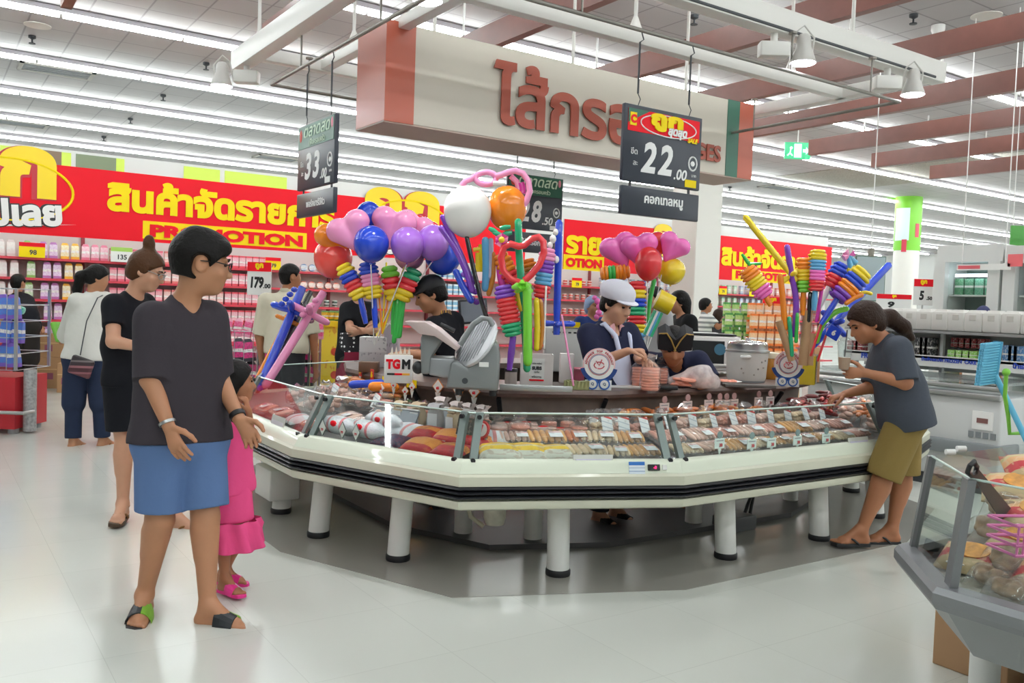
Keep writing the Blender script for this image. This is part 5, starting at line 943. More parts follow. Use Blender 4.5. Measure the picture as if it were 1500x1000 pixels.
# long right side
row(3, .2, ['Scream', 'Spale', 'Stan', 'Scream', 'Stan', 'Spale', 'Stan', 'Scream', 'Spink'], 'front', .25, .1); row(3, .36, ['Spink', 'Spale', 'Spink', 'Spale', 'Spink', 'Stan', 'Spale', 'Spink'], 'second', .35, dz=.03); row(3, .54, ['Bpink', 'Bpink', 'Bpale', 'Bcream', 'Bpink', 'Bpink', 'Bpale', 'Bcream', 'Bcream', 'Bpale'], 'third', 0, .08)
row(4, .24, ['Mpale', 'Spale', 'Mblush', 'Spink'], 'front', .2); row(4, .44, ['Mpale', 'Mblush', 'Spale', 'Mpale'], 'second', .2, dz=.03)
r = random.Random(5)
def heap(e, s0, s1, t0, t1, n, mats_, label, group, z, lay=2):
    for i in range(n):
        s = r.uniform(s0, s1); t = r.uniform(t0, t1); T = ET(e, t, s, z + (i * lay // n) * .026 + r.uniform(0, .008), r.uniform(-.15, .15), r.uniform(-.9, .9) + (1.2 if r.random() < .4 else 0), r.uniform(-.12, .12)); place('J' + r.choice(mats_), T, label, group)
heap(3, .70, .84, .1, 1.5, 64, ['orange', 'tan', 'orange', 'brown'], 'loose golden sausage heaped at the back of the long right case', 'loose golden sausages', .72, 3)
heap(4, .5, .8, .05, 1.0, 70, ['dark', 'dark', 'red'], 'loose dark red sausage in the heap under the hand of the woman in slate', 'loose dark sausages', .72, 4)
heap(4, .2, .45, .1, .9, 30, ['pale', 'orange'], 'loose pale sausage on the right front corner case', 'loose pale sausages', .74, 2)
heap(0, .74, .86, .2, 1.0, 40, ['orange', 'tan'], 'loose orange sausage heaped at the back of the left side case', 'loose orange sausages', .76, 4)
# trays and dividers
for k, (e, t, s, w, lab) in enumerate(((1, .32, .46, .34, 'grey plastic divider tray in the left front corner case'), (1, .62, .62, .3, 'grey plastic divider tray behind the beige ham bags'))):
    th = thing('divider_tray', lab, 'tray', T=ET(e, t, s, DZ(s) + .03, -.5)); MB().box((0, 0, .05), (w, .008, .13)).build('panel', mat('tray_grey', '#8d939a', .4), th); MB().box((0, -.006, .115), (w, .014, .008)).build('lip', WHITE, th)
th = thing('poster', 'dark framed picture with red number one badge in the left front corner case', 'poster', T=ET(1, .98, .34, DZ(.34) + .04, -.25)); MB().box((0, 0, .06), (.2, .012, .13)).build('panel', bands('poster_print', [(0, '#a93434'), (.2, '#c9c4bb'), (.28, '#3f4340'), (.75, '#4a4b45')], noise=.5, ncol='#8d8471', nscale=6), th); o = MB().lathe([(.0, 0), (.045, 0), (.05, .006), (.045, .012), (0, .012)], 20, T=TR(.07, -.008, .07, 0, PI / 2)).build('badge_rim', mat('badge_red', '#c93636', .4), th, True); MB().lathe([(0, .012), (.036, .012), (.036, .015), (0, .015)], 20, T=TR(.07, -.008, .07, 0, PI / 2)).build('badge', WHITE, th, True); m = MB(); text_into(m, '1', h=.055, T=TR(.07, -.024, .07, 0, PI / 2), bold=.06, shear=.15); m.build('number', REDP, th)
# price tags
TAGC = mat('tag_paper', '#f2eee9', .5)
def spike_tag(e, x, y, s, kind, lab, size=.05):
    t, z = epx(e, x, y, s); th = thing('price_tag', lab, 'price tag', T=ET(e, t, s, z), group='spiked price tags ' + kind); w = size
    if kind == 'diamond':
        for nm, k, m_, dy in (('border', 1, mat('tag_orange', '#d9822f'), 0), ('card', .86, TAGC, -.002)): o = MB(); P = [(-w * .62 * k, 0), (0, -w * .7 * k), (w * .62 * k, 0), (0, w * .7 * k)]; o.prism(P, 0, .003, T=Matrix.Translation((0, dy, 0)) @ Matrix.Rotation(PI / 2, 4, 'X')); o.build(nm, m_, th)
        m = MB(); text_into(m, '65', h=w * .26, T=TR(0, -.006, -w * .12, 0, PI / 2), bold=.06); m.build('price', REDP, th); MB().prism([(-w * .3, -w * .5), (0, -w * 1.5), (w * .3, -w * .5)], 0, .003, T=Matrix.Rotation(PI / 2, 4, 'X')).build('spike', TAGC, th)
    elif kind == 'grey diamond':
        for nm, k, m_, dy in (('border', 1, mat('tag_grey', '#66706c'), 0), ('card', .84, mat('tag_pale', '#d3dcd6'), -.002)): o = MB(); o.prism([(-w * .6 * k, 0), (0, -w * k), (w * .6 * k, 0), (0, w * k)], 0, .003, T=Matrix.Translation((0, dy, 0)) @ Matrix.Rotation(PI / 2, 4, 'X')); o.build(nm, m_, th)
        m = MB(); text_into(m, '79', h=w * .3, T=TR(0, -.006, -w * .2, 0, PI / 2), bold=.06); m.build('price', mat('tag_red', '#b8585a'), th); MB().prism([(-w * .12, -w * .9), (-w * .12, -w * 1.35), (w * .12, -w * 1.35), (w * .12, -w * .9)], 0, .003, T=Matrix.Rotation(PI / 2, 4, 'X')).build('stem', TAGC, th)
    elif kind == 'red':
        MB().box((0, 0, 0), (w * .8, .004, w * 1.3), bev=.0019).build('card', mat('tag_fire', '#d8352c', .4), th); m = MB(); text_into(m, '6', h=w * .7, T=TR(0, -.003, w * .05, 0, PI / 2), bold=.06); m.build('price', YEL, th); MB().prism([(-w * .25, -w * .6), (0, -w * 1.5), (w * .25, -w * .6)], 0, .003, T=Matrix.Rotation(PI / 2, 4, 'X')).build('spike', TAGC, th)
    elif kind == 'yellow':
        MB().box((0, 0, 0), (w * 1.3, .004, w * .8)).build('card', YEL, th); m = MB(); text_into(m, '55', h=w * .4, T=TR(0, -.003, 0, 0, PI / 2), bold=.05); m.build('price', DARK, th)
    else:                                            # card with a round head, on a stem
        hd = kind == 'white'; m = mat('tag_mint', '#d5e6e0', .4) if not hd else mat('tag_blush', '#e5d3d0', .5)
        MB().box((0, 0, 0), (w * 1.15, .004, w * .85)).build('card', m, th); MB().lathe([(0, 0), (w * .3, 0), (w * .33, .003), (w * .3, .006), (0, .006)], 14, T=TR(0, .002, w * .72, 0, PI / 2)).build('head', mat('tag_head_' + kind, '#b78f8d' if hd else '#7b9290', .4), th, True); k = MB(); text_into(k, '30', h=w * .3, T=TR(w * .12, -.003, -w * .15, 0, PI / 2), bold=.05); k.build('price', mat('tag_red'), th); k = MB(); k.box((0, -.003, w * .22), (w * .8, .002, w * .07)); k.build('line', GREY, th); MB().prism([(-w * .18, -w * .4), (0, -w * 1.35), (w * .18, -w * .4)], 0, .003, T=Matrix.Rotation(PI / 2, 4, 'X')).build('spike', m, th)
for i, (x, y) in enumerate(((642, 566), (672, 571), (695, 573))): spike_tag(1 if x < 690 else 1, x, y, .79, 'diamond', f'white diamond price tag with orange border, {ORD[i]} of three below the slicer', .07)
for i, (x, y) in enumerate(((559, 562), (577, 557), (594, 566), (604, 560))): spike_tag(1, x, y + 6, .66, 'diamond', f'small tilted diamond tag, {ORD[i]} of four on the white ham bags', .045)
for i, (x, y) in enumerate(((473, 626), (502, 630), (522, 633))): spike_tag(1, x, y, .1, 'grey diamond', f'grey-bordered diamond tag on the left corner glass, {ORD[i]} of three', .05)
for i, (x, y) in enumerate(((528, 543), (545, 549))): spike_tag(0, x, y, .79, 'red', f'red spiked tag on the counter edge, {ORD[i]} of two beside the TGM stand', .06)
for i, (x, y) in enumerate(((567, 557), (603, 562))): spike_tag(1, x, y, .785, 'yellow', f'yellow price ticket under the TGM stand, {ORD[i]} of two', .06)
for i, (x, y) in enumerate(((973, 597), (1007, 594), (1038, 592), (1054, 592), (1064, 592), (1075, 591), (1111, 588), (1128, 587))): spike_tag(3, x, y, .78, 'white', f'pinkish card with round head, {ORD[i]} of eight along the wooden apron', .07)
for i, (x, y) in enumerate(((1054, 649), (1101, 650), (1130, 648), (1168, 645), (1210, 642))): spike_tag(3, x, y, .1, 'mint', f'mint price card with round head, {ORD[i]} of five behind the right glass', .065)
def holder(e, x, y, w, h, lab, m=None):
    t, z = epx(e, x, y, .06); th = thing('card_holder', lab, 'card holder', T=ET(e, t, .06, z, -.25)); MB().box((0, 0, 0), (w, .006, h)).build('sleeve', mat('holder_clear', '#d9dad4', .2), th); MB().box((0, -.005, -.01), (w * .88, .003, h * .7)).build('paper', m or bands('paper_lilac', [(0, '#cfcde0'), (.3, '#a9a8c6'), (.34, '#cfcde0'), (.6, '#adabc8'), (.64, '#d3d1e3')], noise=.15, ncol='#9f9dbb'), th)
holder(2, 869, 678, .21, .085, 'clear holder with lilac paper on the front case glass'); holder(3, 1258, 650, .2, .085, 'clear holder with lilac paper on the right case glass'); holder(0, 405, 626, .22, .14, 'clear holder with pale paper on the left side glass', mat('paper_plain', '#d8d3da'))
t, z = epx(2, 932, 685, .03); th = thing('notice_card', 'small blue and white card on the front case rail', 'card', T=ET(2, t, .02, z, -.25)); MB().box((0, 0, 0), (.084, .005, .065)).build('card', bands('notice_print', [(0, '#dbe6f0'), (.22, '#9fb4cf'), (.3, '#dfe8f1'), (.5, '#9fb4cf'), (.55, '#dfe8f1'), (.72, '#2a6fc0')]), th)
t, z = epx(2, 957, 684, .03); th = thing('thermostat', 'black thermostat with glowing red digits on the front case rail', 'thermostat', T=ET(2, t, .022, z, -.25)); MB().box((0, 0, 0), (.064, .012, .032), bev=.003).build('case', BLACK, th); m = MB(); text_into(m, '-3', h=.015, T=TR(.004, -.007, 0, 0, PI / 2), bold=.05); m.build('digits', mat('led_red', '#ff2060', .4, emit=3), th); tag(MB().box((0, 0, 0), (.022, .01, .026), T=ET(2, t + .058, .022, z, -.25)).build('switch', WHITE), 'small white switch beside the red thermostat', 'switch')
# ------------------------------------------------------------------ things on the service counter
CZ = 0.923; VY = math.atan2(cr.y, cr.x)                  # counter height; heading of the picture's horizontal
def cpt(x, y, z=CZ): return onz(x, y, z)
def VT(p, spin=0.0): return Matrix.Translation(p) @ rotz(VY + spin)   # x to the right, y away from the camera
SLG = mat('slicer_grey', '#85898a', .38, .25); SLS = mat('slicer_steel', '#d3d5d9', .38, .45)
p = cpt(700, 578); k = (p - Vector((0, 0, CAMH))).length / FPX * .985; th = thing('meat_slicer', 'grey meat slicer with tilted round blade guard on the service counter', 'meat slicer', T=VT(p))
S3 = lambda x, y: ((x - 700) * k, (574 - y) * k)          # outline in the slicer's own upright plane
def slab(pts, y0, y1, nm, m, bev=.012, par=th):
    q = [S3(*a) for a in pts]; mb = MB(); mb.prism([(x, z) for x, z in q], -y1, -y0, T=Matrix.Rotation(PI / 2, 4, 'X')); o = mb.build(nm, m, par)
    o.modifiers.new('b', 'BEVEL').width = bev; o.modifiers['b'].segments = 3; o.modifiers['b'].limit_method = 'ANGLE'; dg = bpy.context.evaluated_depsgraph_get(); me = bpy.data.meshes.new_from_object(o.evaluated_get(dg)); o.modifiers.clear(); o.data = me; me.polygons.foreach_set('use_smooth', [True] * len(me.polygons)); me.set_sharp_from_angle(angle=.7); return o
slab([(654, 564), (730, 565), (731, 520), (728, 498), (716, 486), (705, 490), (684, 532), (668, 522), (660, 525)], -.1, .2, 'housing', SLG, .02)
slab([(627, 520), (665, 520), (665, 552), (627, 546)], -.05, .16, 'carriage', mat('slicer_light', '#9fa2a5', .3, .5))
slab([(616, 545), (628, 545), (630, 520), (648, 490), (622, 484), (614, 490)], -.06, .12, 'pedestal', SLG); slab([(592, 468), (622, 468), (640, 478), (672, 504), (668, 508), (636, 488), (614, 486)], -.12, .15, 'food_tray', mat('tray_blush', '#c6b3b0', .35, .25), .004)
q = Vector((S3(694, 496)[0], -.02, S3(694, 496)[1])); Tb = Matrix.Translation(q) @ Vector((-.68, -.5, .5)).to_track_quat('Z', 'Y').to_matrix().to_4x4()
m = MB(); m.lathe([(0, .012), (.13, .014), (.152, .006), (.156, -.006), (.15, -.014), (0, -.014)], 48, T=Tb @ Matrix.Diagonal((1, 1, 1, 1))); m.build('blade_guard', SLS, th, True)
m = MB(); [m.box((-.02 + .0 * i, 0, .017), (.004, .0, .0), T=Tb) for i in range(0)]; [m.box((.1 - .022 * i, 0, .0165), (.005, 2 * math.sqrt(max(.0001, .13 ** 2 - (.1 - .022 * i) ** 2)), .003), T=Tb) for i in range(10)]; m.build('guard_ridges', mat('ridge_steel', '#aeb1b6', .4, .4), th)
m = MB(); m.tube([S3(x, y)[0:1] + (-.06,) + S3(x, y)[1:] for x, y in ((672, 500), (690, 470), (703, 460), (714, 461), (724, 480))], .016, 10); m.build('blade_cover_arm', SLG, th, True)
m = MB(); m.tube([(S3(643, 471)[0], -.1, S3(643, 471)[1]), (S3(655, 476)[0], -.1, S3(655, 476)[1]), (S3(664, 480)[0], -.1, S3(664, 480)[1])], .012, 10); m.build('handle', BLACK, th, True)
MB().ball((S3(611, 536)[0], -.03, S3(611, 536)[1]), (.032, .028, .036), 16).build('thickness_knob', BLACK, th, True)
for x in (672, 722): 
    for yy in (-.04, .15): MB().cyl((S3(x, 570)[0], yy, .0), (S3(x, 570)[0], yy, .05), .02, 12).build('foot', BLACK, th, True)
m = MB(); text_into(m, 'SLICER'[:0] or 'MADE', w=.042, T=TR(S3(709, 525)[0], -.2025 + .1 - .1, S3(709, 525)[1], 0, PI / 2)) if 0 else m.box((S3(709, 525)[0], -.2, S3(709, 525)[1]), (.05, .006, .024)); m.build('nameplate', WHITE, th)
MB().lathe([(0, 0), (.014, 0), (.016, .006), (0, .006)], 12, T=TR(S3(683, 549)[0], -.2, S3(683, 549)[1], 0, PI / 2)).build('switch', DARK, th)
# TGM stand
p = cpt(583, 561); th = thing('counter_sign', 'white counter sign with the red and black letters TGM and a crown', 'sign', T=VT(p, .15)); MB().box((0, 0, .085), (.17, .02, .17), bev=.006).build('board', WHITE, th, 40)
m = MB(); m.cur = 0; text_into(m, 'TG', w=.085, h=.06, T=TR(-.033, -.0105, .115, 0, PI / 2), bold=.06, depth=.003); m.build('letters', REDP, th); m = MB(); text_into(m, 'M', w=.05, h=.06, T=TR(.045, -.0105, .115, 0, PI / 2), bold=.06, depth=.003); m.build('letter', BLACK, th)
m = MB()
for i, (c, x) in enumerate(((0, -.045), (1, 0), (2, .045))): m.cur = c; m.box((x, -.012, .055), (.045, .004, .012))
m.build('stripe', [BLACK, REDP, mat('gold_print', '#f2b13c')], th); m = MB(); [m.prism([(-.05 + .025 * i, 0), (-.03 + .025 * i, 0), (-.042 + .026 * i, .055)], -.004, .004, T=TR(0, 0, .17, 0, PI / 2)) for i in range(5)]; m.box((0, 0, .172), (.11, .01, .012)); m.build('crown', mat('crown_cream', '#f0e2d0', .4), th)
# SUBS box and neighbours
p = cpt(785, 562); th = thing('balloon_box', 'white box with SUBS label holding balloon swords on the service counter', 'box', T=VT(p)); m = MB(); w, d, h = .2, .14, .19
for c, q in (((0, -d / 2, h / 2), (w, .004, h)), ((0, d / 2, h / 2), (w, .004, h)), ((-w / 2, 0, h / 2), (.004, d, h)), ((w / 2, 0, h / 2), (.004, d, h)), ((0, 0, .002), (w, d, .004))): m.box(c, q)
m.build('carton', mat('carton_white', '#e4dedb', .5), th); MB().box((.0, -d / 2 - .003, .095), (.095, .002, .14)).build('label', WHITE, th)
m = MB(); text_into(m, 'SUBS', w=.062, T=TR(0, -d / 2 - .004, .105, 0, PI / 2), bold=.07); text_into(m, 'อร่อย สดใหม่', w=.06, T=TR(0, -d / 2 - .004, .135, 0, PI / 2), bold=.02); text_into(m, 'ทุกวัน', w=.03, T=TR(0, -d / 2 - .004, .08, 0, PI / 2), bold=.02); text_into(m, 'พร้อมทาน', w=.06, T=TR(0, -d / 2 - .004, .052, 0, PI / 2), bold=.02); m.build('label_print', DARK, th); MB().box((0, -d / 2 - .005, .03), (.092, .002, .01)).build('label_stripe', REDP, th)
tag(MB().box((0, 0, .095), (.09, .1, .19), bev=.004, T=VT(cpt(829, 560))).build('carton', mat('carton_white'), None, 40), 'plain white carton right of the SUBS box', 'carton')
th = thing('steel_tray', 'shallow steel tray edge under the SUBS box', 'tray', T=VT(cpt(785, 573))); MB().box((0, 0, .018), (.42, .02, .036), bev=.004).build('rim', STEEL, th, 40)
th = thing('receipt_printer', 'white machine with row of vents behind the white carton', 'machine', T=VT(cpt(838, 548) + Vector((.1, .25, 0)))); MB().box((0, 0, .17), (.3, .2, .34), bev=.02).build('body', mat('machine_white', '#d9d9d6', .4), th, 40); m = MB(); [m.box((-.08 + .04 * i, -.101, .3), (.022, .004, .012)) for i in range(5)]; m.build('vents', DARK, th); MB().box((.05, -.1, .36), (.13, .03, .04)).build('price_strip', YEL, th)
th = thing('plastic_basket', 'pink plastic basket right of the white carton', 'basket', T=VT(cpt(848, 560))); m = MB(); m.loft([[(x * .07, y * .05, 0) for x, y in ((-1, -1), (1, -1), (1, 1), (-1, 1))], [(x * .09, y * .065, .09) for x, y in ((-1, -1), (1, -1), (1, 1), (-1, 1))]]); m.build('bowl', mat('basket_pink', '#ee7f98', .4), th); m = MB(); m.tube([(.09 * x, .066 * y, .09) for x, y in ((-1, -1), (1, -1), (1, 1), (-1, 1))], .006, 6, closed=True); m.build('rim', mat('basket_rim', '#f19bb0', .4), th, True)
tag(MB().box((0, 0, 0), (.012, .09, .1), bev=.004, T=VT(cpt(826, 558)) @ Matrix.Translation((0, -.03, .05)) @ Matrix.Rotation(.35, 4, 'Y')).build('pink_lid', mat('lid_pink', '#efc3cc', .4), None, 40), 'pale pink lid leaning on the white carton', 'lid')
m = MB(); r = random.Random(2); m.loft([[(-.075 + .15 * i / 14, -.03, 0 + .004 * (i % 2)) for i in range(15)] + [(.075 - .15 * i / 14, .03, 0) for i in range(15)], [(-.075 + .15 * i / 14, -.032 + .006 * (i % 2), .05 + r.uniform(-.006, .006)) for i in range(15)] + [(.075 - .15 * i / 14, .02, .055 + r.uniform(-.006, .006)) for i in range(15)]]); tag(m.build('leaf_divider', mat('leaf_olive', '#8f9062', .4, noise=.2), None), 'olive green frilled divider in front of the pink basket', 'divider').matrix_world = VT(cpt(844, 570))
def round_sign(x, y, lab, k=1.0, spin=0.0):
    th = thing('round_sign', lab, 'sign', T=VT(cpt(x, y), spin) @ Matrix.Scale(k, 4)); R = Matrix.Rotation(PI / 2, 4, 'X'); navy = mat('sign_royal', '#1d3f86', .4); pnk = mat('sign_rose', '#f0c9cc', .4); ros = mat('sign_rosered', '#c4505c', .4)
    disc = lambda nm, r, yy, m, c=(0, .155): MB().lathe([(0, 0), (r, 0), (r, .005), (0, .005)], 40, T=Matrix.Translation((c[0], yy, c[1])) @ R).build(nm, m, th, 40)
    disc('disc', .098, 0, pnk); disc('rim', .09, -.002, WHITE); disc('ring', .066, -.004, ros); disc('face', .062, -.006, WHITE); disc('ring', .061, -.0065, mat('sign_greyblue', '#8d94ab')); disc('face', .055, -.0075, mat('sign_milky', '#f3eeef'))
    m = MB(); [m.tube([(.0 + .03 * math.cos(a), -.014, .15 + .02 * math.sin(a)) for a in np.linspace(i, i + 1.8, 8)], .0035, 5) for i in (.3, 2.4, 4.4)]; m.tube([(-.02, -.014, .175), (.0, -.014, .15), (.015, -.014, .185)], .004, 5); m.build('crest', ros, th, True)
    g = MB()
    for i, ch in enumerate('ADVANCE TOP PRODUCT'):
        if ch == ' ': continue
        a = PI * .98 - PI * .96 * i / 18; text_into(g, ch, h=.014, T=Matrix.Translation((.079 * math.cos(a), -.009, .155 + .079 * math.sin(a))) @ Matrix.Rotation(PI / 2 - a, 4, 'Y') @ R, bold=.05)
    g.build('ring_lettering', ros, th)
    m = MB(); P = [(.115 * math.cos(a), .155 + .115 * math.sin(a)) for a in np.linspace(PI * 1.08, PI * 1.92, 20)]; Q = [(.088 * math.cos(a), .155 + .088 * math.sin(a)) for a in np.linspace(PI * 1.92, PI * 1.08, 20)]; m.prism(P + Q, 0, .006, T=R); m.build('ribbon', navy, th)
    m = MB(); m.box((0, .002, .03), (.16, .006, .06)); m.build('base_card', WHITE, th)
    for x in (-.036, .036): disc('badge_rim', .034, -.003, mat('sign_blue', '#2c62b4', .4), (x, .036)); disc('badge', .025, -.005, WHITE, (x, .036)); g = MB(); text_into(g, 'Q', h=.02, T=Matrix.Translation((x, -.011, .036)) @ R, bold=.05); g.build('badge_mark', mat('sign_slate', '#51607c'), th)
round_sign(876, 571, 'round red, white and blue crest sign in front of the saleswoman', 1.0); round_sign(1153, 566, 'round red, white and blue crest sign in front of the yellow bin', .98, -.15)
m = MB(); m.box((0, 0, .004), (.36, .2, .008)); tag(m.build('paper_sheet', WHITE), 'white wrapping paper on the counter in front of the saleswoman', 'paper').matrix_world = VT(cpt(905, 566))
HAM = MEAT['ham']
for i, (x, y, lab, n) in enumerate(((937, 566, 'leftmost of the three bagged ham stacks in front of the saleswoman', 7), (952, 572, 'frontmost bagged ham stack, standing at the counter edge', 8), (966, 562, 'rightmost of the three bagged ham stacks, partly behind the front one', 6))):
    th = thing('bagged_ham', lab, 'ham stack', T=VT(cpt(x, y)), group='bagged ham stacks')
    for j in range(n): MB().lathe([(0, 0), (.05, 0), (.054, .006), (.054, .012), (.049, .017), (0, .017)], 24, c=(random.uniform(-.003, .003), 0, .004 + j * .0172)).build('slice', HAM, th, True)
    bag(MB(), .125, .122, n * .0172 + .075, seed=20 + i, neck=.26).build('film', FILM, th, True)
th = thing('black_tray', 'black foam tray between the ham stacks', 'tray', T=VT(cpt(975, 570))); MB().box((0, 0, .012), (.14, .1, .024), bev=.006).build('tray', BLACK, th, 40)
th = thing('bag_of_hams', 'large open plastic bag with pink ham slices on the counter', 'bag', T=VT(cpt(1012, 568)))
r = random.Random(3)
for j in range(9): MB().lathe([(0, 0), (.05, 0), (.055, .008), (.05, .018), (0, .018)], 20, T=TR(r.uniform(-.08, .11), r.uniform(-.03, .04), .01 + .019 * (j // 3), 0, r.uniform(-.2, .2))).build('ham_slice', HAM, th, True)
S = SDF(); S.cone((-.12, .03, .04), (.06, .0, .07), .03, .075, .03, .8, (0, 1, 0)); S.cone((.06, 0, .06), (.13, 0, .04), .075, .06, .03); S.cone((.0, .03, .1), (.1, .02, .12), .03, .03, .03); P, F = S.mesh(.009, [((0, 0, 0), (0, 0, -1))]); nmesh('film', P, F, glassmat('milky_film', '#fbf6f6', .12, .45, '#f6ecec', .2, .15), th, 2)
th = thing('ham_plate', 'white plate of diced pink ham beside the rice cooker', 'plate', T=VT(cpt(1065, 562))); MB().lathe([(0, .004), (.06, .004), (.1, .018), (.102, .021), (.06, .008), (0, .008)], 32).build('plate', WHITE, th, True)
S = SDF(); [S.ell((r.uniform(-.05, .05), r.uniform(-.03, .03), .018), .013, .004) for j in range(30)]; P, F = S.mesh(.005); o = nmesh('diced_ham', P, F, HAM, th, 0); o['kind'] = 'stuff'
p = cpt(1048, 548) + Vector((.05, .12, 0)); th = thing('microwave', 'white microwave oven with dark window behind the counter ham', 'microwave', T=VT(p, -.1)); MB().box((0, 0, .165), (.44, .32, .27), bev=.012).build('body', mat('appliance_white', '#dddad7', .35), th, 40); MB().box((-.03, -.162, .175), (.25, .006, .18), bev=.003).build('window', mat('oven_glass', '#232628', .12), th); MB().box((.17, -.162, .17), (.07, .006, .22)).build('control_panel', mat('panel_grey', '#c4c4c2', .4), th); MB().box((-.03, -.164, .075), (.3, .01, .022), bev=.004).build('handle', mat('appliance_white'), th); MB().lathe([(0, 0), (.045, 0), (.045, .004), (0, .004)], 24, T=TR(.06, -.166, .2, 0, PI / 2)).build('sticker', mat('sticker_teal', '#3f6f87', .4), th); [MB().cyl((x, y, 0), (x, y, .032), .018, 10).build('foot', DARK, th) for x in (-.18, .18) for y in (-.12, .12)]
th = thing('baking_tray', 'black tray lying on top of the microwave', 'tray', T=VT(p + Vector((0, 0, .3)), -.1)); MB().box((0.02, 0, .012), (.34, .26, .016), bev=.005).build('tray', BLACK, th, 40); MB().box((-.05, -.02, .024), (.2, .16, .006)).build('paper', WHITE, th)
p = cpt(1097, 560) + Vector((.05, .07, 0)); th = thing('rice_cooker', 'large white rice cooker with steel lid on the counter', 'rice cooker', T=VT(p)); MB().lathe([(.0, .01), (.13, .01), (.138, .03), (.148, .2), (.148, .215)], 36).build('body', mat('cooker_white', '#dcdcd8', .3, noise=.05, nscale=9), th, True); MB().lathe([(.148, .213), (.157, .218), (.157, .228), (.145, .232), (.14, .27), (.143, .275)], 36).build('rim', STEEL, th, True); MB().lathe([(.143, .272), (.13, .288), (.05, .298), (.02, .3), (.018, .315), (0, .317)], 36).build('lid', mat('lid_steel', '#d2d3d4', .18, .95), th, True); MB().box((-.05, -.15, .185), (.075, .03, .022), bev=.009).build('handle', WHITE, th, 40); MB().lathe([(.13, 0), (.133, .014)], 30).build('base', GREY, th, True)
m = MB(); [m.ball((.149 * math.sin(a) * 1.0, -.149 * math.cos(a), z), (.007, .003, .007), 8) for a, z in ((.5, .15), (.62, .11), (.3, .1), (-.5, .1), (.75, .16), (-.4, .07), (.1, .06))]; m.build('flower_print', mat('cooker_print', '#9c9a94', .5), th)
tag(MB().box((0, 0, .01), (.34, .1, .02), bev=.004, T=VT(cpt(1097, 567))).build('cutting_board', mat('board_grey', '#57504d', .5), None, 40), 'dark board at the counter edge under the rice cooker', 'board')
th = thing('amber_jar', 'amber plastic jar right of the rice cooker', 'jar', T=VT(cpt(1134, 556) + Vector((.02, .05, 0)))); MB().lathe([(0, 0), (.05, 0), (.055, .02), (.055, .15), (.05, .16)], 24).build('jar', mat('amber', '#b57a2a', .25, trans=.2), th, True); MB().lathe([(.055, .158), (.058, .165), (.058, .2), (0, .205)], 24).build('lid', mat('lid_cream', '#e6dcc6', .4), th, True)
p = cpt(1174, 562); th = thing('balloon_bin', 'yellow plastic bin full of balloon toys and cardboard tubes at the counter end', 'bin', T=VT(p, -.12)); m = MB(); w, d, h = .15, .13, .205
for c, q in (((0, -d / 2, h / 2), (w, .005, h)), ((0, d / 2, h / 2), (w, .005, h)), ((-w / 2, 0, h / 2), (.005, d, h)), ((w / 2, 0, h / 2), (.005, d, h)), ((0, 0, .003), (w, d, .005))): m.box(c, q)
m.build('bin', mat('bin_yellow', '#c9b32c', .3, coat=.4), th); MB().box((w / 2 + .012, 0, h / 2 + .01), (.008, .12, .21)).build('foil_strip', mat('foil', '#d9d5cc', .2, .8, noise=.3, nscale=60), th)
tag(MB().box((0, 0, .13), (.045, .12, .26), bev=.003, T=VT(cpt(1196, 560) + Vector((.03, .05, 0)))).build('cardboard_tube', mat('kraft', '#b08a66', .7), None, 40), 'tall cardboard box right of the yellow bin', 'box')
th = thing('touch_screen', 'black touch screen on an arm behind the slicer', 'screen', T=VT(cpt(690, 549) + Vector((0, 0, .0)), .2)); MB().box((0, 0, 0), (.2, .025, .17), bev=.006, T=Matrix.Translation((0, 0, .44)) @ Matrix.Rotation(-.1, 4, 'Y')).build('bezel', DARK, th, 40); MB().box((0, -.014, 0), (.17, .004, .14), T=Matrix.Translation((0, 0, .44)) @ Matrix.Rotation(-.1, 4, 'Y')).build('display', mat('screen_lit', '#6a7078', .3, emit=.25), th); MB().cyl((0, .04, .0), (0, .02, .42), .018, 10).build('arm', BLACK, th)
th = thing('glass_jar', 'small glass jar with black lid right of the slicer', 'jar', T=VT(cpt(748, 563))); MB().lathe([(0, 0), (.034, 0), (.038, .01), (.038, .08)], 20).build('jar', mat('jar_haze', '#b3a9a2', .2), th, True); MB().lathe([(.04, .08), (.04, .1), (0, .102)], 20).build('lid', BLACK, th, True)
p = cpt(551, 540) + Vector((.12, .2, 0)); th = thing('scribbled_box', 'white paper box with black scribbles holding the left balloon bouquet', 'box', T=VT(p)); MB().box((-.04, 0, .11), (.2, .16, .22), bev=.004).build('carton', bands('scribble', [(0, '#d5d2d4'), (.5, '#e6e4e5')], noise=.6, ncol='#8c8992', nscale=6, nth=.62), th, 40); MB().box((.09, .0, .16), (.1, .14, .32)).build('tall_carton', bands('scribble2', [(0, '#cfcbd4')], noise=.6, ncol='#77747f', nscale=5, nth=.63), th)
tag(MB().box((0, 0, .035), (.13, .1, .07), bev=.004, T=VT(cpt(556, 545) + Vector((-.06, .04, 0)))).build('brown_box', mat('brown_card', '#6d4b36', .6), None, 40), 'small brown box left of the scribbled box', 'box')
th = thing('drink_glass', 'orange drink glass beside the slicer tray', 'glass', T=VT(cpt(594, 545) + Vector((.15, .3, 0)))); MB().lathe([(0, 0), (.028, 0), (.04, .12), (0, .12)], 20).build('drink', mat('drink_orange', '#c98a2e', .3), th, True); MB().lathe([(.04, .12), (.042, .15), (.038, .15), (.036, .12)], 20).build('rim', FILM, th, True)
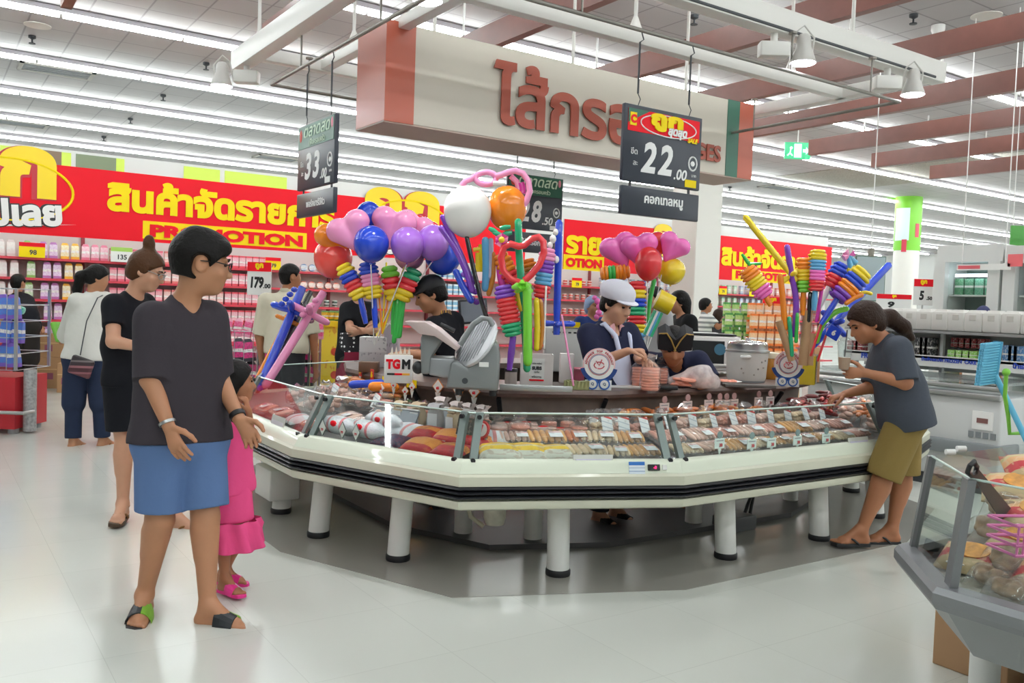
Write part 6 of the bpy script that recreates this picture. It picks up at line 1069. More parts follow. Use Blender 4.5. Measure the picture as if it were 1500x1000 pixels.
# ------------------------------------------------------------------ balloons
BC = dict(red='#e2333c', coral='#f05048', orange='#f08a1e', yellow='#f0d32a', green='#38b24a', lime='#78cf3c', teal='#25a874', blue='#2147c9', sky='#5fa8d6', purple='#7d3fb8', lilac='#a970d6', pink='#f26fc0', rose='#f49ac8', white='#f1efec', black='#1b1a1c', magenta='#dd3fae', brown='#c07a2a', pale='#b9bcd6')
def bmat(c): return mat('balloon_' + c, BC[c], .16, coat=.5, spec=.5, sss=0)
GR = {}
def btag(o, lab, grp=None): o['label'] = lab; o['category'] = 'balloon'; return o
def round_balloon(c, x, y, D, r, lab, tall=1.12, stick=None, grp=None):
    p = ond(x, y, D); R = r * D / FPX; th = thing('balloon', lab, 'balloon', p, 0, grp); prof = [(R * math.sin(a) * (1 if a > PI / 2 * 0 else 1), -R * tall * math.cos(a) * (1.12 if a < PI / 2 else 1)) for a in np.linspace(.05, PI, 20)]; prof[-1] = (0, prof[-1][1])
    MB().lathe([(R * .05, prof[0][1] - R * .09), (R * .09, prof[0][1] - R * .07), (R * .03, prof[0][1] - .01 * R)] + prof, 32).build('bulb', bmat(c), th, 80)
    if stick: q = stick - p; MB().cyl((0, 0, -R * tall * 1.15), tuple(q), .004, 8).build('stick', WHITE, th, True)
    return th
def heart_balloon(c, x, y, D, r, lab, stick=None, spin=0.0, roll=0.0, grp=None):
    p = ond(x, y, D); R = r * D / FPX; th = thing('balloon', lab, 'balloon', T=VT(p, spin) @ Matrix.Rotation(roll, 4, 'Y'), group=grp); S = SDF()
    for q in (-1, 1): S.cone((.44 * q * R, 0, .34 * R), (0, 0, -.75 * R), .56 * R, .16 * R, .12 * R, .8, (0, 1, 0))
    P, F = S.mesh(R / 14); nmesh('bulb', P, F, bmat(c), th, 2)
    if stick: q = th.matrix_world.inverted() @ stick; MB().cyl((0, 0, -R), tuple(q), .004, 8).build('stick', WHITE, th, True)
    return th
def long_balloon(c, pts, r, lab, D, grp=None, name='long_balloon'):
    """pts: (x, y, extra depth); r in metres"""
    P = [ond(x, y, D + (e[0] if e else 0)) for x, y, *e in pts]
    if len(P) > 2:
        Q = []
        for i in range(len(P) - 1):
            a, b, c_, d_ = P[max(i - 1, 0)], P[i], P[i + 1], P[min(i + 2, len(P) - 1)]
            for t in np.linspace(0, 1, 6, endpoint=False): Q.append(.5 * ((2 * b) + (-a + c_) * t + (2 * a - 5 * b + 4 * c_ - d_) * t * t + (-a + 3 * b - 3 * c_ + d_) * t ** 3))
        P = Q + [P[-1]]
    else: P = [P[0].lerp(P[1], t) for t in np.linspace(0, 1, 7)]
    o0 = P[len(P) // 2].copy(); P = [p - o0 for p in P]; d0 = (P[0] - P[1]).normalized(); d1 = (P[-1] - P[-2]).normalized()
    P = [P[0] + d0 * r * .9, P[0] + d0 * r * .6] + P + [P[-1] + d1 * r * .6, P[-1] + d1 * r * .9]; rr = [r * .35, r * .75] + [r] * (len(P) - 4) + [r * .75, r * .35]
    o = MB().tube(P, rr, 12).build(name, bmat(c), None, 80); o.location = o0; tag(o, lab, 'balloon', grp); return o
def knots(th, c, P, r, nm='twist'):
    for p in P: MB().ball(tuple(p), (r, r, r * .8), 12).build(nm, bmat(c), th, True)
def sword(c, a, b, r, lab, D, hilt=.82, grp='balloon swords'):
    """a: tip, b: pommel (pixel, extra depth); crossed hilt at share `hilt` of the length"""
    A = ond(a[0], a[1], D + a[2]); B = ond(b[0], b[1], D + b[2]); H = A.lerp(B, hilt); th = thing('balloon_sword', lab, 'balloon', H, 0, grp); d = (B - A).normalized(); u = d.cross(cf).normalized(); v = d.cross(u)
    P = [A.lerp(H, t) - H for t in np.linspace(0, 1, 8)]; MB().tube([P[0] - d * r * .8] + P, [r * .4] + [r] * 7 + [r * .8], 12).build('blade', bmat(c), th, 80); L_ = (B - A).length
    MB().tube([Vector((0, 0, 0)), d * L_ * (1 - hilt)], [r, r * .9], 12).build('grip', bmat(c), th, 80)
    for q in (u, -u, v, -v): MB().tube([q * .01, q * r * 2.2, q * r * 4.4, q * r * 5.0], [r * .7, r * .85, r * .8, r * .4], 10).build('guard', bmat(c), th, 80)
    return th
def caterpillar(cols, a, b, w, lab, D, stick=None, scol='blue', per=3, grp='balloon caterpillars'):
    """stack of folded balloon loops from a (top) to b, colours top to bottom, `per` folds of each"""
    A = ond(a[0], a[1], D); B = ond(b[0], b[1], D); th = thing('balloon_caterpillar', lab, 'balloon', B, 0, grp); n = len(cols) * per; d = (B - A).normalized(); u = d.cross(cf).normalized(); v = d.cross(u); h = (B - A).length / n; W_ = w * D / FPX / 2
    T0 = lambda p: Matrix(((u.x, v.x, d.x, p.x), (u.y, v.y, d.y, p.y), (u.z, v.z, d.z, p.z), (0, 0, 0, 1)))
    for i in range(n):
        p = A.lerp(B, (i + .5) / n) - B; k = (.82 if i in (0, n - 1) else 1) * W_; m = MB()
        for q in (-.42, .42): m.tube([(-k * .95, q * k, 0), (-k * .75, q * k * 1.25, 0), (0, q * k * 1.4, 0), (k * .75, q * k * 1.25, 0), (k * .95, q * k, 0)], [h * .3, h * .52, h * .6, h * .52, h * .3], 10, T=T0(p))
        m.build('fold', bmat(cols[i // per]), th, 80)
    if stick: q = ond(stick[0], stick[1], D) - B; MB().tube([Vector((0, 0, 0)), q * .5, q], [.018, .021, .015], 10).build('tail', bmat(scol), th, 80)
    return th
# left bouquet
D = 5.75; st = ond(548, 505, D + .1)
round_balloon('blue', 540, 316, D + .15, 19, 'blue round balloon at the top of the left bouquet, behind the pink hearts'); round_balloon('coral', 488, 377, D + .12, 28, 'coral red balloon at the left end of the left bouquet', 1.0); heart_balloon('orange', 493, 350, D + .05, 30, 'orange heart balloon at the left of the left bouquet', spin=.4, roll=-.4)
heart_balloon('rose', 515, 342, D - .05, 34, 'pink heart balloon left of the front blue balloon', roll=-.5); heart_balloon('rose', 575, 335, D + .05, 34, 'pink heart balloon in the middle of the left bouquet', roll=.2); heart_balloon('rose', 604, 338, D + .12, 30, 'pink heart balloon above the two lilac balloons', roll=.4); heart_balloon('red', 616, 342, D + .22, 27, 'red heart balloon just showing behind the pink one', roll=.4)
round_balloon('blue', 544, 356, D - .15, 26, 'dark blue round balloon at the front of the left bouquet', 1.0, st); round_balloon('lilac', 597, 357, D - .12, 25, 'lilac round balloon, left of the two', 1.0, st); round_balloon('lilac', 634, 354, D - .05, 24, 'lilac round balloon, right of the two', 1.05, st); round_balloon('blue', 649, 373, D + .08, 27, 'blue round balloon at the right end of the left bouquet', 1.0); round_balloon('rose', 600, 374, D + .1, 22, 'pink balloon under the two lilac balloons', .9)
caterpillar(['yellow', 'blue', 'red', 'yellow'], (502, 388), (528, 437), 26, 'balloon caterpillar in yellow, blue and red leaning left in the left bouquet', D, (536, 474), 'blue', 2); caterpillar(['blue', 'rose', 'yellow'], (538, 384), (548, 437), 27, 'balloon caterpillar in blue, pink and yellow, second in the left bouquet', D, (550, 480), 'blue', 3)
caterpillar(['lime', 'red', 'yellow'], (570, 390), (578, 440), 26, 'balloon caterpillar in green, red and yellow in the middle of the left bouquet', D + .05, (576, 490), 'green', 2); caterpillar(['teal', 'red', 'yellow'], (608, 394), (588, 440), 27, 'balloon caterpillar in teal, red and yellow leaning right in the left bouquet', D + .02, (580, 495), 'green', 2)
for i, (x0, y0, c) in enumerate(((552, 395, 'orange'), (566, 385, 'yellow'), (575, 400, 'orange'), (592, 392, 'yellow'))): long_balloon(c, [(x0, y0), (560, 488)], .006, f'thin {c} stick balloon of the left bouquet, ' + ('left' if i < 2 else 'right') + ' one', D + .04, 'stick balloons')
for i, (x, y) in enumerate(((583, 500), (591, 492))): long_balloon('green', [(x, 440), (x - 6, y)], .016, f'green stick balloon beside the scribbled box, ' + ('left' if i == 0 else 'right') + ' one', D + .02, 'green stick balloons')
# swords leaning on the left side of the island
D = 6.3
sword('orange', (371, 566, .1), (425, 462, .3), .02, 'orange balloon sword, leftmost of the four leaning on the island', D, .93); sword('blue', (381, 567, 0), (443, 421, .3), .034, 'blue balloon sword leaning on the left side of the island', D, .76); sword('black', (386, 567, .1), (455, 427, .45), .024, 'black balloon sword behind the pink one', D, .8); sword('rose', (389, 564, -.05), (474, 428, .25), .032, 'pink balloon sword, rightmost of the four leaning on the island', D, .76)
for c, x, y, lab in (('blue', 431, 424, 'blue'), ('rose', 462, 440, 'pink')):
    th = thing('balloon_knot', f'{lab} twisted balloon curls on the {lab} sword hilt', 'balloon', ond(x, y, D + .1)); knots(th, c, [Vector((.0, 0, 0)) - cr * .03 * i + Vector((0, 0, -.035 * i)) for i in range(4)], .026)
# long balloons lying behind the TGM stand
long_balloon('blue', [(516, 563), (535, 562), (575, 560)], .026, 'dark blue long balloon lying behind the TGM sign', 5.55); long_balloon('orange', [(546, 566), (560, 566), (578, 567)], .03, 'orange long balloon lying behind the TGM sign', 5.4)
# middle cluster in the SUBS box
D = 5.05; st = ond(785, 520, D)
round_balloon('white', 685, 308, D + .02, 35, 'big white balloon in the middle bouquet', 1.03, ond(715, 470, D)); round_balloon('orange', 743, 303, D + .12, 29, 'big orange balloon right of the white one', 1.08)
long_balloon('black', [(684, 348), (694, 395), (705, 440), (715, 470)], .014, 'black balloon pole under the white balloon', D)
th = thing('balloon_glasses', 'pink twisted balloon in the shape of glasses above the white and orange balloons', 'balloon', ond(735, 262, D + .1)); O = Vector(th.location)
def loop(c, P, r, nm, th, D, closed=False): O = Vector(th.location); MB().tube([ond(x, y, D + (z[0] if z else 0)) - O for x, y, *z in P], r, 12, closed=closed).build(nm, bmat(c), th, True)
ell = lambda x, y, rx, ry, n=20, a0=0, a1=2 * PI: [(x + rx * math.cos(a0 + (a1 - a0) * i / n), y + ry * math.sin(a0 + (a1 - a0) * i / n)) for i in range(n)]
loop('rose', ell(712, 261, 15, 9), .018, 'lens_ring', th, D + .1, True); loop('rose', [(676, 272), (682, 265), (690, 262), (696, 258)], .018, 'temple', th, D + .1); loop('rose', [(726, 258), (735, 256), (745, 252), (755, 250), (766, 254), (774, 265), (776, 280), (771, 295), (764, 303)], .019, 'bridge', th, D + .08); loop('rose', [(748, 258), (757, 266), (760, 280)], .017, 'inner_arch', th, D + .12); loop('magenta', [(763, 268), (765, 276), (765, 284)], .022, 'bead', th, D + .12); MB().tube([ond(722, 268, D) - O, ond(741, 269, D) - O], .014, 10).build('white_band', bmat('white'), th, True)
long_balloon('teal', [(759, 325), (761, 380), (766, 440), (770, 500), (772, 540)], .022, 'tall green balloon pole in the SUBS box', D - .05)
th = thing('balloon_heart', 'red balloon bent into an open heart in front of the green pole', 'balloon', ond(765, 385, D - .12)); loop('red', [(762, 414), (748, 409), (737, 396), (734, 378), (738, 362), (748, 357), (760, 361), (768, 359), (778, 350), (789, 347), (796, 354), (797, 370), (790, 388), (778, 402), (768, 411)], .02, 'outline', th, D - .12)
th = thing('balloon_leaves', 'lime green twisted balloon leaves at the foot of the red heart', 'balloon', ond(765, 418, D - .15)); O = Vector(th.location)
for dx, dy in ((-14, 3), (-8, 9), (12, 0), (14, 9), (0, -6), (4, 8)): MB().tube([Vector((0, 0, 0)), (ond(765 + dx * .5, 418 + dy * .5, D - .17) - O), (ond(765 + dx, 418 + dy, D - .15) - O)], [.01, .024, .012], 10).build('leaf', bmat('lime'), th, True)
long_balloon('lime', [(772, 422), (773, 480), (773, 530)], .026, 'lime green balloon stalk under the red heart', D - .16)
th = thing('balloon_flower', 'magenta and white balloon flower with green leaves in the middle bouquet', 'balloon', ond(735, 352, D - .1)); O = Vector(th.location)
for i in range(6): a = i * PI / 3; MB().tube([Vector((0, 0, 0)), cr * .035 * math.cos(a) + Vector((0, 0, .035 * math.sin(a)))], [.012, .026], 10).build('petal', bmat('magenta' if i % 2 else 'rose'), th, True)
MB().ball(tuple(-cf * .03), .018, 12).build('centre', bmat('yellow'), th, True)
for a, b in (((716, 334), (728, 340)), ((732, 334), (748, 332)), ((736, 343), (750, 341)), ((722, 340), (736, 345))): MB().tube([ond(*a, D - .08) - O, ond((a[0] + b[0]) / 2, (a[1] + b[1]) / 2, D - .08) - O, ond(*b, D - .08) - O], [.01, .016, .01], 8).build('leaf', bmat('teal'), th, True)
caterpillar(['orange', 'orange', 'red'], (732, 372), (751, 412), 26, 'orange and red balloon caterpillar behind the red heart', D + .05, (750, 430), 'red', 2); caterpillar(['orange', 'brown'], (772, 380), (778, 402), 24, 'orange balloon caterpillar peeking behind the red heart', D + .1, None, 'red', 2)
caterpillar(['purple', 'red', 'red', 'teal'], (737, 418), (752, 492), 30, 'balloon caterpillar in purple, red and green left of the lime stalk', D - .08, (746, 542), 'purple', 3)
caterpillar(['rose', 'purple', 'sky', 'red'], (803, 364), (792, 436), 25, 'balloon caterpillar in pink, purple, light blue and red beside the blue sword', D, (786, 470), 'purple', 3)
sword('blue', (819, 326, 0), (815, 490, .05), .022, 'tall blue balloon sword at the right of the middle bouquet', D + .05, .9)
th = thing('balloon_beads', 'white twisted balloon beads beside the tall blue sword', 'balloon', ond(811, 355, D)); O = Vector(th.location)
for x, y, r in ((814, 340, .016), (810, 350, .02), (806, 359, .016), (815, 380, .017)): MB().ball(tuple(ond(x, y, D) - O), (r, r, r * 1.3), 12).build('bead', bmat('white'), th, True)
for i, (c, P, r, lab) in enumerate((('sky', [(711, 352), (712, 390), (711, 422)], .022, 'light blue balloon pole left of the flower'), ('pale', [(719, 352), (719, 380), (717, 405)], .016, 'pale lilac balloon pole left of the flower'), ('brown', [(722, 372), (722, 405), (716, 430)], .016, 'orange brown balloon pole behind the light blue one'), ('purple', [(649, 318), (662, 345), (676, 375), (690, 410)], .018, 'purple balloon pole sloping down from beside the white balloon'), ('purple', [(647, 334), (668, 365), (684, 400), (692, 425)], .02, 'second purple balloon pole, under the first'), ('blue', [(668, 398), (678, 420), (690, 440)], .02, 'blue balloon pole left of the black one'), ('magenta', [(731, 380), (733, 405), (738, 425)], .02, 'magenta balloon behind the red heart'), ('pale', [(746, 425), (747, 440), (746, 455)], .016, 'short white balloon in front of the purple caterpillar'), ('yellow', [(757, 430), (761, 445), (766, 455)], .02, 'short yellow balloon by the lime stalk'), ('yellow', [(786, 440), (787, 480), (786, 510)], .018, 'yellow balloon pole in the SUBS box'), ('brown', [(792, 440), (795, 480), (791, 510)], .012, 'thin amber balloon pole in the SUBS box'), ('magenta', [(778, 470), (781, 510)], .008, 'thin magenta stick in the SUBS box'), ('rose', [(823, 462), (831, 510), (840, 564)], .006, 'thin pink straw balloon left of the saleswoman'), ('white', [(800, 420), (798, 470), (797, 510)], .006, 'thin white stick in the SUBS box'))): long_balloon(c, P, r, lab, D + (.04 if i < 7 else -.05))
th = thing('balloon_dog', 'yellow twisted balloon dog under the white balloon', 'balloon', ond(702, 375, D + .06)); O = Vector(th.location)
for a, b, r in (((693, 366), (706, 364), .013), ((704, 358), (705, 372), .013), ((700, 370), (700, 398), .015), ((706, 370), (706, 398), .013)): MB().tube([ond(*a, D + .06) - O, ond(*b, D + .06) - O], r, 10).build('limb', bmat('yellow'), th, True)
th = thing('balloon_twist', 'purple knot of twisted balloons left of the black pole', 'balloon', ond(686, 420, D + .06)); O = Vector(th.location)
for i in range(9): x, y = 680 + (i * 7) % 19, 402 + i * 5; MB().ball(tuple(ond(x, y, D + .06) - O), (.022, .022, .018), 10).build('bead', bmat('purple' if i % 3 else 'lilac'), th, True)
# bouquet behind the saleswoman
D = 7.4; st = ond(945, 520, D)
heart_balloon('pink', 908, 368, D, 28, 'leftmost pink heart balloon of the bouquet behind the saleswoman', st, roll=-.4); heart_balloon('pink', 937, 368, D - .03, 29, 'middle pink heart balloon of the bouquet behind the saleswoman', st, roll=-.2); heart_balloon('pink', 985, 364, D - .02, 24, 'rightmost pink heart balloon of the bouquet behind the saleswoman', st, roll=.5); round_balloon('red', 963, 356, D + .1, 15, 'small red balloon between the pink hearts'); round_balloon('red', 950, 385, D - .15, 20, 'red oval balloon at the front of the pink bouquet', 1.2, st); round_balloon('yellow', 983, 396, D + .05, 21, 'yellow balloon under the right pink heart', .9, st)
caterpillar(['orange', 'green', 'orange', 'orange'], (880, 401), (922, 398), 22, 'orange balloon caterpillar lying left of the pink bouquet', D, None, 'red', 2); caterpillar(['red', 'yellow', 'blue', 'teal', 'red', 'yellow', 'sky'], (933, 412), (932, 500), 26, 'tall many-coloured balloon chain behind the saleswoman', D - .1, None, 'blue', 2)
long_balloon('green', [(958, 410), (952, 440), (948, 470)], .02, 'green balloon pole under the red oval balloon', D); long_balloon('purple', [(943, 412), (941, 445)], .018, 'purple balloon pole under the red oval balloon', D)
th = thing('balloon_hammer', 'balloon hammer with yellow head and striped green handle', 'balloon', ond(965, 455, 7.0)); O = Vector(th.location); MB().tube([ond(962, 437, 7) - O, ond(984, 448, 7) - O], [.085, .08], 20).build('head', bmat('yellow'), th, 80)
for i, c in enumerate(('teal', 'white', 'sky', 'teal')): MB().tube([ond(960 + i * 3, 455 + i, 7) - O, ond(944 + i * 3, 490 + i, 7) - O], .017, 10).build('handle', bmat(c), th, True)
th = thing('balloon_poodle', 'pink balloon poodle at the left of the white cap', 'balloon', ond(875, 452, 6.6)); O = Vector(th.location); [MB().ball(tuple(ond(x, y, 6.6) - O), r, 10).build('bead', bmat('pink'), th, True) for x, y, r in ((871, 436, .02), (875, 441, .024), (878, 449, .026), (877, 458, .026), (874, 464, .022))]
# bouquet in the yellow bin
D = 5.75
sword('yellow', (1092, 318, .05), (1167, 412, 0), .021, 'long yellow balloon sword pointing up left from the yellow bin', D, .9); long_balloon('purple', [(1153, 362), (1159, 400), (1166, 440), (1164, 490)], .02, 'purple balloon pole crossing the yellow sword', D); long_balloon('orange', [(1143, 405), (1147, 440), (1150, 480)], .02, 'orange balloon pole at the left of the yellow bin', D)
caterpillar(['orange', 'yellow', 'pink'], (1093, 393), (1122, 434), 27, 'balloon caterpillar in orange, yellow and pink leaning far left of the yellow bin', D, (1129, 448), 'orange', 3); th = thing('balloon_sprout', 'dark green twisted balloon sprout on the orange caterpillar', 'balloon', ond(1098, 382, D)); O = Vector(th.location); [MB().tube([ond(*a, D) - O, ond(*b, D) - O], [.014, .009], 8).build('leaf', bmat('green'), th, True) for a, b in (((1096, 385), (1087, 372)), ((1098, 387), (1115, 386)), ((1096, 384), (1098, 389)))]
caterpillar(['orange', 'yellow', 'lime'], (1177, 378), (1177, 428), 21, 'upright balloon caterpillar in orange, yellow and green', D, (1176, 462), 'orange', 3); caterpillar(['yellow', 'sky', 'pink', 'red'], (1198, 366), (1194, 426), 24, 'upright balloon caterpillar in yellow, light blue, pink and red', D - .05, (1192, 455), 'sky', 3)
caterpillar(['blue', 'red'], (1233, 386), (1214, 420), 22, 'balloon caterpillar in blue and red leaning right', D, (1197, 455), 'white', 3); caterpillar(['yellow', 'blue', 'orange', 'purple'], (1264, 396), (1226, 438), 34, 'thick balloon caterpillar in yellow, blue, orange and purple leaning right', D - .05, (1202, 475), 'blue', 2)
th = thing('balloon_flower', 'pink and light blue balloon flower above the blue and red caterpillar', 'balloon', ond(1243, 374, D)); O = Vector(th.location); [MB().tube([Vector((0, 0, 0)), ond(x, y, D) - O], [.014, .024], 10).build('petal', bmat(c), th, True) for x, y, c in ((1238, 368, 'rose'), (1250, 370, 'pink'), (1246, 364, 'white'), (1253, 386, 'sky'), (1247, 394, 'sky'), (1236, 378, 'rose'))]
sword('blue', (1302, 388, .15), (1186, 512, -.05), .024, 'long blue balloon sword with flat guard reaching right over the woman', D + .05, .7); th = thing('balloon_flag', 'blue foil flag with white print on the long blue sword', 'balloon', ond(1221, 487, D - .05)); MB().box((0, 0, 0), (.09, .012, .08), bev=.005, T=rotz(VY) @ Matrix.Rotation(.5, 4, 'Y')).build('flag', bmat('blue'), th); m = MB(); text_into(m, '6', h=.04, T=rotz(VY) @ Matrix.Rotation(.5, 4, 'Y') @ Matrix.Translation((0, -.0065, 0)) @ Matrix.Rotation(PI / 2, 4, 'X'), bold=.05); m.build('print', WHITE, th)
long_balloon('lime', [(1196, 500), (1205, 475), (1222, 458), (1240, 452)], .019, 'lime green balloon bending right towards the head of the woman', D); long_balloon('orange', [(1240, 444), (1252, 436), (1262, 432)], .016, 'short orange balloon above the head of the woman', D - .1); long_balloon('yellow', [(1252, 432), (1266, 428), (1276, 430)], .012, 'short yellow balloon behind the head of the woman', D)
for i, (c, P, r, lab) in enumerate((('green', [(1168, 460), (1166, 500)], .012, 'green balloon stick in the yellow bin, left'), ('teal', [(1156, 466), (1160, 520)], .014, 'teal balloon stick in the yellow bin'), ('red', [(1226, 432), (1205, 470), (1188, 520)], .009, 'red balloon stick sloping into the yellow bin'), ('magenta', [(1206, 410), (1196, 470)], .012, 'magenta balloon stick behind the caterpillars'), ('black', [(1187, 430), (1184, 470)], .014, 'black balloon stick behind the caterpillars'), ('red', [(1213, 482), (1198, 528)], .008, 'thin red stick at the right of the yellow bin'))): long_balloon(c, P, r, lab, D - .02)
for i, (x0, y0, x1, y1, r, lab) in enumerate(((1141, 470, 1160, 528, .024, 'cardboard tube leaning left out of the yellow bin'), (1184, 455, 1176, 535, .03, 'tallest cardboard tube in the yellow bin'), (1189, 488, 1186, 535, .022, 'short cardboard tube in front of the tallest one'))): o = MB().cyl(ond(x0, y0, D), ond(x1, y1, D), r, 20).build('cardboard_tube', mat('kraft'), None, 40); tag(o, lab, 'tube', 'cardboard tubes')
# ------------------------------------------------------------------ freezers, fridges and odds and ends on the right
FZ = 7.2; ya = onX(1467, 600, FZ).y; yb = onX(1203, 530, FZ + .2).y; fm_ = mat('freezer_white', '#c9cbcb', .3); gb = mat('bumper_grey', '#7d8285', .4)
th = thing('chest_freezer', 'long white chest freezer with grey bumper and steel rim behind the woman in slate', 'freezer', (FZ, ya, 0)); L_ = yb - ya
def fbox(x0, x1, y0, y1, z0, z1, nm, m, bev=.0, par=th): return MB().box(((x0 + x1) / 2 - FZ, (y0 + y1) / 2 - ya, (z0 + z1) / 2), (x1 - x0, y1 - y0, z1 - z0), bev=bev).build(nm, m, par, 40 if bev else False)
fbox(FZ, FZ + 1.0, ya, yb, .1, .8, 'body', fm_, .02); fbox(FZ - .04, FZ + .3, ya - .02, yb, .3, .42, 'bumper', gb, .02); fbox(FZ + .02, FZ + .95, ya + .02, yb, 0, .12, 'base', DARK)
fbox(FZ - .03, FZ + .06, ya, yb, .78, .83, 'rim', STEEL, .012); fbox(FZ - .015, FZ + .05, ya, yb, .85, .89, 'rim', STEEL, .012); fbox(FZ, FZ + .7, ya, yb, .9, .925, 'lid', glassmat('lid_glass', '#eef4f4', .12, .15), .0)
a = onX(1440, 616, FZ); m = MB(); m.box((-.004, a.y - ya, a.z), (.012, .17, .15)); m.build('control_panel', WHITE, th); MB().box((-.012, a.y - ya, a.z), (.006, .09, .04)).build('display', mat('panel_wine', '#7b5350'), th)
for i in range(4): MB().box((-.006, a.y - ya - .09 + .06 * i, a.z - .12), (.008, .042, .05)).build('vent', gb, th)
TX = 7.75; t0 = onX(1344, 519, TX); t1 = onX(1344, 535, TX)
su = thing('freezer_shelf', 'white shelf unit on the freezer with blue FROZEN CAKE lettering', 'shelf', (TX, ya, .925)); o = (TX, ya, .925)
def sbox(x0, x1, z0, z1, nm, m, y0=ya + .02, y1=yb): return MB().box(((x0 + x1) / 2 - TX, (y0 + y1) / 2 - ya, (z0 + z1) / 2 - .925), (x1 - x0, y1 - y0, z1 - z0)).build(nm, m, su)
z1_, z2_ = t1.z, t0.z; zt_ = onX(1344, 483, TX).z
sbox(TX, TX + .03, z1_, z2_, 'sign_strip', mat('strip_white', '#dfe0dd', .4)); sbox(TX, TX + .4, z2_ - .03, z2_ - .01, 'shelf', fm_); sbox(TX, TX + .4, zt_ - .025, zt_, 'shelf', STEEL); sbox(TX + .36, TX + .4, .93, zt_ - .02, 'back_panel', mat('back_grey', '#a9aeae', .5))
for y in (ya + .03, ya + (yb - ya) / 2, yb - .03): MB().box((.18, y - ya, (zt_ - .925) / 2), (.04, .03, zt_ - .925)).build('upright', fm_, su)
blu = mat('letter_blue', '#2b49b0', .4)
for s, xa, xb, yc in (('น้ำแข็งและเค้ก', 1350, 1382, 526), ('FROZEN  CAKE - D', 1384, 1442, 530), ('น้ำแข็ง', 1484, 1510, 536), ('FROZEN PRO', 1262, 1320, 522)):
    a, b = onX(xa, yc, TX), onX(xb, yc, TX); m = MB(); text_into(m, s, w=a.y - b.y, T=frame_T((-.003, (a.y + b.y) / 2 - ya, (a.z + b.z) / 2 - .925), (0, -1, 0), (0, 0, 1)), bold=.04, depth=.003); m.build('lettering', blu, su)
jm = mat('jug_white', '#e6e4df', .4); jug = None
jx = [1226, 1244, 1262, 1281, 1300, 1319, 1339, 1360, 1383, 1407, 1432, 1459, 1487, 1516]
for i, x in enumerate(jx):
    q = onX(x, 470, TX + .17); yy = q.y; T = Matrix.Translation((TX + .17, yy, zt_)) @ rotz(PI)
    if jug is None:
        jug = thing('white_jug', '', 'jug', T=T); w = .165; m = MB()
        m.box((0, 0, .09), (.17, w, .18), bev=.02); m.build('body', jm, jug, 40); m = MB(); m.loft([[(x_ * .07, y_ * .065, .178) for x_, y_ in ((-1, -1), (1, -1), (1, 1), (-1, 1))], [(x_ * .05, y_ * .045, .2) for x_, y_ in ((-1, -1), (1, -1), (1, 1), (-1, 1))]]); m.build('shoulder', jm, jug); MB().box((.087, 0, .13), (.006, .06, .05), bev=.002).build('grip', mat('jug_shade', '#d4d1ca', .4), jug); o = jug
    else: o = dup(jug, T)
    o['label'] = f'white plastic jug on the freezer shelf, {(ORD + ["last"])[i]} from the left'; o['group'] = 'white jugs on the freezer shelf'
gk = [('black', '#26272a'), ('red', '#b3444c'), ('lime', '#8fc95a'), ('blue', '#4f7fae'), ('crimson', '#8f2a2f')]
for i, (x, c, h) in enumerate(((1350, 0, .17), (1357, 0, .17), (1364, 0, .17), (1403, 1, .09), (1412, 1, .09), (1421, 1, .09), (1430, 1, .09), (1440, 1, .09), (1399, 2, .07), (1409, 2, .07), (1419, 2, .07), (1429, 2, .07), (1480, 3, .14), (1488, 3, .14), (1496, 3, .14), (1250, 4, .1), (1256, 4, .1), (1262, 4, .1))):
    s_ = .15 if c != 1 else .3; q = onX(x, 505, TX + s_); z = z2_ - .009 + (.09 if c == 1 else 0)
    tag(MB().box((TX + s_, q.y, z + h / 2), (.1, .085, h), bev=.006).build('frozen_pack', bands('fz' + gk[c][0], [(0, gk[c][1]), (.4, '#d8d6d0'), (.5, gk[c][1])], noise=.4, ncol='#e6e6e2', nscale=7), None, 40), f'{gk[c][0]} frozen package on the lower freezer shelf', 'package', f'{gk[c][0]} packages in the freezer shelf')
# upright fridges far behind
FX = 10.5
def fr_bank(xa, xb, ytop, ybot, lab, cols, light=True):
    a, b = onX(xa, ytop, FX), onX(xb, ytop, FX); y0, y1 = b.y, a.y; zt = max(a.z, 2.0) + .1; th = thing('upright_fridge', lab, 'fridge', (FX, (y0 + y1) / 2, 0)); w = y1 - y0; fwm = mat('fridge_white', '#dfe1df', .35)
    MB().box((.45, 0, zt / 2), (.06, w + .3, zt)).build('back', mat('fridge_inner', '#7f9a93', .5), th); MB().box((.21, 0, .15), (.5, w + .26, .3)).build('base', fwm, th); MB().box((.2, 0, zt + .1), (.5, w + .3, .2)).build('canopy', fwm, th)
    for s in (-1, 1): MB().box((.15, s * (w / 2 + .08), zt / 2), (.5, .14, zt)).build('side', fwm, th)
    MB().box((-.02, 0, zt / 2 + .15), (.012, w, zt - .3)).build('glass_door', GLASS, th)
    if light: MB().box((.05, 0, zt - .16), (.04, w * .8, .035)).build('tube', mat('fridge_tube', '#eef4ff', .5, emit=6), th)
    for k, z in enumerate((.9, 1.33, 1.72)):
        MB().box((.2, 0, z), (.4, w, .02)).build('shelf', fwm, th); n = int(w / .12)
        for i in range(n): c = cols[(k + (i * 3 // n)) % len(cols)]; tag(MB().box((FX + .15, (y0 + y1) / 2 - w / 2 + (i + .5) * w / n, z + .11), (.1, w / n * .86, .2), bev=.008).build('drink_carton', bands('fr' + c[1:], [(0, c), (.45, '#d9dcd6'), (.58, c)], noise=.3, ncol='#e9ece6'), None, 40), f'carton in the {lab.split(",")[0]}, shelf {["at the bottom", "in the middle", "at the top"][k]}', 'carton', f'cartons, {lab.split(",")[0]}, {k}'.replace(', 0', ', low').replace(', 1', ', middle').replace(', 2', ', high'))
